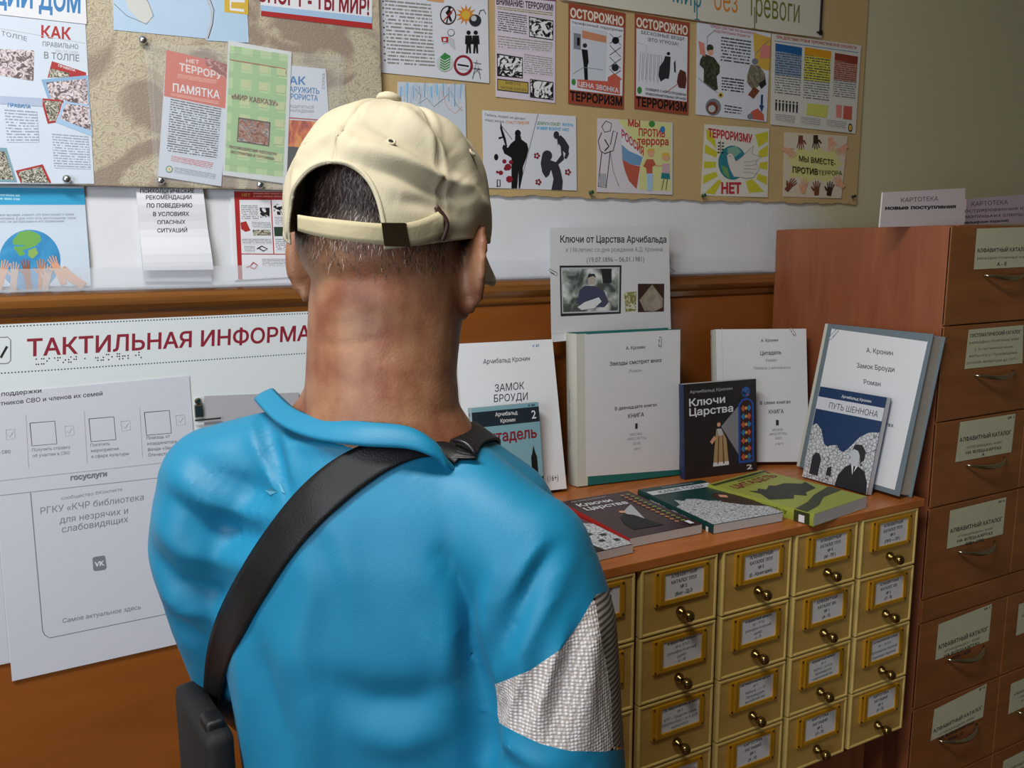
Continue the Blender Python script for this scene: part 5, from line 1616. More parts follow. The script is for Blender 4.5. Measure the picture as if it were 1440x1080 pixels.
s.disc((916.5, 174.5), 4.5, GREEN); s.disc((931.5, 182), 3.5, BLUE, ry=4.5)
s.stroke([(846, 178), (852, 170), (860, 174), (858, 184), (850, 186), (846, 178)], 1.1, INK); s.stroke([(846, 186), (841, 198), (844, 212), (850, 216), (862, 212), (868, 186), (862, 184), (858, 204)], 1.3, INK); s.stroke([(846, 214), (843, 240), (841, 262), (852, 264), (856, 230), (858, 212)], 1.3, INK); s.stroke([(858, 214), (862, 240), (870, 262)], 1, GREY); s.stroke([(850, 196), (856, 206), (850, 212)], 2, INK)
for k in range(5): s.stroke([(842 + k * 2.2, 244), (841.5 + k * 2.3, 262)], 1.2, GREY)
s.disc((915, 216), 5, SKINK); s.poly([(909, 214), (911, 209), (919, 209), (921, 214), (915, 211)], GOLDINK); s.poly([(909, 224), (918, 224), (922, 232), (917, 234), (917, 244), (909, 244), (908, 236), (904, 234)], mat('#b85a48', .6, name='red_crayon')); s.quad([(909, 244), (918, 244), (917, 268), (910, 268)], SKYB)
s.disc((936, 221), 5.5, SKINK); s.poly([(930, 222), (931, 215), (940, 215), (942, 223), (937, 218)], GOLDINK); s.poly([(931, 230), (941, 230), (941, 244), (930, 243)], mat('#c9a8b4', .6, name='pink_crayon')); s.poly([(930, 243), (941, 244), (942, 252), (929, 251)], TEAL); s.stroke([(933, 252), (930, 267)], 1, INK); s.stroke([(938, 252), (936, 267)], 1, INK); s.stroke([(921, 233), (931, 233)], 1.4, SKINK)
s.build('print', root)

q6 = [(991, 174.5), (1082, 181), (1079.5, 277.5), (985.5, 275)]
root, s = paper('drawing ТЕРРОРИЗМУ НЕТ with a white dove before a globe and yellow rays', q6, YR, mat('#dcdad0', .6, name='drawing_paper_white'), bend=curl)
Bq = lambda *P: [bil(q6, a, c) for a, c in P]
YC = mat('#c9c436', .6, name='yellow_crayon_ray')
for P in (((.02, .06), (.14, .12), (.20, .34), (.04, .20)), ((.02, .28), (.22, .38), (.20, .46), (.02, .40)), ((.02, .52), (.20, .52), (.20, .60), (.02, .62)), ((.02, .72), (.20, .66), (.24, .72), (.02, .84)), ((.06, .96), (.26, .76), (.30, .80), (.20, .98)),
          ((.78, .10), (.98, .04), (.98, .18), (.84, .28)), ((.84, .34), (.98, .24), (.98, .40), (.84, .44)), ((.86, .50), (.98, .48), (.98, .60), (.86, .58)), ((.84, .66), (.98, .70), (.98, .82), (.82, .74)), ((.66, .78), (.76, .74), (.94, .92), (.72, .94))):
    s.poly(Bq(*P), YC)
s.text('ТЕРРОРИЗМУ', bil(q6, .06, .17), bil(q6, .74, .22), 11, CR, bold=.04); s.text('НЕТ', bil(q6, .30, .96), bil(q6, .60, .95), 14, CR, bold=.05)
s.disc(bil(q6, .45, .52), 20, TEAL, ry=24, n=30); s.poly(Bq((.36, .32), (.50, .28), (.58, .36), (.48, .44), (.38, .42)), mat('#7fae9a', .6, name='land_crayon')); s.poly(Bq((.28, .56), (.38, .60), (.42, .76), (.32, .68)), mat('#6f9c62', .6, name='land_crayon_green'))
DV = mat('#d9d4cc', .6, name='dove_white')
s.poly(Bq((.36, .42), (.40, .38), (.45, .40), (.50, .50), (.58, .44), (.72, .30), (.76, .26), (.74, .38), (.88, .42), (.80, .50), (.86, .60), (.78, .72), (.66, .74), (.58, .72), (.48, .72), (.42, .62), (.38, .52)), DV)
s.stroke(Bq((.36, .42), (.40, .38), (.45, .40), (.50, .50), (.58, .44), (.72, .30), (.76, .26), (.74, .38), (.88, .42), (.80, .50), (.86, .60), (.78, .72), (.66, .74), (.58, .72)), .8, GREY)
for k in range(4): s.stroke(Bq((.62, .50 + k * .05), (.72, .50 + k * .05), (.82, .46 + k * .07)), .6, GREY)
s.stroke(Bq((.27, .42), (.25, .22)), 1, INK)
for k in range(4): s.disc(bil(q6, .23, .25 + k * .045), 1.6, INK, ry=1.1); s.disc(bil(q6, .29, .25 + k * .045), 1.6, INK, ry=1.1)
s.disc(bil(q6, .40, .43), .8, INK, n=8)
s.build('print', root)

q7 = [(1103, 185.5), (1192, 191.5), (1183, 279), (1101, 276.5)]
root, s = paper('poster МЫ ВМЕСТЕ ПРОТИВ ТЕРРОРА ringed by printed hands, lower right of the beige board', q7, YR, mat('#d9cdb8', .6, name='cream_drawing_paper'), bend=curl)
Bq = lambda *P: [bil(q7, a, c) for a, c in P]
s.poly(Bq((.10, .46), (.04, .38), (.16, .34), (.24, .22), (.40, .28), (.55, .20), (.68, .28), (.84, .22), (.86, .36), (.97, .44), (.88, .52), (.97, .62), (.84, .66), (.74, .76), (.55, .70), (.38, .78), (.26, .68), (.08, .70), (.14, .56)), mat('#d8d48c', .6, name='pale_yellow_burst'))
for (a, c, ang, m_) in ((.26, .12, 1.6, BROWN), (.50, .10, 1.55, DBROWN), (.74, .12, 1.5, SKINK), (.94, .20, 2.5, SKINK), (.06, .30, .6, SKINK), (.10, .84, -.9, BROWN), (.34, .86, -1.4, SKINK), (.56, .88, -1.55, BROWN), (.78, .88, -1.4, DBROWN), (.95, .76, -2.2, SKINK)):
    x, y = bil(q7, a, c); 
    ca = math.cos(ang); sa = math.sin(ang)
    # keep the printed hands on their sheet
    s2 = s; sc = 7.5
    T = lambda u, v: (x + sc * (u * ca - v * sa), y + sc * (u * sa + v * ca))
    s.poly([T(-1.0, -.42), T(.6, -.5), T(.6, .5), T(-1.0, .42)], m_)
    for k, (o_, l_) in enumerate(((-.42, .95), (-.14, 1.2), (.14, 1.15), (.42, .9))):
        a2 = (k - 1.5) * .16
        q_ = (.5 + l_ * math.cos(a2), o_ + l_ * math.sin(a2))
        s.poly([T(.45, o_ - .11), T(q_[0], q_[1] - .09), T(q_[0] + .08, q_[1]), T(q_[0], q_[1] + .09), T(.45, o_ + .11)], m_)
    s.poly([T(-.1, -.45), T(.2, -.45), T(.7, -1.0), T(.55, -1.12), T(-.2, -.7)], m_)
s.text('МЫ ВМЕСТЕ-', bil(q7, .24, .44), bil(q7, .84, .48), 7.5, BLACK, bold=.01); s.text('ПРОТИВ', bil(q7, .14, .62), bil(q7, .56, .64), 8, BLACK, bold=.02); s.text('ТЕРРОРА', bil(q7, .57, .64), bil(q7, .96, .63), 6, BLACK, bold=0)
s.build('print', root)

root, s = paper('long hand-lettered paper banner Мир без тревоги along the top of the beige board', [(640, -145), (1162, -95), (1155.5, 54.5), (790, 0.5)], YR - .0022, mat('#d6d2c4', .6, name='banner_paper'), 'banner', 'banner')
s.stroke([(790, -.5), (960, 27.5), (1085, 45), (1155, 53.5)], 1, BROWN)
s.text('мир', (946, 3), (986, 11), 30, TEAL, bold=-.01)
s.stroke([(980, 0), (980, 28)], 2.2, TEAL); s.stroke([(976.5, 27), (984, 28)], 1.6, TEAL)
s.text('без', (1004, 13.5), (1037, 18.5), 34, ORANGE, bold=-.01); s.text('тревоги', (1052, 21), (1124, 32.5), 34, mat('#6c7a2c', .5, name='olive_ink'), bold=-.01)
s.stroke([(1061, 10), (1061, 41)], 2, mat('#6c7a2c', .5, name='olive_ink')); s.stroke([(1057.5, 40), (1065, 41.5)], 1.6, mat('#6c7a2c', .5, name='olive_ink'))
s.build('lettering', root)
p = wall_pt(1153, 46, YR - .004)
g = Geo()
g.box((p[0] - .002, p[1] - .003, p[2] - .004), (p[0] + .002, p[1] + .001, p[2] + .30), bev=.0006)
g.lathe(p + np.array([0, .001, 0]), (0, -1, 0), [(0, .004), (.002, .006), (.005, .006), (.006, .003)], 12)
g.box((p[0] - .011, p[1] - .003, p[2] - .0015), (p[0], p[1], p[2] + .0015))
o = g.build('banner_clamp', BLACK, None, loc=p); tag(o, 'black clamp strip at the right end of the hand-lettered banner', 'clamp')

# ------------------------------------------------------------------ the man
AZ = math.radians(38)
BF = np.array([math.sin(AZ), math.cos(AZ), 0.0]); BRt = np.array([BF[1], -BF[0], 0.0]); BU = np.array([0, 0, 1.0])
_p = at(505, 600, .70)
BO = np.array([_p[0], _p[1], 0.0])


def B(r, f, z): return BO + BRt * r + BF * f + BU * z


def to_b(v): d = v - BO; return np.stack([d @ BRt, d @ BF, d[..., 2]], -1)


AH = math.radians(45)
PH = math.radians(5)
hf0 = np.array([math.sin(AH), math.cos(AH), 0.0]); HR = np.array([hf0[1], -hf0[0], 0.0])
HF = hf0 * math.cos(PH) - BU * math.sin(PH); HU = hf0 * math.sin(PH) + BU * math.cos(PH)
_r = math.radians(-2.8)
HR, HU = HR * math.cos(_r) + HU * math.sin(_r), HU * math.cos(_r) - HR * math.sin(_r)
HC = at(548, 277, .765)


def H(x, y, z): return HC + HR * x + HF * y + HU * z


def to_h(v): d = v - HC; return np.stack([d @ HR, d @ HF, d @ HU], -1)


class Body:
    def __init__(s): s.g = Geo()

    def ell(s, c, rad, ax=(np.array([1.0, 0, 0]), np.array([0, 1.0, 0]), np.array([0, 0, 1.0])), nu=20, nv=12):
        vs, fs = [], []
        for j in range(nv + 1):
            ph = math.pi * j / nv - math.pi / 2
            for i in range(nu):
                th = 2 * math.pi * i / nu
                vs.append(c + ax[0] * rad[0] * math.cos(ph) * math.cos(th) + ax[1] * rad[1] * math.cos(ph) * math.sin(th) + ax[2] * rad[2] * math.sin(ph))
        for j in range(nv):
            for i in range(nu):
                k = (i + 1) % nu
                fs.append((j * nu + i, j * nu + k, (j + 1) * nu + k, (j + 1) * nu + i))
        s.g.add(vs, fs)

    def chain(s, pts, seg=14, dense=4):
        """rounded tapered limb: pts = (centre, radius)"""
        P = []
        for (a, ra), (b_, rb_) in zip(pts, pts[1:]):
            for k in range(dense): t = k / dense; P.append((a * (1 - t) + b_ * t, ra * (1 - t) + rb_ * t))
        P.append(pts[-1])
        s.g.tube([p for p, r in P], [r for p, r in P], seg)
        for p, r in (pts[0], pts[-1]): s.ell(p, (r, r, r), nu=14, nv=10)
        for p, r in pts[1:-1]: s.ell(p, (r, r, r), nu=14, nv=10)

    def loft(s, rings, seg=28, ex=.85, frame=None):
        vs, fs = [], []
        sg = lambda t, e: math.copysign(abs(t) ** e, t)
        for z, cr, cf, a, b_ in rings:
            for k in range(seg):
                t = 2 * math.pi * k / seg
                x, y = cr + a * sg(math.cos(t), ex), cf + b_ * sg(math.sin(t), ex)
                vs.append(B(x, y, z) if frame is None else frame(x, y, z))
        n = len(rings)
        for i in range(n - 1):
            for k in range(seg):
                k2 = (k + 1) % seg
                fs.append((i * seg + k, i * seg + k2, (i + 1) * seg + k2, (i + 1) * seg + k))
        fs.append(tuple(range(seg))[::-1]); fs.append(tuple((n - 1) * seg + k for k in range(seg)))
        s.g.add(vs, fs)

    def mesh(s, voxel, smooth=4):
        me = bpy.data.meshes.new('flesh'); me.from_pydata(s.g.v, [], s.g.f)
        o = bpy.data.objects.new('flesh', me); COL.objects.link(o)
        md = o.modifiers.new('r', 'REMESH'); md.mode = 'VOXEL'; md.voxel_size = voxel
        if smooth:
            m2 = o.modifiers.new('s', 'SMOOTH'); m2.iterations = smooth; m2.factor = .5
        dg = bpy.context.evaluated_depsgraph_get()
        e = bpy.data.meshes.new_from_object(o.evaluated_get(dg))
        n = len(e.vertices)
        v = np.empty(n * 3); e.vertices.foreach_get('co', v)
        e.calc_loop_triangles()
        t = np.empty(len(e.loop_triangles) * 3, dtype=np.int32); e.loop_triangles.foreach_get('vertices', t)
        bpy.data.objects.remove(o); bpy.data.meshes.remove(me); bpy.data.meshes.remove(e)
        return v.reshape(-1, 3), t.reshape(-1, 3)


def vnorm(V, T):
    fn = np.cross(V[T[:, 1]] - V[T[:, 0]], V[T[:, 2]] - V[T[:, 0]])
    N = np.zeros_like(V)
    for k in range(3): np.add.at(N, T[:, k], fn)
    return N / (np.linalg.norm(N, axis=1, keepdims=True) + 1e-12)


def seg_dist(P, poly):
    """distance of 2D points to a polyline, with the parameter along it"""
    best = np.full(len(P), 1e9); tt = np.zeros(len(P))
    poly = np.array(poly, float); n = len(poly) - 1
    for i in range(n):
        a, b_ = poly[i], poly[i + 1]; d = b_ - a
        t = np.clip(((P - a) @ d) / (d @ d), 0, 1)
        dd = np.linalg.norm(P - (a + t[:, None] * d), axis=1)
        m_ = dd < best; best[m_] = dd[m_]; tt[m_] = (i + t[m_]) / n
    return best, tt


def folds(V, T, L):
    """sew folds into the cloth: L = (polyline where the fold runs, height in metres, width)"""
    N = vnorm(V, T); P = project(V)
    view = V - CAM; view /= np.linalg.norm(view, axis=1, keepdims=True)
    face = np.clip(-(N * view).sum(1) * 2.5, 0, 1)
    D_ = np.zeros(len(V))
    for poly, amp, sig in L:
        d, t = seg_dist(P, poly)
        D_ += amp * np.exp(-(d / sig) ** 2) * (np.sin(np.pi * np.clip(t, .04, .96)) ** .5)
    return V + N * (D_ * face)[:, None]


def in_poly(P, poly):
    poly = np.array(poly, float); x, y = P[:, 0], P[:, 1]; c = np.zeros(len(P), bool)
    j = len(poly) - 1
    for i in range(len(poly)):
        xi, yi = poly[i]; xj, yj = poly[j]
        c ^= ((yi > y) != (yj > y)) & (x < (xj - xi) * (y - yi) / (yj - yi + 1e-12) + xi); j = i
    return c


def psdf(P, poly):
    d, _ = seg_dist(P, list(poly) + [poly[0]])
    return np.where(in_poly(P, poly), -d, d)


def cut(V, T, S):
    """keep the part of a triangle mesh where S < 0, cutting triangles at the border"""
    ins = S < 0; k = ins[T].sum(1)
    V2 = list(V); F = [tuple(t) for t in T[k == 3]]; cache = {}

    def mid(a, b_):
        key = (min(a, b_), max(a, b_))
        if key not in cache:
            t = S[a] / (S[a] - S[b_]); cache[key] = len(V2); V2.append(V[a] * (1 - t) + V[b_] * t)
        return cache[key]
    for t in T[(k == 1) | (k == 2)]:
        out = []
        for i in range(3):
            a, b_ = int(t[i]), int(t[(i + 1) % 3])
            if ins[a]: out.append(a)
            if ins[a] != ins[b_]: out.append(mid(a, b_))
        F.append(tuple(out))
    V2 = np.array(V2)
    used = sorted({i for f in F for i in f}); mp_ = {u: i for i, u in enumerate(used)}
    return V2[used], [tuple(mp_[i] for i in f) for f in F]


def crom(P, n, closed=False):
    P = [np.array(p, float) for p in P]; m_ = len(P); out = []
    for i in range(m_ if closed else m_ - 1):
        p0 = P[(i - 1) % m_] if (closed or i > 0) else P[0]; p1 = P[i]; p2 = P[(i + 1) % m_]
        p3 = P[(i + 2) % m_] if (closed or i + 2 < m_) else P[-1]
        for k in range(n):
            t = k / n
            out.append(.5 * ((2 * p1) + (-p0 + p2) * t + (2 * p0 - 5 * p1 + 4 * p2 - p3) * t * t + (-p0 + 3 * p1 - 3 * p2 + p3) * t ** 3))
    if not closed: out.append(P[-1])
    return out


# ---- flesh
bd = Body()
hax = (HR, HF, HU)
bd.ell(H(0, .006, .002), (.076, .088, .068), hax, 32, 20)            # skull
bd.ell(H(0, -.022, -.040), (.076, .060, .062), hax, 28, 16)        # back of the head
bd.ell(H(0, .042, -.045), (.060, .055, .062), hax, 24, 16)         # face
bd.ell(H(0, .050, -.088), (.044, .045, .030), hax)                 # jaw
bd.ell(H(0, .082, -.100), (.020, .018, .016), hax)                 # chin
for sx_ in (-1, 1):
    bd.ell(H(.052 * sx_, .044, -.055), (.022, .032, .036), hax)    # cheek
    bd.chain([(H(.062 * sx_, .010, -.062), .021), (H(.054 * sx_, .036, -.095), .019), (H(.022 * sx_, .072, -.104), .015)])   # jaw line
    bd.ell(H(.028 * sx_, .090, .004), (.022, .010, .008), hax)     # brow
    # ear: shell, rim and lobe
    e0 = np.array([.084 * sx_, .004, -.058])
    ex = (HR * math.cos(.5) * sx_ + HF * math.sin(.5), HF * math.cos(.5) - HR * math.sin(.5) * sx_, HU)
    bd.ell(H(*e0), (.0055, .019, .033), ex)
    rim = []
    for k in range(9):
        a = math.radians(-60 + k * 33)
        c = H(*e0) + ex[0] * .0055 + ex[1] * (-.019 * math.cos(a)) + ex[2] * (.034 * math.sin(a))
        rim.append((c, .0046))
    bd.chain(rim, 8, 2)
    bd.ell(H(*e0) + HU * -.034, (.006, .009, .011), ex)
bd.chain([(H(0, .092, .0), .008), (H(0, .108, -.028), .009), (H(0, .106, -.038), .012)])     # nose
for sx_ in (-1, 1): bd.ell(H(.010 * sx_, .100, -.038), (.007, .009, .007), hax)
bd.ell(H(0, .094, -.060), (.022, .008, .005), hax); bd.ell(H(0, .093, -.069), (.020, .008, .0055), hax)   # lips
hn = to_b(H(0, -.012, -.055))
bd.chain([(B(.0, .07, 1.47), .056), (B(-.040, .066, 1.446), .044), (B(-.072, .068, 1.424), .034)])
bd.loft([(1.40, 0, .075, .10, .075), (1.43, -.002, .070, .086, .070), (1.455, -.003, .067, .0715, .064), (1.485, -.003, .070, .0690, .061), (1.52, -.002, .078, .0700, .063),
         (1.555, .0, .088, .0725, .067), (1.60, .003, .10, .070, .072)], ex=.95)
bd.chain([(B(0, .08, 1.43), .058), (B(-.09, .062, 1.408), .038), (B(-.155, .055, 1.385), .038)]); bd.chain([(B(0, .07, 1.42), .058), (B(.08, .052, 1.385), .038), (B(.14, .03, 1.345), .038)])
bd.loft([(.88, 0, .10, .150, .095), (1.05, 0, .10, .140, .092), (1.15, 0, .095, .150, .095), (1.25, 0, .09, .160, .098), (1.33, 0, .085, .155, .095), (1.38, 0, .08, .125, .085), (1.42, 0, .078, .08, .065)])


def hand3(bd, wrist, fwd, side, palm_n, s_):
    """five separate bent fingers; fwd along the fingers, side towards the thumb"""
    fwd, side, palm_n = (a / np.linalg.norm(a) for a in (fwd, side, palm_n))
    for o_ in (-.024, -.008, .008, .024):
        bd.chain([(wrist + side * o_ * .6 + fwd * .012, .015), (wrist + side * o_ + fwd * .082, .0125)], 10)
    for o_, L_, r_ in ((.029, .068, .0082), (.0098, .078, .0085), (-.0098, .072, .0082), (-.028, .056, .0072)):
        a = wrist + side * o_ + fwd * .085; pts = [(a, r_ + .001)]
        for k, (f_, bend_) in enumerate(((.45, .25), (.32, .55), (.23, .80))):
            d = fwd * math.cos(bend_) + palm_n * math.sin(bend_) + side * (o_ * 2.2)
            a = a + d / np.linalg.norm(d) * L_ * f_; pts.append((a, r_ - .0008 * (k + 1)))
        bd.chain(pts, 10, 3)
    a = wrist + side * .022 + fwd * .028; pts = [(a, .013)]
    for L_, d in ((.040, side * .75 + fwd * .65 + palm_n * .25), (.028, side * .35 + fwd * .9 + palm_n * .35), (.022, side * .1 + fwd * .95 + palm_n * .4)):
        a = a + d / np.linalg.norm(d) * L_; pts.append((a, .0098 - .0006 * len(pts)))
    bd.chain(pts, 10, 3)


LSH, LEL, LWR = B(-.165, .065, 1.345), B(-.200, .150, 1.100), B(-.195, .300, .930)
RSH, REL, RWR = B(.138, .032, 1.312), B(.168, .030, 1.045), B(.165, .170, .850)
for sh, el, wr, sd in ((LSH, LEL, LWR, 1), (RSH, REL, RWR, -1)):
    bd.chain([(sh, .044), (sh * .5 + el * .5, .042), (el, .036), (el * .6 + wr * .4, .036), (wr, .024)], 16)
    fw = wr - el; fw /= np.linalg.norm(fw)
    inn = BRt * sd
    th = BF * .8 + BU * .3; th = th - fw * (th @ fw)
    hand3(bd, wr, fw * .8 + BU * -.45, th, inn, 1)
V, T = bd.mesh(.0040, 3)
Vh = to_h(V)
SKINV, SKINT = V, T
hairm = np.clip((Vh[:, 2] + .075) / .045, 0, 1) * np.clip((.052 - Vh[:, 1]) / .02, 0, 1) * (np.abs(Vh[:, 0]) < .0785)
hairm = np.where(Vh[:, 2] > .02, 1.0, hairm) * (Vh[:, 2] > -.09)
hairm = np.where((Vh[:, 1] > .07), 0, hairm)
# creases of the nape
V = folds(V, T, [([(445, 482), (480, 486), (520, 478), (545, 476)], -.0016, 3), ([(455, 447), (500, 440), (560, 452)], .0016, 9), ([(500, 520), (540, 505), (570, 512)], -.0008, 4),
                 ([(560, 380), (590, 450), (600, 520)], -.003, 26), ([(470, 380), (480, 450), (470, 520)], .002, 22)])
m, nt, b = new_mat('skin')
at_ = nt.nodes.new('ShaderNodeAttribute'); at_.attribute_name = 'stubble'
tc = nt.nodes.new('ShaderNodeTexCoord'); n1 = nt.nodes.new('ShaderNodeTexNoise'); n1.inputs['Scale'].default_value = 28; n1.inputs['Detail'].default_value = 5
n2 = nt.nodes.new('ShaderNodeTexNoise'); n2.inputs['Scale'].default_value = 420; n2.inputs['Detail'].default_value = 2
mxa = nt.nodes.new('ShaderNodeMix'); mxa.data_type = 'RGBA'; mxa.inputs[6].default_value = (*lin('#7e4a33'), 1); mxa.inputs[7].default_value = (*lin('#9c7052'), 1)
mxb = nt.nodes.new('ShaderNodeMix'); mxb.data_type = 'RGBA'; mxb.inputs[7].default_value = (*lin('#3a2d29'), 1)
rr = nt.nodes.new('ShaderNodeMapRange'); rr.inputs[1].default_value = .35; rr.inputs[2].default_value = .65
mm = nt.nodes.new('ShaderNodeMath'); mm.operation = 'MULTIPLY'; ma = nt.nodes.new('ShaderNodeMath'); ma.operation = 'MULTIPLY_ADD'; ma.inputs[1].default_value = .35; ma.inputs[2].default_value = .72
bp = nt.nodes.new('ShaderNodeBump'); bp.inputs['Strength'].default_value = .25; bp.inputs['Distance'].default_value = .0012
for a, c in ((tc.outputs['Object'], n1.inputs['Vector']), (tc.outputs['Object'], n2.inputs['Vector']), (n1.outputs['Fac'], rr.inputs[0]), (rr.outputs[0], mxa.inputs[0]),
             (mxa.outputs[2], mxb.inputs[6]), (n2.outputs['Fac'], ma.inputs[0]), (ma.outputs[0], mm.inputs[0]), (at_.outputs['Fac'], mm.inputs[1]), (mm.outputs[0], mxb.inputs[0]),
             (mxb.outputs[2], b.inputs['Base Color']), (n2.outputs['Fac'], bp.inputs['Height']), (bp.outputs[0], b.inputs['Normal'])):
    nt.links.new(a, c)
b.inputs['Roughness'].default_value = .5; b.inputs['Subsurface Weight'].default_value = .06; b.inputs['Subsurface Radius'].default_value = (.012, .005, .003); b.inputs['Subsurface Scale'].default_value = .5
SKIN = m
man = thing('person', BO, 'man seen from behind in a beige cap and blue sports shirt with a black strap', 'person')
o = mesh_obj('body', V, T, SKIN, man, smooth=True)
at2 = o.data.attributes.new('stubble', 'FLOAT', 'POINT'); at2.data.foreach_set('value', hairm.astype(np.float32))
for sx_ in (-1, 1):
    g = Geo(); bdd = Body(); bdd.ell(H(.028 * sx_, .084, -.010), (.0115, .0115, .0115), hax); bdd.g.build('eye', mat('#e4e0da', .2, name='eye_white'), man, True)

# short cropped hair
NN = vnorm(V, T)
area_ = np.linalg.norm(np.cross(V[T[:, 1]] - V[T[:, 0]], V[T[:, 2]] - V[T[:, 0]]), axis=1)
w_ = area_ * (hairm[T].mean(1) ** 1.3) * (Vh[T[:, 0], 2] < .07); w_ /= w_.sum()
g = Geo()
vs, fs, fm = [], [], []
idx = RNG.choice(len(T), 15000, p=w_)
for i in idx:
    a, b_ = RNG.random(2)
    if a + b_ > 1: a, b_ = 1 - a, 1 - b_
    t = T[i]; p = V[t[0]] * (1 - a - b_) + V[t[1]] * a + V[t[2]] * b_; nn = NN[t[0]]
    down = -HU + HR * RNG.normal(0, .3) + nn * .35; down -= nn * (down @ nn) * .55; down /= np.linalg.norm(down)
    L_ = RNG.uniform(.003, .0085); side = np.cross(down, nn) * .00026
    q = p + down * L_ + nn * .0012
    k = len(vs); vs += [p - side, p + side, q]; fs.append((k, k + 1, k + 2)); fm.append(1 if RNG.random() < .24 else 0)
o = mesh_obj('hair', vs, fs, [mat('#352823', .5, name='dark_hair'), mat('#a89c94', .45, name='grey_hair')], man, fm); o['kind'] = 'stuff'

# ---- shirt
sb = Body()
sb.loft([(.90, 0, .10, .182, .128), (1.0, 0, .10, .172, .120), (1.08, 0, .10, .168, .116), (1.15, 0, .095, .172, .116), (1.25, 0, .090, .182, .118), (1.33, 0, .086, .172, .112), (1.38, 0, .080, .145, .098), (1.41, -.006, .075, .113, .082), (1.425, -.010, .073, .098, .077), (1.438, -.014, .070, .082, .0725)])
sb.chain([(B(-.03, .075, 1.410), .056), (B(-.10, .062, 1.402), .049), (B(-.165, .055, 1.376), .058), (B(-.182, .070, 1.31), .064), (B(-.186, .10, 1.235), .064), (B(-.188, .145, 1.15), .066)], 18)
sb.chain([(B(.02, .068, 1.397), .054), (B(.075, .050, 1.378), .052), (B(.138, .028, 1.338), .057), (B(.153, .020, 1.275), .061), (B(.158, .020, 1.19), .064), (B(.164, .024, 1.08), .070)], 18)
V, T = sb.mesh(.0050, 7)
FOLD = [
    ([(625, 780), (648, 830), (660, 914), (670, 987), (674, 1060), (674, 1120)], -.019, 13), ([(690, 812), (664, 860), (652, 914), (655, 980)], -.004, 9), ([(640, 820), (636, 900), (645, 990)], .005, 11),
    ([(778, 770), (744, 822), (716, 880), (694, 940)], -.009, 9), ([(758, 768), (724, 820), (700, 870), (684, 930)], .006, 9), ([(800, 790), (770, 850), (735, 915), (705, 955)], .004, 12),
    ([(700, 800), (682, 850), (676, 910)], .006, 8), ([(725, 815), (702, 870), (688, 925)], -.005, 6),
    ([(262, 640), (300, 668), (350, 690), (392, 700)], -.006, 12), ([(250, 672), (300, 705), (350, 722), (385, 724)], .005, 12), ([(225, 690), (280, 735), (340, 752), (375, 760)], -.007, 13),
    ([(212, 730), (260, 775), (320, 790), (350, 800)], .005, 13), ([(205, 770), (245, 820), (300, 835), (330, 840)], -.007, 12), ([(215, 820), (255, 858), (300, 868)], .005, 10), ([(218, 850), (250, 885), (285, 905), (296, 925)], -.008, 9),
    ([(200, 800), (198, 850), (215, 890), (250, 915)], .005, 10),
    ([(367, 580), (380, 625), (394, 665), (410, 705)], -.006, 8), ([(350, 590), (362, 630), (382, 675), (398, 705)], .005, 9), ([(390, 585), (402, 630), (412, 680)], .004, 8),
    ([(400, 632), (450, 640), (520, 640), (560, 632)], -.004, 12), ([(420, 622), (480, 640), (540, 640)], .003, 9), ([(560, 650), (620, 655), (660, 662)], -.003, 8),
    ([(430, 770), (440, 830), (420, 900), (400, 960)], .003, 20), ([(360, 900), (380, 960), (400, 1030), (405, 1090)], -.005, 16), ([(330, 900), (345, 980), (350, 1080)], .005, 14), ([(420, 900), (440, 980), (450, 1080)], .004, 18),
    ([(460, 960), (520, 985), (580, 985), (640, 960)], -.006, 24), ([(500, 1030), (560, 1045), (620, 1030)], .004, 20), ([(600, 880), (620, 940), (625, 1020)], .004, 14),
    ([(440, 700), (480, 760), (500, 840)], .003, 22), ([(700, 965), (690, 1010), (680, 1060)], -.004, 8),
    ([(716, 950), (700, 985), (690, 1010)], -.006, 6), ([(770, 925), (745, 970), (722, 1020)], -.005, 8), ([(745, 940), (722, 980), (706, 1010)], .005, 8), ([(815, 880), (795, 950), (780, 1040)], -.006, 9), ([(800, 890), (770, 950), (752, 1030)], .004, 10), ([(838, 870), (830, 950), (825, 1050)], .005, 9),
    ([(690, 1045), (740, 1070), (800, 1085)], .004, 10), ([(680, 1060), (730, 1090)], -.005, 9),
]
FOLD = [(a_, b_ * (1.45 if b_ > -.008 else 1.1), c_) for a_, b_, c_ in FOLD]
V = folds(V, T, FOLD)


def relax(V, T, n):
    E_ = np.concatenate([T[:, [0, 1]], T[:, [1, 2]], T[:, [2, 0]]])
    deg = np.bincount(E_.ravel(), minlength=len(V))[:, None]
    for _ in range(n):
        S_ = np.zeros_like(V)
        for k in range(3):
            S_[:, k] = np.bincount(E_[:, 0], V[E_[:, 1], k], len(V)) + np.bincount(E_[:, 1], V[E_[:, 0], k], len(V))
        V = V * .5 + S_ / deg * .5
    return V


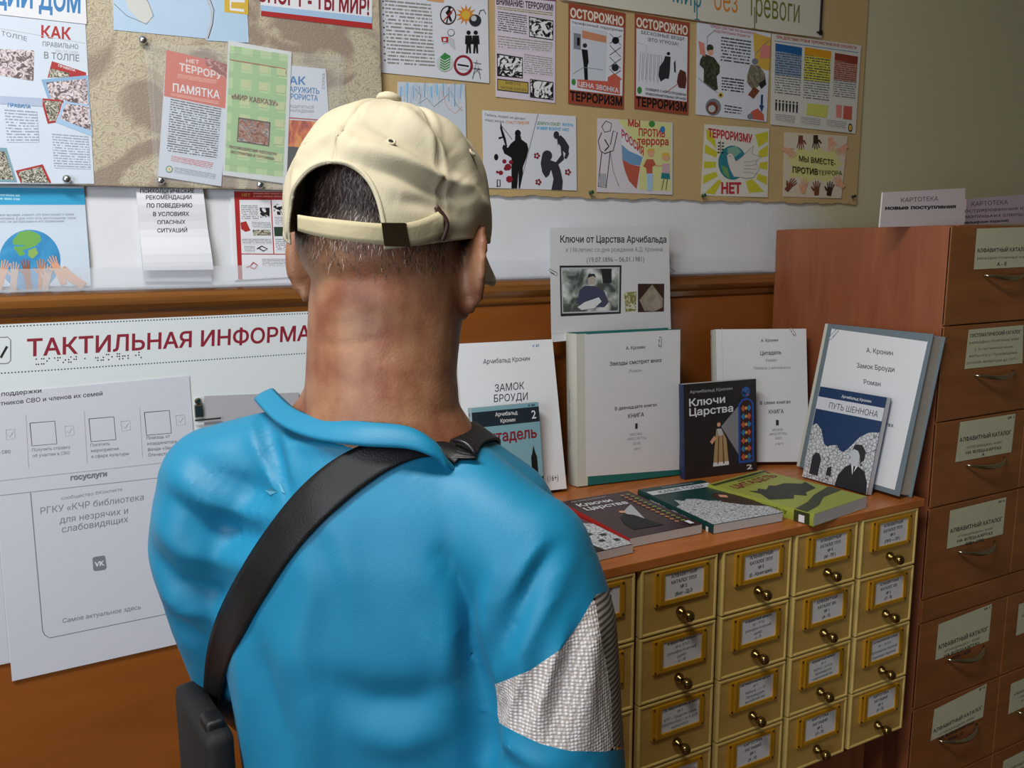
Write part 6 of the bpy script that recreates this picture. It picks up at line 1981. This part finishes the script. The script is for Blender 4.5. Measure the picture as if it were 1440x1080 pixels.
V = relax(V, T, 5)
rs = np.random.default_rng(5)
wob = sum(a * np.sin(V @ k_ + p_) for a, k_, p_ in [(.0011, rs.normal(0, 28, 3), rs.random() * 6) for _ in range(5)])
V = V + vnorm(V, T) * wob[:, None]
SHV, SHT = V, T
SHIRT, nt, b = new_mat('blue_sports_fabric')
tc = nt.nodes.new('ShaderNodeTexCoord')
n2 = nt.nodes.new('ShaderNodeTexVoronoi'); n2.inputs['Scale'].default_value = 900
bp = nt.nodes.new('ShaderNodeBump'); bp.inputs['Strength'].default_value = .14; bp.inputs['Distance'].default_value = .0006
nt.links.new(tc.outputs['Object'], n2.inputs['Vector']); nt.links.new(n2.outputs['Distance'], bp.inputs['Height']); nt.links.new(bp.outputs[0], b.inputs['Normal'])
b.inputs['Base Color'].default_value = (*lin('#077aa2'), 1); b.inputs['Roughness'].default_value = .55; b.inputs['Sheen Weight'].default_value = .05; b.inputs['Sheen Tint'].default_value = (.6, .85, 1, 1)
PX = project(V); Vb = to_b(V)
arm = np.maximum(.118 - Vb[:, 0], Vb[:, 1] - .085) * 1500
PANEL = [(838, 836), (815, 876), (790, 912), (745, 943), (700, 961), (672, 966), (662, 1000), (680, 1012), (700, 1016), (730, 1032), (760, 1046), (800, 1056), (850, 1057), (960, 1040), (960, 800)]
Sp = np.maximum(psdf(PX, PANEL), arm)
RIB = [(836, 836), (842, 880), (852, 930), (860, 985), (862, 1050), (890, 1054), (960, 1040), (960, 800)]
Sr = np.maximum(psdf(PX, RIB), Sp)
a_v, a_f = cut(V, T, -Sp); o = mesh_obj('sports_shirt', a_v, a_f, SHIRT, man, smooth=True)
Spp = np.maximum(Sp, -Sr)
KNIT, nt, b = new_mat('white_knit_mesh')
tc = nt.nodes.new('ShaderNodeTexCoord'); n2 = nt.nodes.new('ShaderNodeTexVoronoi'); n2.inputs['Scale'].default_value = 330; n2.inputs['Randomness'].default_value = .25
bp = nt.nodes.new('ShaderNodeBump'); bp.inputs['Strength'].default_value = .8; bp.inputs['Distance'].default_value = .0014; bp.invert = True
r_ = nt.nodes.new('ShaderNodeValToRGB'); r_.color_ramp.elements[0].position = .25; r_.color_ramp.elements[0].color = (*lin('#e0dbdd'), 1); r_.color_ramp.elements[1].position = .6; r_.color_ramp.elements[1].color = (*lin('#aaa09b'), 1)
for a, c in ((tc.outputs['Object'], n2.inputs['Vector']), (n2.outputs['Distance'], bp.inputs['Height']), (bp.outputs[0], b.inputs['Normal']), (n2.outputs['Distance'], r_.inputs[0]), (r_.outputs[0], b.inputs['Base Color'])): nt.links.new(a, c)
b.inputs['Roughness'].default_value = .7
a_v, a_f = cut(V, T, Spp); o = mesh_obj('sleeve_panel', a_v, a_f, KNIT, man, smooth=True); o['label'] = 'white knitted mesh panel of the right sleeve'
RIBM, nt, b = new_mat('ribbed_stripe_cloth')
tc = nt.nodes.new('ShaderNodeTexCoord'); wv = nt.nodes.new('ShaderNodeTexWave'); wv.bands_direction = 'Z'; wv.inputs['Scale'].default_value = 62; wv.inputs['Distortion'].default_value = .5
r_ = nt.nodes.new('ShaderNodeValToRGB'); r_.color_ramp.elements[0].position = .35; r_.color_ramp.elements[0].color = (*lin('#4c4640'), 1); r_.color_ramp.elements[1].position = .6; r_.color_ramp.elements[1].color = (*lin('#a09890'), 1)
for a, c in ((tc.outputs['Object'], wv.inputs['Vector']), (wv.outputs['Fac'], r_.inputs[0]), (r_.outputs[0], b.inputs['Base Color'])): nt.links.new(a, c)
b.inputs['Roughness'].default_value = .7
a_v, a_f = cut(V, T, Sr); o = mesh_obj('ribbed_stripe', a_v, a_f, RIBM, man, smooth=True); o['label'] = 'dark ribbed stripe down the sleeve'

bv = BVHTree.FromPolygons([Vector(p) for p in SHV], [tuple(map(int, t)) for t in SHT])
bvs = BVHTree.FromPolygons([Vector(p) for p in SKINV], [tuple(map(int, t)) for t in SKINT])


def hit(x, y, tree=None, lift=.003):
    d = ray(x, y); d /= np.linalg.norm(d)
    r = (tree or bv).ray_cast(Vector(CAM), Vector(d))
    if r[0] is None: return None
    return np.array(r[0]) + np.array(r[1]) * lift * (1 if np.dot(np.array(r[1]), d) < 0 else -1)


def ribbon(name, LE, RE, m, parent, n=40, across=7, thick=.0022, tree=None, extra=None, crown=.0, tip=None):
    """band lying on the cloth between two edge lines"""
    L = crom([np.array(p, float) for p in LE], 8); R = crom([np.array(p, float) for p in RE], 8)
    L = [L[int(i * (len(L) - 1) / n)] for i in range(n + 1)]; R = [R[int(i * (len(R) - 1) / n)] for i in range(n + 1)]
    rows = []; last = None
    for a, c in zip(L, R):
        row = []
        for k in range(across + 1):
            t = k / across; q = a * (1 - t) + c * t
            h = hit(q[0], q[1], tree, .003 + crown * math.sin(math.pi * t))
            row.append(h)
        rows.append(row)
    # fill misses from neighbours at the same depth
    for i, row in enumerate(rows):
        good = [k for k, h in enumerate(row) if h is not None]
        for k in range(across + 1):
            if row[k] is None:
                src = row[min(good, key=lambda g_: abs(g_ - k))] if good else rows[i - 1][k]
                dep = (src - CAM) @ MB[2]; t = k / across; q = L[i] * (1 - t) + R[i] * t
                row[k] = at(q[0], q[1], dep)
    A = np.array(rows)
    for _ in range(24):      # stretch it taut
        A[1:-1] = A[1:-1] * .5 + (A[2:] + A[:-2]) * .25
    for i in range(A.shape[0]):     # never below the cloth
        for k in range(A.shape[1]):
            d = A[i, k] - CAM; L0 = np.linalg.norm(d); d /= L0
            r = (tree or bv).ray_cast(Vector(CAM), Vector(d))
            if r[0] is not None and r[3] - .0035 < L0: A[i, k] = CAM + d * (r[3] - .0035)
    for _ in range(2):
        A[1:-1] = A[1:-1] * .5 + (A[2:] + A[:-2]) * .25
    if extra is not None: A = np.concatenate([extra(A[0]), A], 0)
    if tip is not None: A = np.concatenate([A, tip(A[-1])], 0)
    n1_, k1 = A.shape[:2]
    du = np.gradient(A, axis=0); dv = np.gradient(A, axis=1); N_ = np.cross(du, dv); N_ /= np.linalg.norm(N_, axis=2, keepdims=True) + 1e-9
    s_ = np.sign((N_ * (CAM - A)).sum(2).mean()); N_ *= s_
    vs = np.concatenate([(A + N_ * thick / 2).reshape(-1, 3), (A - N_ * thick / 2).reshape(-1, 3)]); M_ = n1_ * k1; fs = []
    for i in range(n1_ - 1):
        for k in range(k1 - 1):
            q = i * k1 + k; fs.append((q, q + 1, q + k1 + 1, q + k1)); fs.append((M_ + q, M_ + q + k1, M_ + q + k1 + 1, M_ + q + 1))
    ring = [k for k in range(k1)] + [i * k1 + k1 - 1 for i in range(1, n1_)] + [(n1_ - 1) * k1 + k for k in range(k1 - 2, -1, -1)] + [i * k1 for i in range(n1_ - 2, 0, -1)]
    for a, c in zip(ring, ring[1:] + ring[:1]): fs.append((a, M_ + a, M_ + c, c))
    return mesh_obj(name, vs, fs, m, parent, smooth=True), A


# collar band
top = [at(383, 546, .795), at(410, 572, .752), at(450, 587, .722), at(515, 593, .700), at(575, 600, .697), at(612, 622, .700), at(636, 650, .716), B(.088, .105, 1.405), B(.052, .155, 1.382), B(-.01, .165, 1.378), B(-.075, .145, 1.400), B(-.10, .10, 1.440)]
bot = [at(360, 561, .790), at(392, 594, .738), at(440, 616, .708), at(505, 626, .690), at(575, 631, .688), at(614, 646, .694), at(640, 664, .712), B(.102, .11, 1.390), B(.058, .172, 1.362), B(-.01, .183, 1.357), B(-.085, .160, 1.382), B(-.115, .105, 1.425)]
top = np.array(crom(top, 8, True)); bot = np.array(crom(bot, 8, True))
n = len(top); out = top.mean(0); rows = []
for t in np.linspace(0, 1, 5):
    c = top * (1 - t) + bot * t
    d = c - np.array([out[0], out[1], 0]) ; d[:, 2] = 0; d /= np.linalg.norm(d, axis=1, keepdims=True)
    rows.append(c + d * (.0026 * math.sin(math.pi * t) + .0022))
inner = []
for t in np.linspace(1, 0, 5):
    c = top * (1 - t) + bot * t; d = c - np.array([out[0], out[1], 0]); d[:, 2] = 0; d /= np.linalg.norm(d, axis=1, keepdims=True); inner.append(c - d * .001)
R5 = np.array(rows + inner); K5 = len(R5)
fs = [(i * n + k, ((i + 1) % K5) * n + k, ((i + 1) % K5) * n + (k + 1) % n, i * n + (k + 1) % n) for i in range(K5) for k in range(n)]
mesh_obj('collar', R5.reshape(-1, 3), fs, SHIRT, man, smooth=True)

# small pale print on the back of the shirt
for q in ([(374, 689), (383, 686), (391, 692), (382, 696)], [(391, 679), (396, 682), (402, 695), (397, 692)]):
    P_ = [hit(x, y, None, .0012) for x, y in q]
    mesh_obj('pale_print', P_, [(0, 1, 2, 3)], mat('#4c94b0', .9, name='pale_reflective_print'), man)

# ---- cap
m, nt, b = new_mat('beige_cotton')
CAPM = m
tc = nt.nodes.new('ShaderNodeTexCoord'); n1 = nt.nodes.new('ShaderNodeTexNoise'); n1.inputs['Scale'].default_value = 18; n1.inputs['Detail'].default_value = 6
n2 = nt.nodes.new('ShaderNodeTexNoise'); n2.inputs['Scale'].default_value = 700
mx = nt.nodes.new('ShaderNodeMix'); mx.data_type = 'RGBA'; mx.inputs[6].default_value = (*lin('#b1a78d'), 1); mx.inputs[7].default_value = (*lin('#cbc2a9'), 1)
bp = nt.nodes.new('ShaderNodeBump'); bp.inputs['Strength'].default_value = .25; bp.inputs['Distance'].default_value = .0008
for a, c in ((tc.outputs['Object'], n1.inputs['Vector']), (tc.outputs['Object'], n2.inputs['Vector']), (n1.outputs['Fac'], mx.inputs[0]), (mx.outputs[2], b.inputs['Base Color']), (n2.outputs['Fac'], bp.inputs['Height']), (bp.outputs[0], b.inputs['Normal'])): nt.links.new(a, c)
b.inputs['Roughness'].default_value = .85
CA, CB_, CZ = .0915, .118, .081


def cap_pt(th, ph, off=0.0):
    """th from the back, positive to the right; ph 0 rim .. 1 crown"""
    a = ph * math.pi / 2
    c = math.cos(a) ** .66; zz_ = math.sin(a) ** 1.04
    c *= 1 - .055 * max(0, 1 - ph / .22) ** 2
    x = (CA + off) * c * math.sin(th); y = -(CB_ + off) * c * math.cos(th) + .004
    z = -.034 + (CZ + .034 + off) * zz_ - .024 * max(0.0, math.cos(th)) ** 1.4 * (1 - ph) ** 1.5
    return H(x, y, z)


NT_, NP_ = 216, 90
vs = []
seams = [0, math.pi / 3, 2 * math.pi / 3, math.pi, -math.pi / 3, -2 * math.pi / 3]
for j in range(NP_ + 1):
    for i in range(NT_):
        th = 2 * math.pi * i / NT_ - math.pi; ph = j / NP_ * .995
        off = 0
        for s_ in seams:
            d = abs((th - s_ + math.pi) % (2 * math.pi) - math.pi) * CA * math.cos(ph * 1.5)
            off -= .0016 * math.exp(-(d / .0016) ** 2)
            off += .0007 * math.exp(-((d - .005) / .003) ** 2)
        off += .0010 * math.exp(-((ph - .0) / .02) ** 2)
        vs.append(cap_pt(th, ph, off))
fs = []
for j in range(NP_):
    for i in range(NT_):
        k = (i + 1) % NT_
        fs.append((j * NT_ + i, j * NT_ + k, (j + 1) * NT_ + k)); fs.append((j * NT_ + i, (j + 1) * NT_ + k, (j + 1) * NT_ + i))
V = np.array(vs); T = np.array(fs)
nn = vnorm(V, T)
if (nn * (V - HC)).sum() < 0: T = T[:, ::-1]
V = folds(V, T, [(a_, b_ * 1.5, c_) for a_, b_, c_ in [([(505, 165), (545, 182), (590, 208), (635, 245)], -.0045, 13), ([(480, 208), (525, 214), (570, 228), (620, 250), (650, 262)], .0045, 11), ([(500, 232), (560, 246), (620, 268), (670, 280)], -.004, 12),
                 ([(585, 150), (620, 185), (650, 225), (670, 262)], -.004, 11), ([(560, 150), (600, 178), (640, 215)], .0035, 12), ([(620, 150), (655, 190), (678, 240)], .0035, 11),
                 ([(425, 225), (450, 200), (475, 190), (500, 205)], .003, 9), ([(440, 190), (470, 165), (500, 155)], -.0025, 12), ([(560, 280), (600, 285), (650, 300)], -.003, 12), ([(650, 250), (668, 280), (690, 300)], .004, 10),
                 ([(420, 200), (412, 240), (414, 280)], .003, 9)]])
rs = np.random.default_rng(11)
wob = sum(a * np.sin(V @ k_ + p_) for a, k_, p_ in [(.0008, rs.normal(0, 60, 3), rs.random() * 6) for _ in range(6)])
V = V + vnorm(V, T) * wob[:, None]
hh = to_h(V)
ox = hh[:, 0] + .001
op = ((np.abs(ox) / .044) ** 2.4 + (np.clip(hh[:, 2] + .058, 0, 1) / .070) ** 2.4) ** (1 / 2.4) - 1
op = np.where(hh[:, 1] < 0, op, 1.0)
CV, CF = cut(V, T, -op)
# give the cloth its thickness
def thicken(V, F, t, name, m, parent, smooth=True):
    me_T = []
    for f in F:
        for k in range(1, len(f) - 1): me_T.append((f[0], f[k], f[k + 1]))
    N_ = vnorm(V, np.array(me_T)); M_ = len(V)
    V2 = np.concatenate([V, V - N_ * t]); F2 = [tuple(f) for f in F] + [tuple(M_ + i for i in f[::-1]) for f in F]
    E_ = {}
    for f in F:
        for a, c in zip(f, f[1:] + f[:1]): E_[(a, c)] = E_.get((a, c), 0) + 1
    for (a, c) in list(E_):
        if (c, a) not in E_: F2.append((c, a, M_ + a, M_ + c))
    return mesh_obj(name, V2, F2, m, parent, smooth=smooth)


cap = thicken(CV, CF, .0022, 'cap', CAPM, man)
cap['label'] = 'beige cotton baseball cap with an open back and strap'
bvc = BVHTree.FromPolygons([Vector(p) for p in V], [tuple(map(int, t)) for t in T])
# hem round the opening
loop = []
for k in range(41):
    a = .09 + (math.pi - .18) * k / 40
    cx, cz = math.copysign(abs(math.cos(a)) ** (2 / 2.4), math.cos(a)) * .0455 - .001, abs(math.sin(a)) ** (2 / 2.4) * .0715 - .058
    y_ = -(CB_) * math.sqrt(max(.02, 1 - (cx / CA) ** 2))
    r = bvc.ray_cast(Vector(H(cx, -.3, cz)), Vector(HF))
    loop.append(np.array(r[0]) + np.array(HF) * .0006 if r[0] is not None else H(cx, y_, cz))
g = Geo(); g.tube(loop, .0019, 8); g.build('hem', CAPM, cap, True)
# crown button, eyelets
g = Geo(); g.lathe(H(0, -.012, CZ + .0015), HU, [(0, .0105), (.003, .0115), (.006, .0095), (.008, .005), (.0085, .001)], 20); g.build('crown_button', CAPM, cap, True)
for th, ph in ((math.pi / 6, .46), (-math.pi / 6, .46), (math.pi / 2, .46), (-math.pi / 2, .46), (math.pi * 5 / 6, .46), (-math.pi * 5 / 6, .46)):
    c = cap_pt(th, ph, .0012); a = cap_pt(th, ph, .02) - c; a /= np.linalg.norm(a)
    u = np.cross(a, HU); u /= np.linalg.norm(u); w2_ = np.cross(a, u)
    g = Geo(); g.tube([c + (u * math.cos(t) + w2_ * math.sin(t)) * .0030 for t in np.linspace(0, 2 * math.pi, 15)[:-1]], .0011, 6, closed=True)
    g.lathe(c - a * .0008, a, [(0, .0022), (.0006, .0020)], 10, 1); g.build('eyelet', [CAPM, BLACK], cap, True)
# strap across the opening
LE = [(424, 302), (440, 305), (470, 309), (530, 315), (575, 314), (600, 306), (618, 296)]; RE = [(424, 324), (440, 329), (470, 336), (530, 344), (575, 345), (605, 338), (621, 331)]
st_, _ = ribbon('adjuster_strap', LE, RE, mat('#b8ad8c', .8, name='strap_cotton', bump=.15), cap, tree=bvc, across=4, thick=.002)
g = Geo()
c1, c2 = hit(611, 293, bvc, .003), hit(617, 338, bvc, .003)
mid_ = hit(621, 314, bvc, .0045)
g.tube(crom([c1, mid_, c2], 8), .0023, 8); g.build('strap_slot', DBROWN, cap, True)
Pq = [hit(x, y, bvc, .0055) for x, y in ((535, 313), (567, 313), (571, 345), (538, 346))]
Pb = [p + (HF * .0025) for p in Pq]
mesh_obj('buckle', Pq + Pb, [(0, 1, 2, 3), (7, 6, 5, 4), (0, 4, 5, 1), (1, 5, 6, 2), (2, 6, 7, 3), (3, 7, 4, 0)], mat('#4a3d2c', .35, .7, name='dark_buckle'), cap)
# brim
vs, fs = [], []
NB, NR = 28, 8
for side in (0, 1):
    for i in range(NB + 1):
        u = -1 + 2 * i / NB; th = math.pi - u * 1.15
        base = to_h(cap_pt(th, .0, -.001))
        for j in range(NR + 1):
            t = j / NR
            L_ = .068 * math.sqrt(max(0, 1 - (abs(u)) ** 2.6))
            x = base[0] * (1 + .02 * t); y = base[1] + L_ * t; z = base[2] - .010 * t - .026 * u * u * (.35 + .65 * t) - L_ * t * .22 + .010 * (1 - u * u) - side * .0032
            vs.append(H(x, y, z))
Q = (NB + 1) * (NR + 1)
for i in range(NB):
    for j in range(NR):
        k = i * (NR + 1) + j; fs += [(k, k + 1, k + NR + 2, k + NR + 1), (Q + k, Q + k + NR + 1, Q + k + NR + 2, Q + k + 1)]
ring = [i * (NR + 1) + NR for i in range(NB + 1)] + [NB * (NR + 1) + j for j in range(NR - 1, -1, -1)] + [i * (NR + 1) for i in range(NB - 1, -1, -1)] + [j for j in range(1, NR)]
for a, c in zip(ring, ring[1:] + ring[:1]): fs.append((a, c, Q + c, Q + a))
mesh_obj('brim', vs, fs, CAPM, cap, smooth=True)

# ---- black shoulder strap and bag
STR = mat('#08080a', .5, name='black_webbing', bump=.2, bscale=600)
LE = [(656, 640), (646, 633), (622, 624), (574, 616), (511, 624), (470, 644), (429, 681), (387, 727), (335, 810), (299, 877), (290, 930), (288, 985), (286, 1020)]
RE = [(640, 655), (630, 648), (612, 641), (584, 644), (543, 660), (491, 701), (449, 738), (423, 769), (398, 800), (359, 867), (330, 915), (312, 965), (306, 1010)]


def over(row):      # continues over the right shoulder to the chest
    c = row.mean(0); out_ = []
    for k, (r, f, z) in enumerate(((.075, .175, 1.30), (.098, .150, 1.345), (.106, .110, 1.385), (.100, .080, 1.402))):
        tgt = B(r, f, z); w_d = BRt * .8 - BU * .3
        out_.append([tgt + w_d * (.018 * (1 - 2 * t)) for t in np.linspace(0, 1, len(row))])
    return np.array(out_)


so, A = ribbon('shoulder_strap', LE, RE, STR, man, n=60, crown=.0012, thick=.0024)
bagc = hit(300, 1000, None, .02)
g = Geo()
bc = B(-.190, .015, 1.07)
bu = BF * .75 + BRt * -.25; bu /= np.linalg.norm(bu); bn = np.cross(bu, BU)
fr = (at(258, 1004, .800) , None, None, None)
# flat pouch hanging at the left hip
P0 = at(299, 1012, .790)
pu = BF * .55 - BRt * .55; pu /= np.linalg.norm(pu); pn = np.cross(pu, BU)
g.box((-.026, -.26, -.014), (.10, -.004, .014), 0, (P0, pu, BU, pn), bev=.010)
g.build('pouch', mat('#08080a', .75, name='black_nylon', bump=.2), man, True)
g = Geo()
g.box((-.012, -.03, -.009), (.014, .004, .009), 0, (P0, pu, BU, pn), bev=.004); g.build('strap_end', STR, man, True)
# the strap goes on over the right shoulder, across the chest and back to the pouch
s0 = (A[0][0] + A[0][-1]) / 2; s1 = (A[1][0] + A[1][-1]) / 2
ch = crom([s1, s0, B(.068, .085, 1.405), B(.066, .13, 1.37), B(.065, .19, 1.30), B(.04, .235, 1.22), B(-.06, .235, 1.14), B(-.15, .20, 1.07), B(-.20, .12, 1.03), B(-.20, .03, 1.03)], 8)


def on_shirt(p, lift=.004):
    r = bv.find_nearest(Vector(p))
    return np.array(r[0]) + np.array(r[1]) * lift, np.array(r[1])


ctr = [on_shirt(p) for p in ch[6:]]
C_ = np.array([c for c, n_ in ctr]); N2 = np.array([n_ for c, n_ in ctr])
for _ in range(4): C_[1:-1] = C_[1:-1] * .5 + (C_[2:] + C_[:-2]) * .25
for _ in range(10):
    N2[1:-1] = N2[1:-1] * .5 + (N2[2:] + N2[:-2]) * .25
N2 /= np.linalg.norm(N2, axis=1, keepdims=True)
vs = []
for i in range(len(C_)):
    t = C_[min(i + 2, len(C_) - 1)] - C_[max(i - 2, 0)]; w_d = np.cross(t, N2[i]); w_d /= np.linalg.norm(w_d)
    L_ = C_[i] + w_d * .013; R_2 = C_[i] - w_d * .013
    vs += [L_ + N2[i] * .002, R_2 + N2[i] * .002, R_2 - N2[i] * .001, L_ - N2[i] * .001]
fs = [(i * 4 + k, i * 4 + (k + 1) % 4, i * 4 + 4 + (k + 1) % 4, i * 4 + 4 + k) for i in range(len(C_) - 1) for k in range(4)]
mesh_obj('front_strap', vs, fs, STR, man, smooth=False)
# slim metal adjuster on the shoulder
g = Geo()
b0, b1 = hit(634, 630, None, .009), hit(668, 650, None, .009)
if b0 is not None and b1 is not None:
    g.tube([b0 * (1 - t) + b1 * t + BU * .004 * math.sin(math.pi * t) for t in np.linspace(0, 1, 7)], .0019, 8); g.build('strap_buckle', mat('#3a3a3e', .3, .8, name='dark_metal'), man, True)

# ---- trousers and shoes
tb = Body()
tb.loft([(.80, 0, .10, .165, .112), (.86, 0, .10, .172, .118), (.92, 0, .10, .166, .112), (.97, 0, .10, .158, .106)])
feet = []
for sd in (-1, 1):
    hip, kn, an = B(.085 * sd, .10, .84), B(.100 * sd, .115, .47), B(.110 * sd, .085, .085)
    tb.chain([(hip, .090), (hip * .5 + kn * .5, .080), (kn, .062), (kn * .55 + an * .45, .062), (an, .055)], 18)
    feet.append(B(.115 * sd, .13, 0))
V, T = tb.mesh(.007, 4)
mesh_obj('trousers', V, T, mat('#23262e', .8, name='dark_trousers', bump=.2), man, smooth=True)
for p in feet:
    fb = Body(); ax = (BRt, BF, BU)
    fb.ell(p + BU * .050 - BF * .06, (.042, .060, .050), ax); fb.ell(p + BU * .040 + BF * .05, (.046, .095, .038), ax)
    V, T = fb.mesh(.005, 3); V[:, 2] = np.maximum(V[:, 2], .012)
    sh = mesh_obj('shoe', V, T, mat('#1b1b1d', .5, name='black_leather'), man, smooth=True)
    g = Geo()
    vs = []
    for z in (.001, .016):
        for k in range(28):
            a = 2 * math.pi * k / 28; vs.append(p + BRt * (.046 * math.cos(a)) + BF * (.01 + .135 * math.sin(a)) + BU * z)
    g.add(vs, [tuple(range(28))[::-1], tuple(range(28, 56))] + [(k, (k + 1) % 28, 28 + (k + 1) % 28, 28 + k) for k in range(28)]); g.build('sole', BLACK, sh)

# ---- families of alike things
GROUPS = {'book': 'books displayed on the card cabinet', 'push pin': 'push pins on the notice boards', 'paper clip': 'paper clips on the displayed books and sheet',
          'notice': 'posters, drawings and notices on the wall', 'leaflet': 'leaflets in the plastic pocket', 'notice board': 'boards on the back wall'}
for o in SC.objects:
    if o.parent is None and o.get('category') in GROUPS and not o.get('group'):
        o['group'] = GROUPS[o['category']]
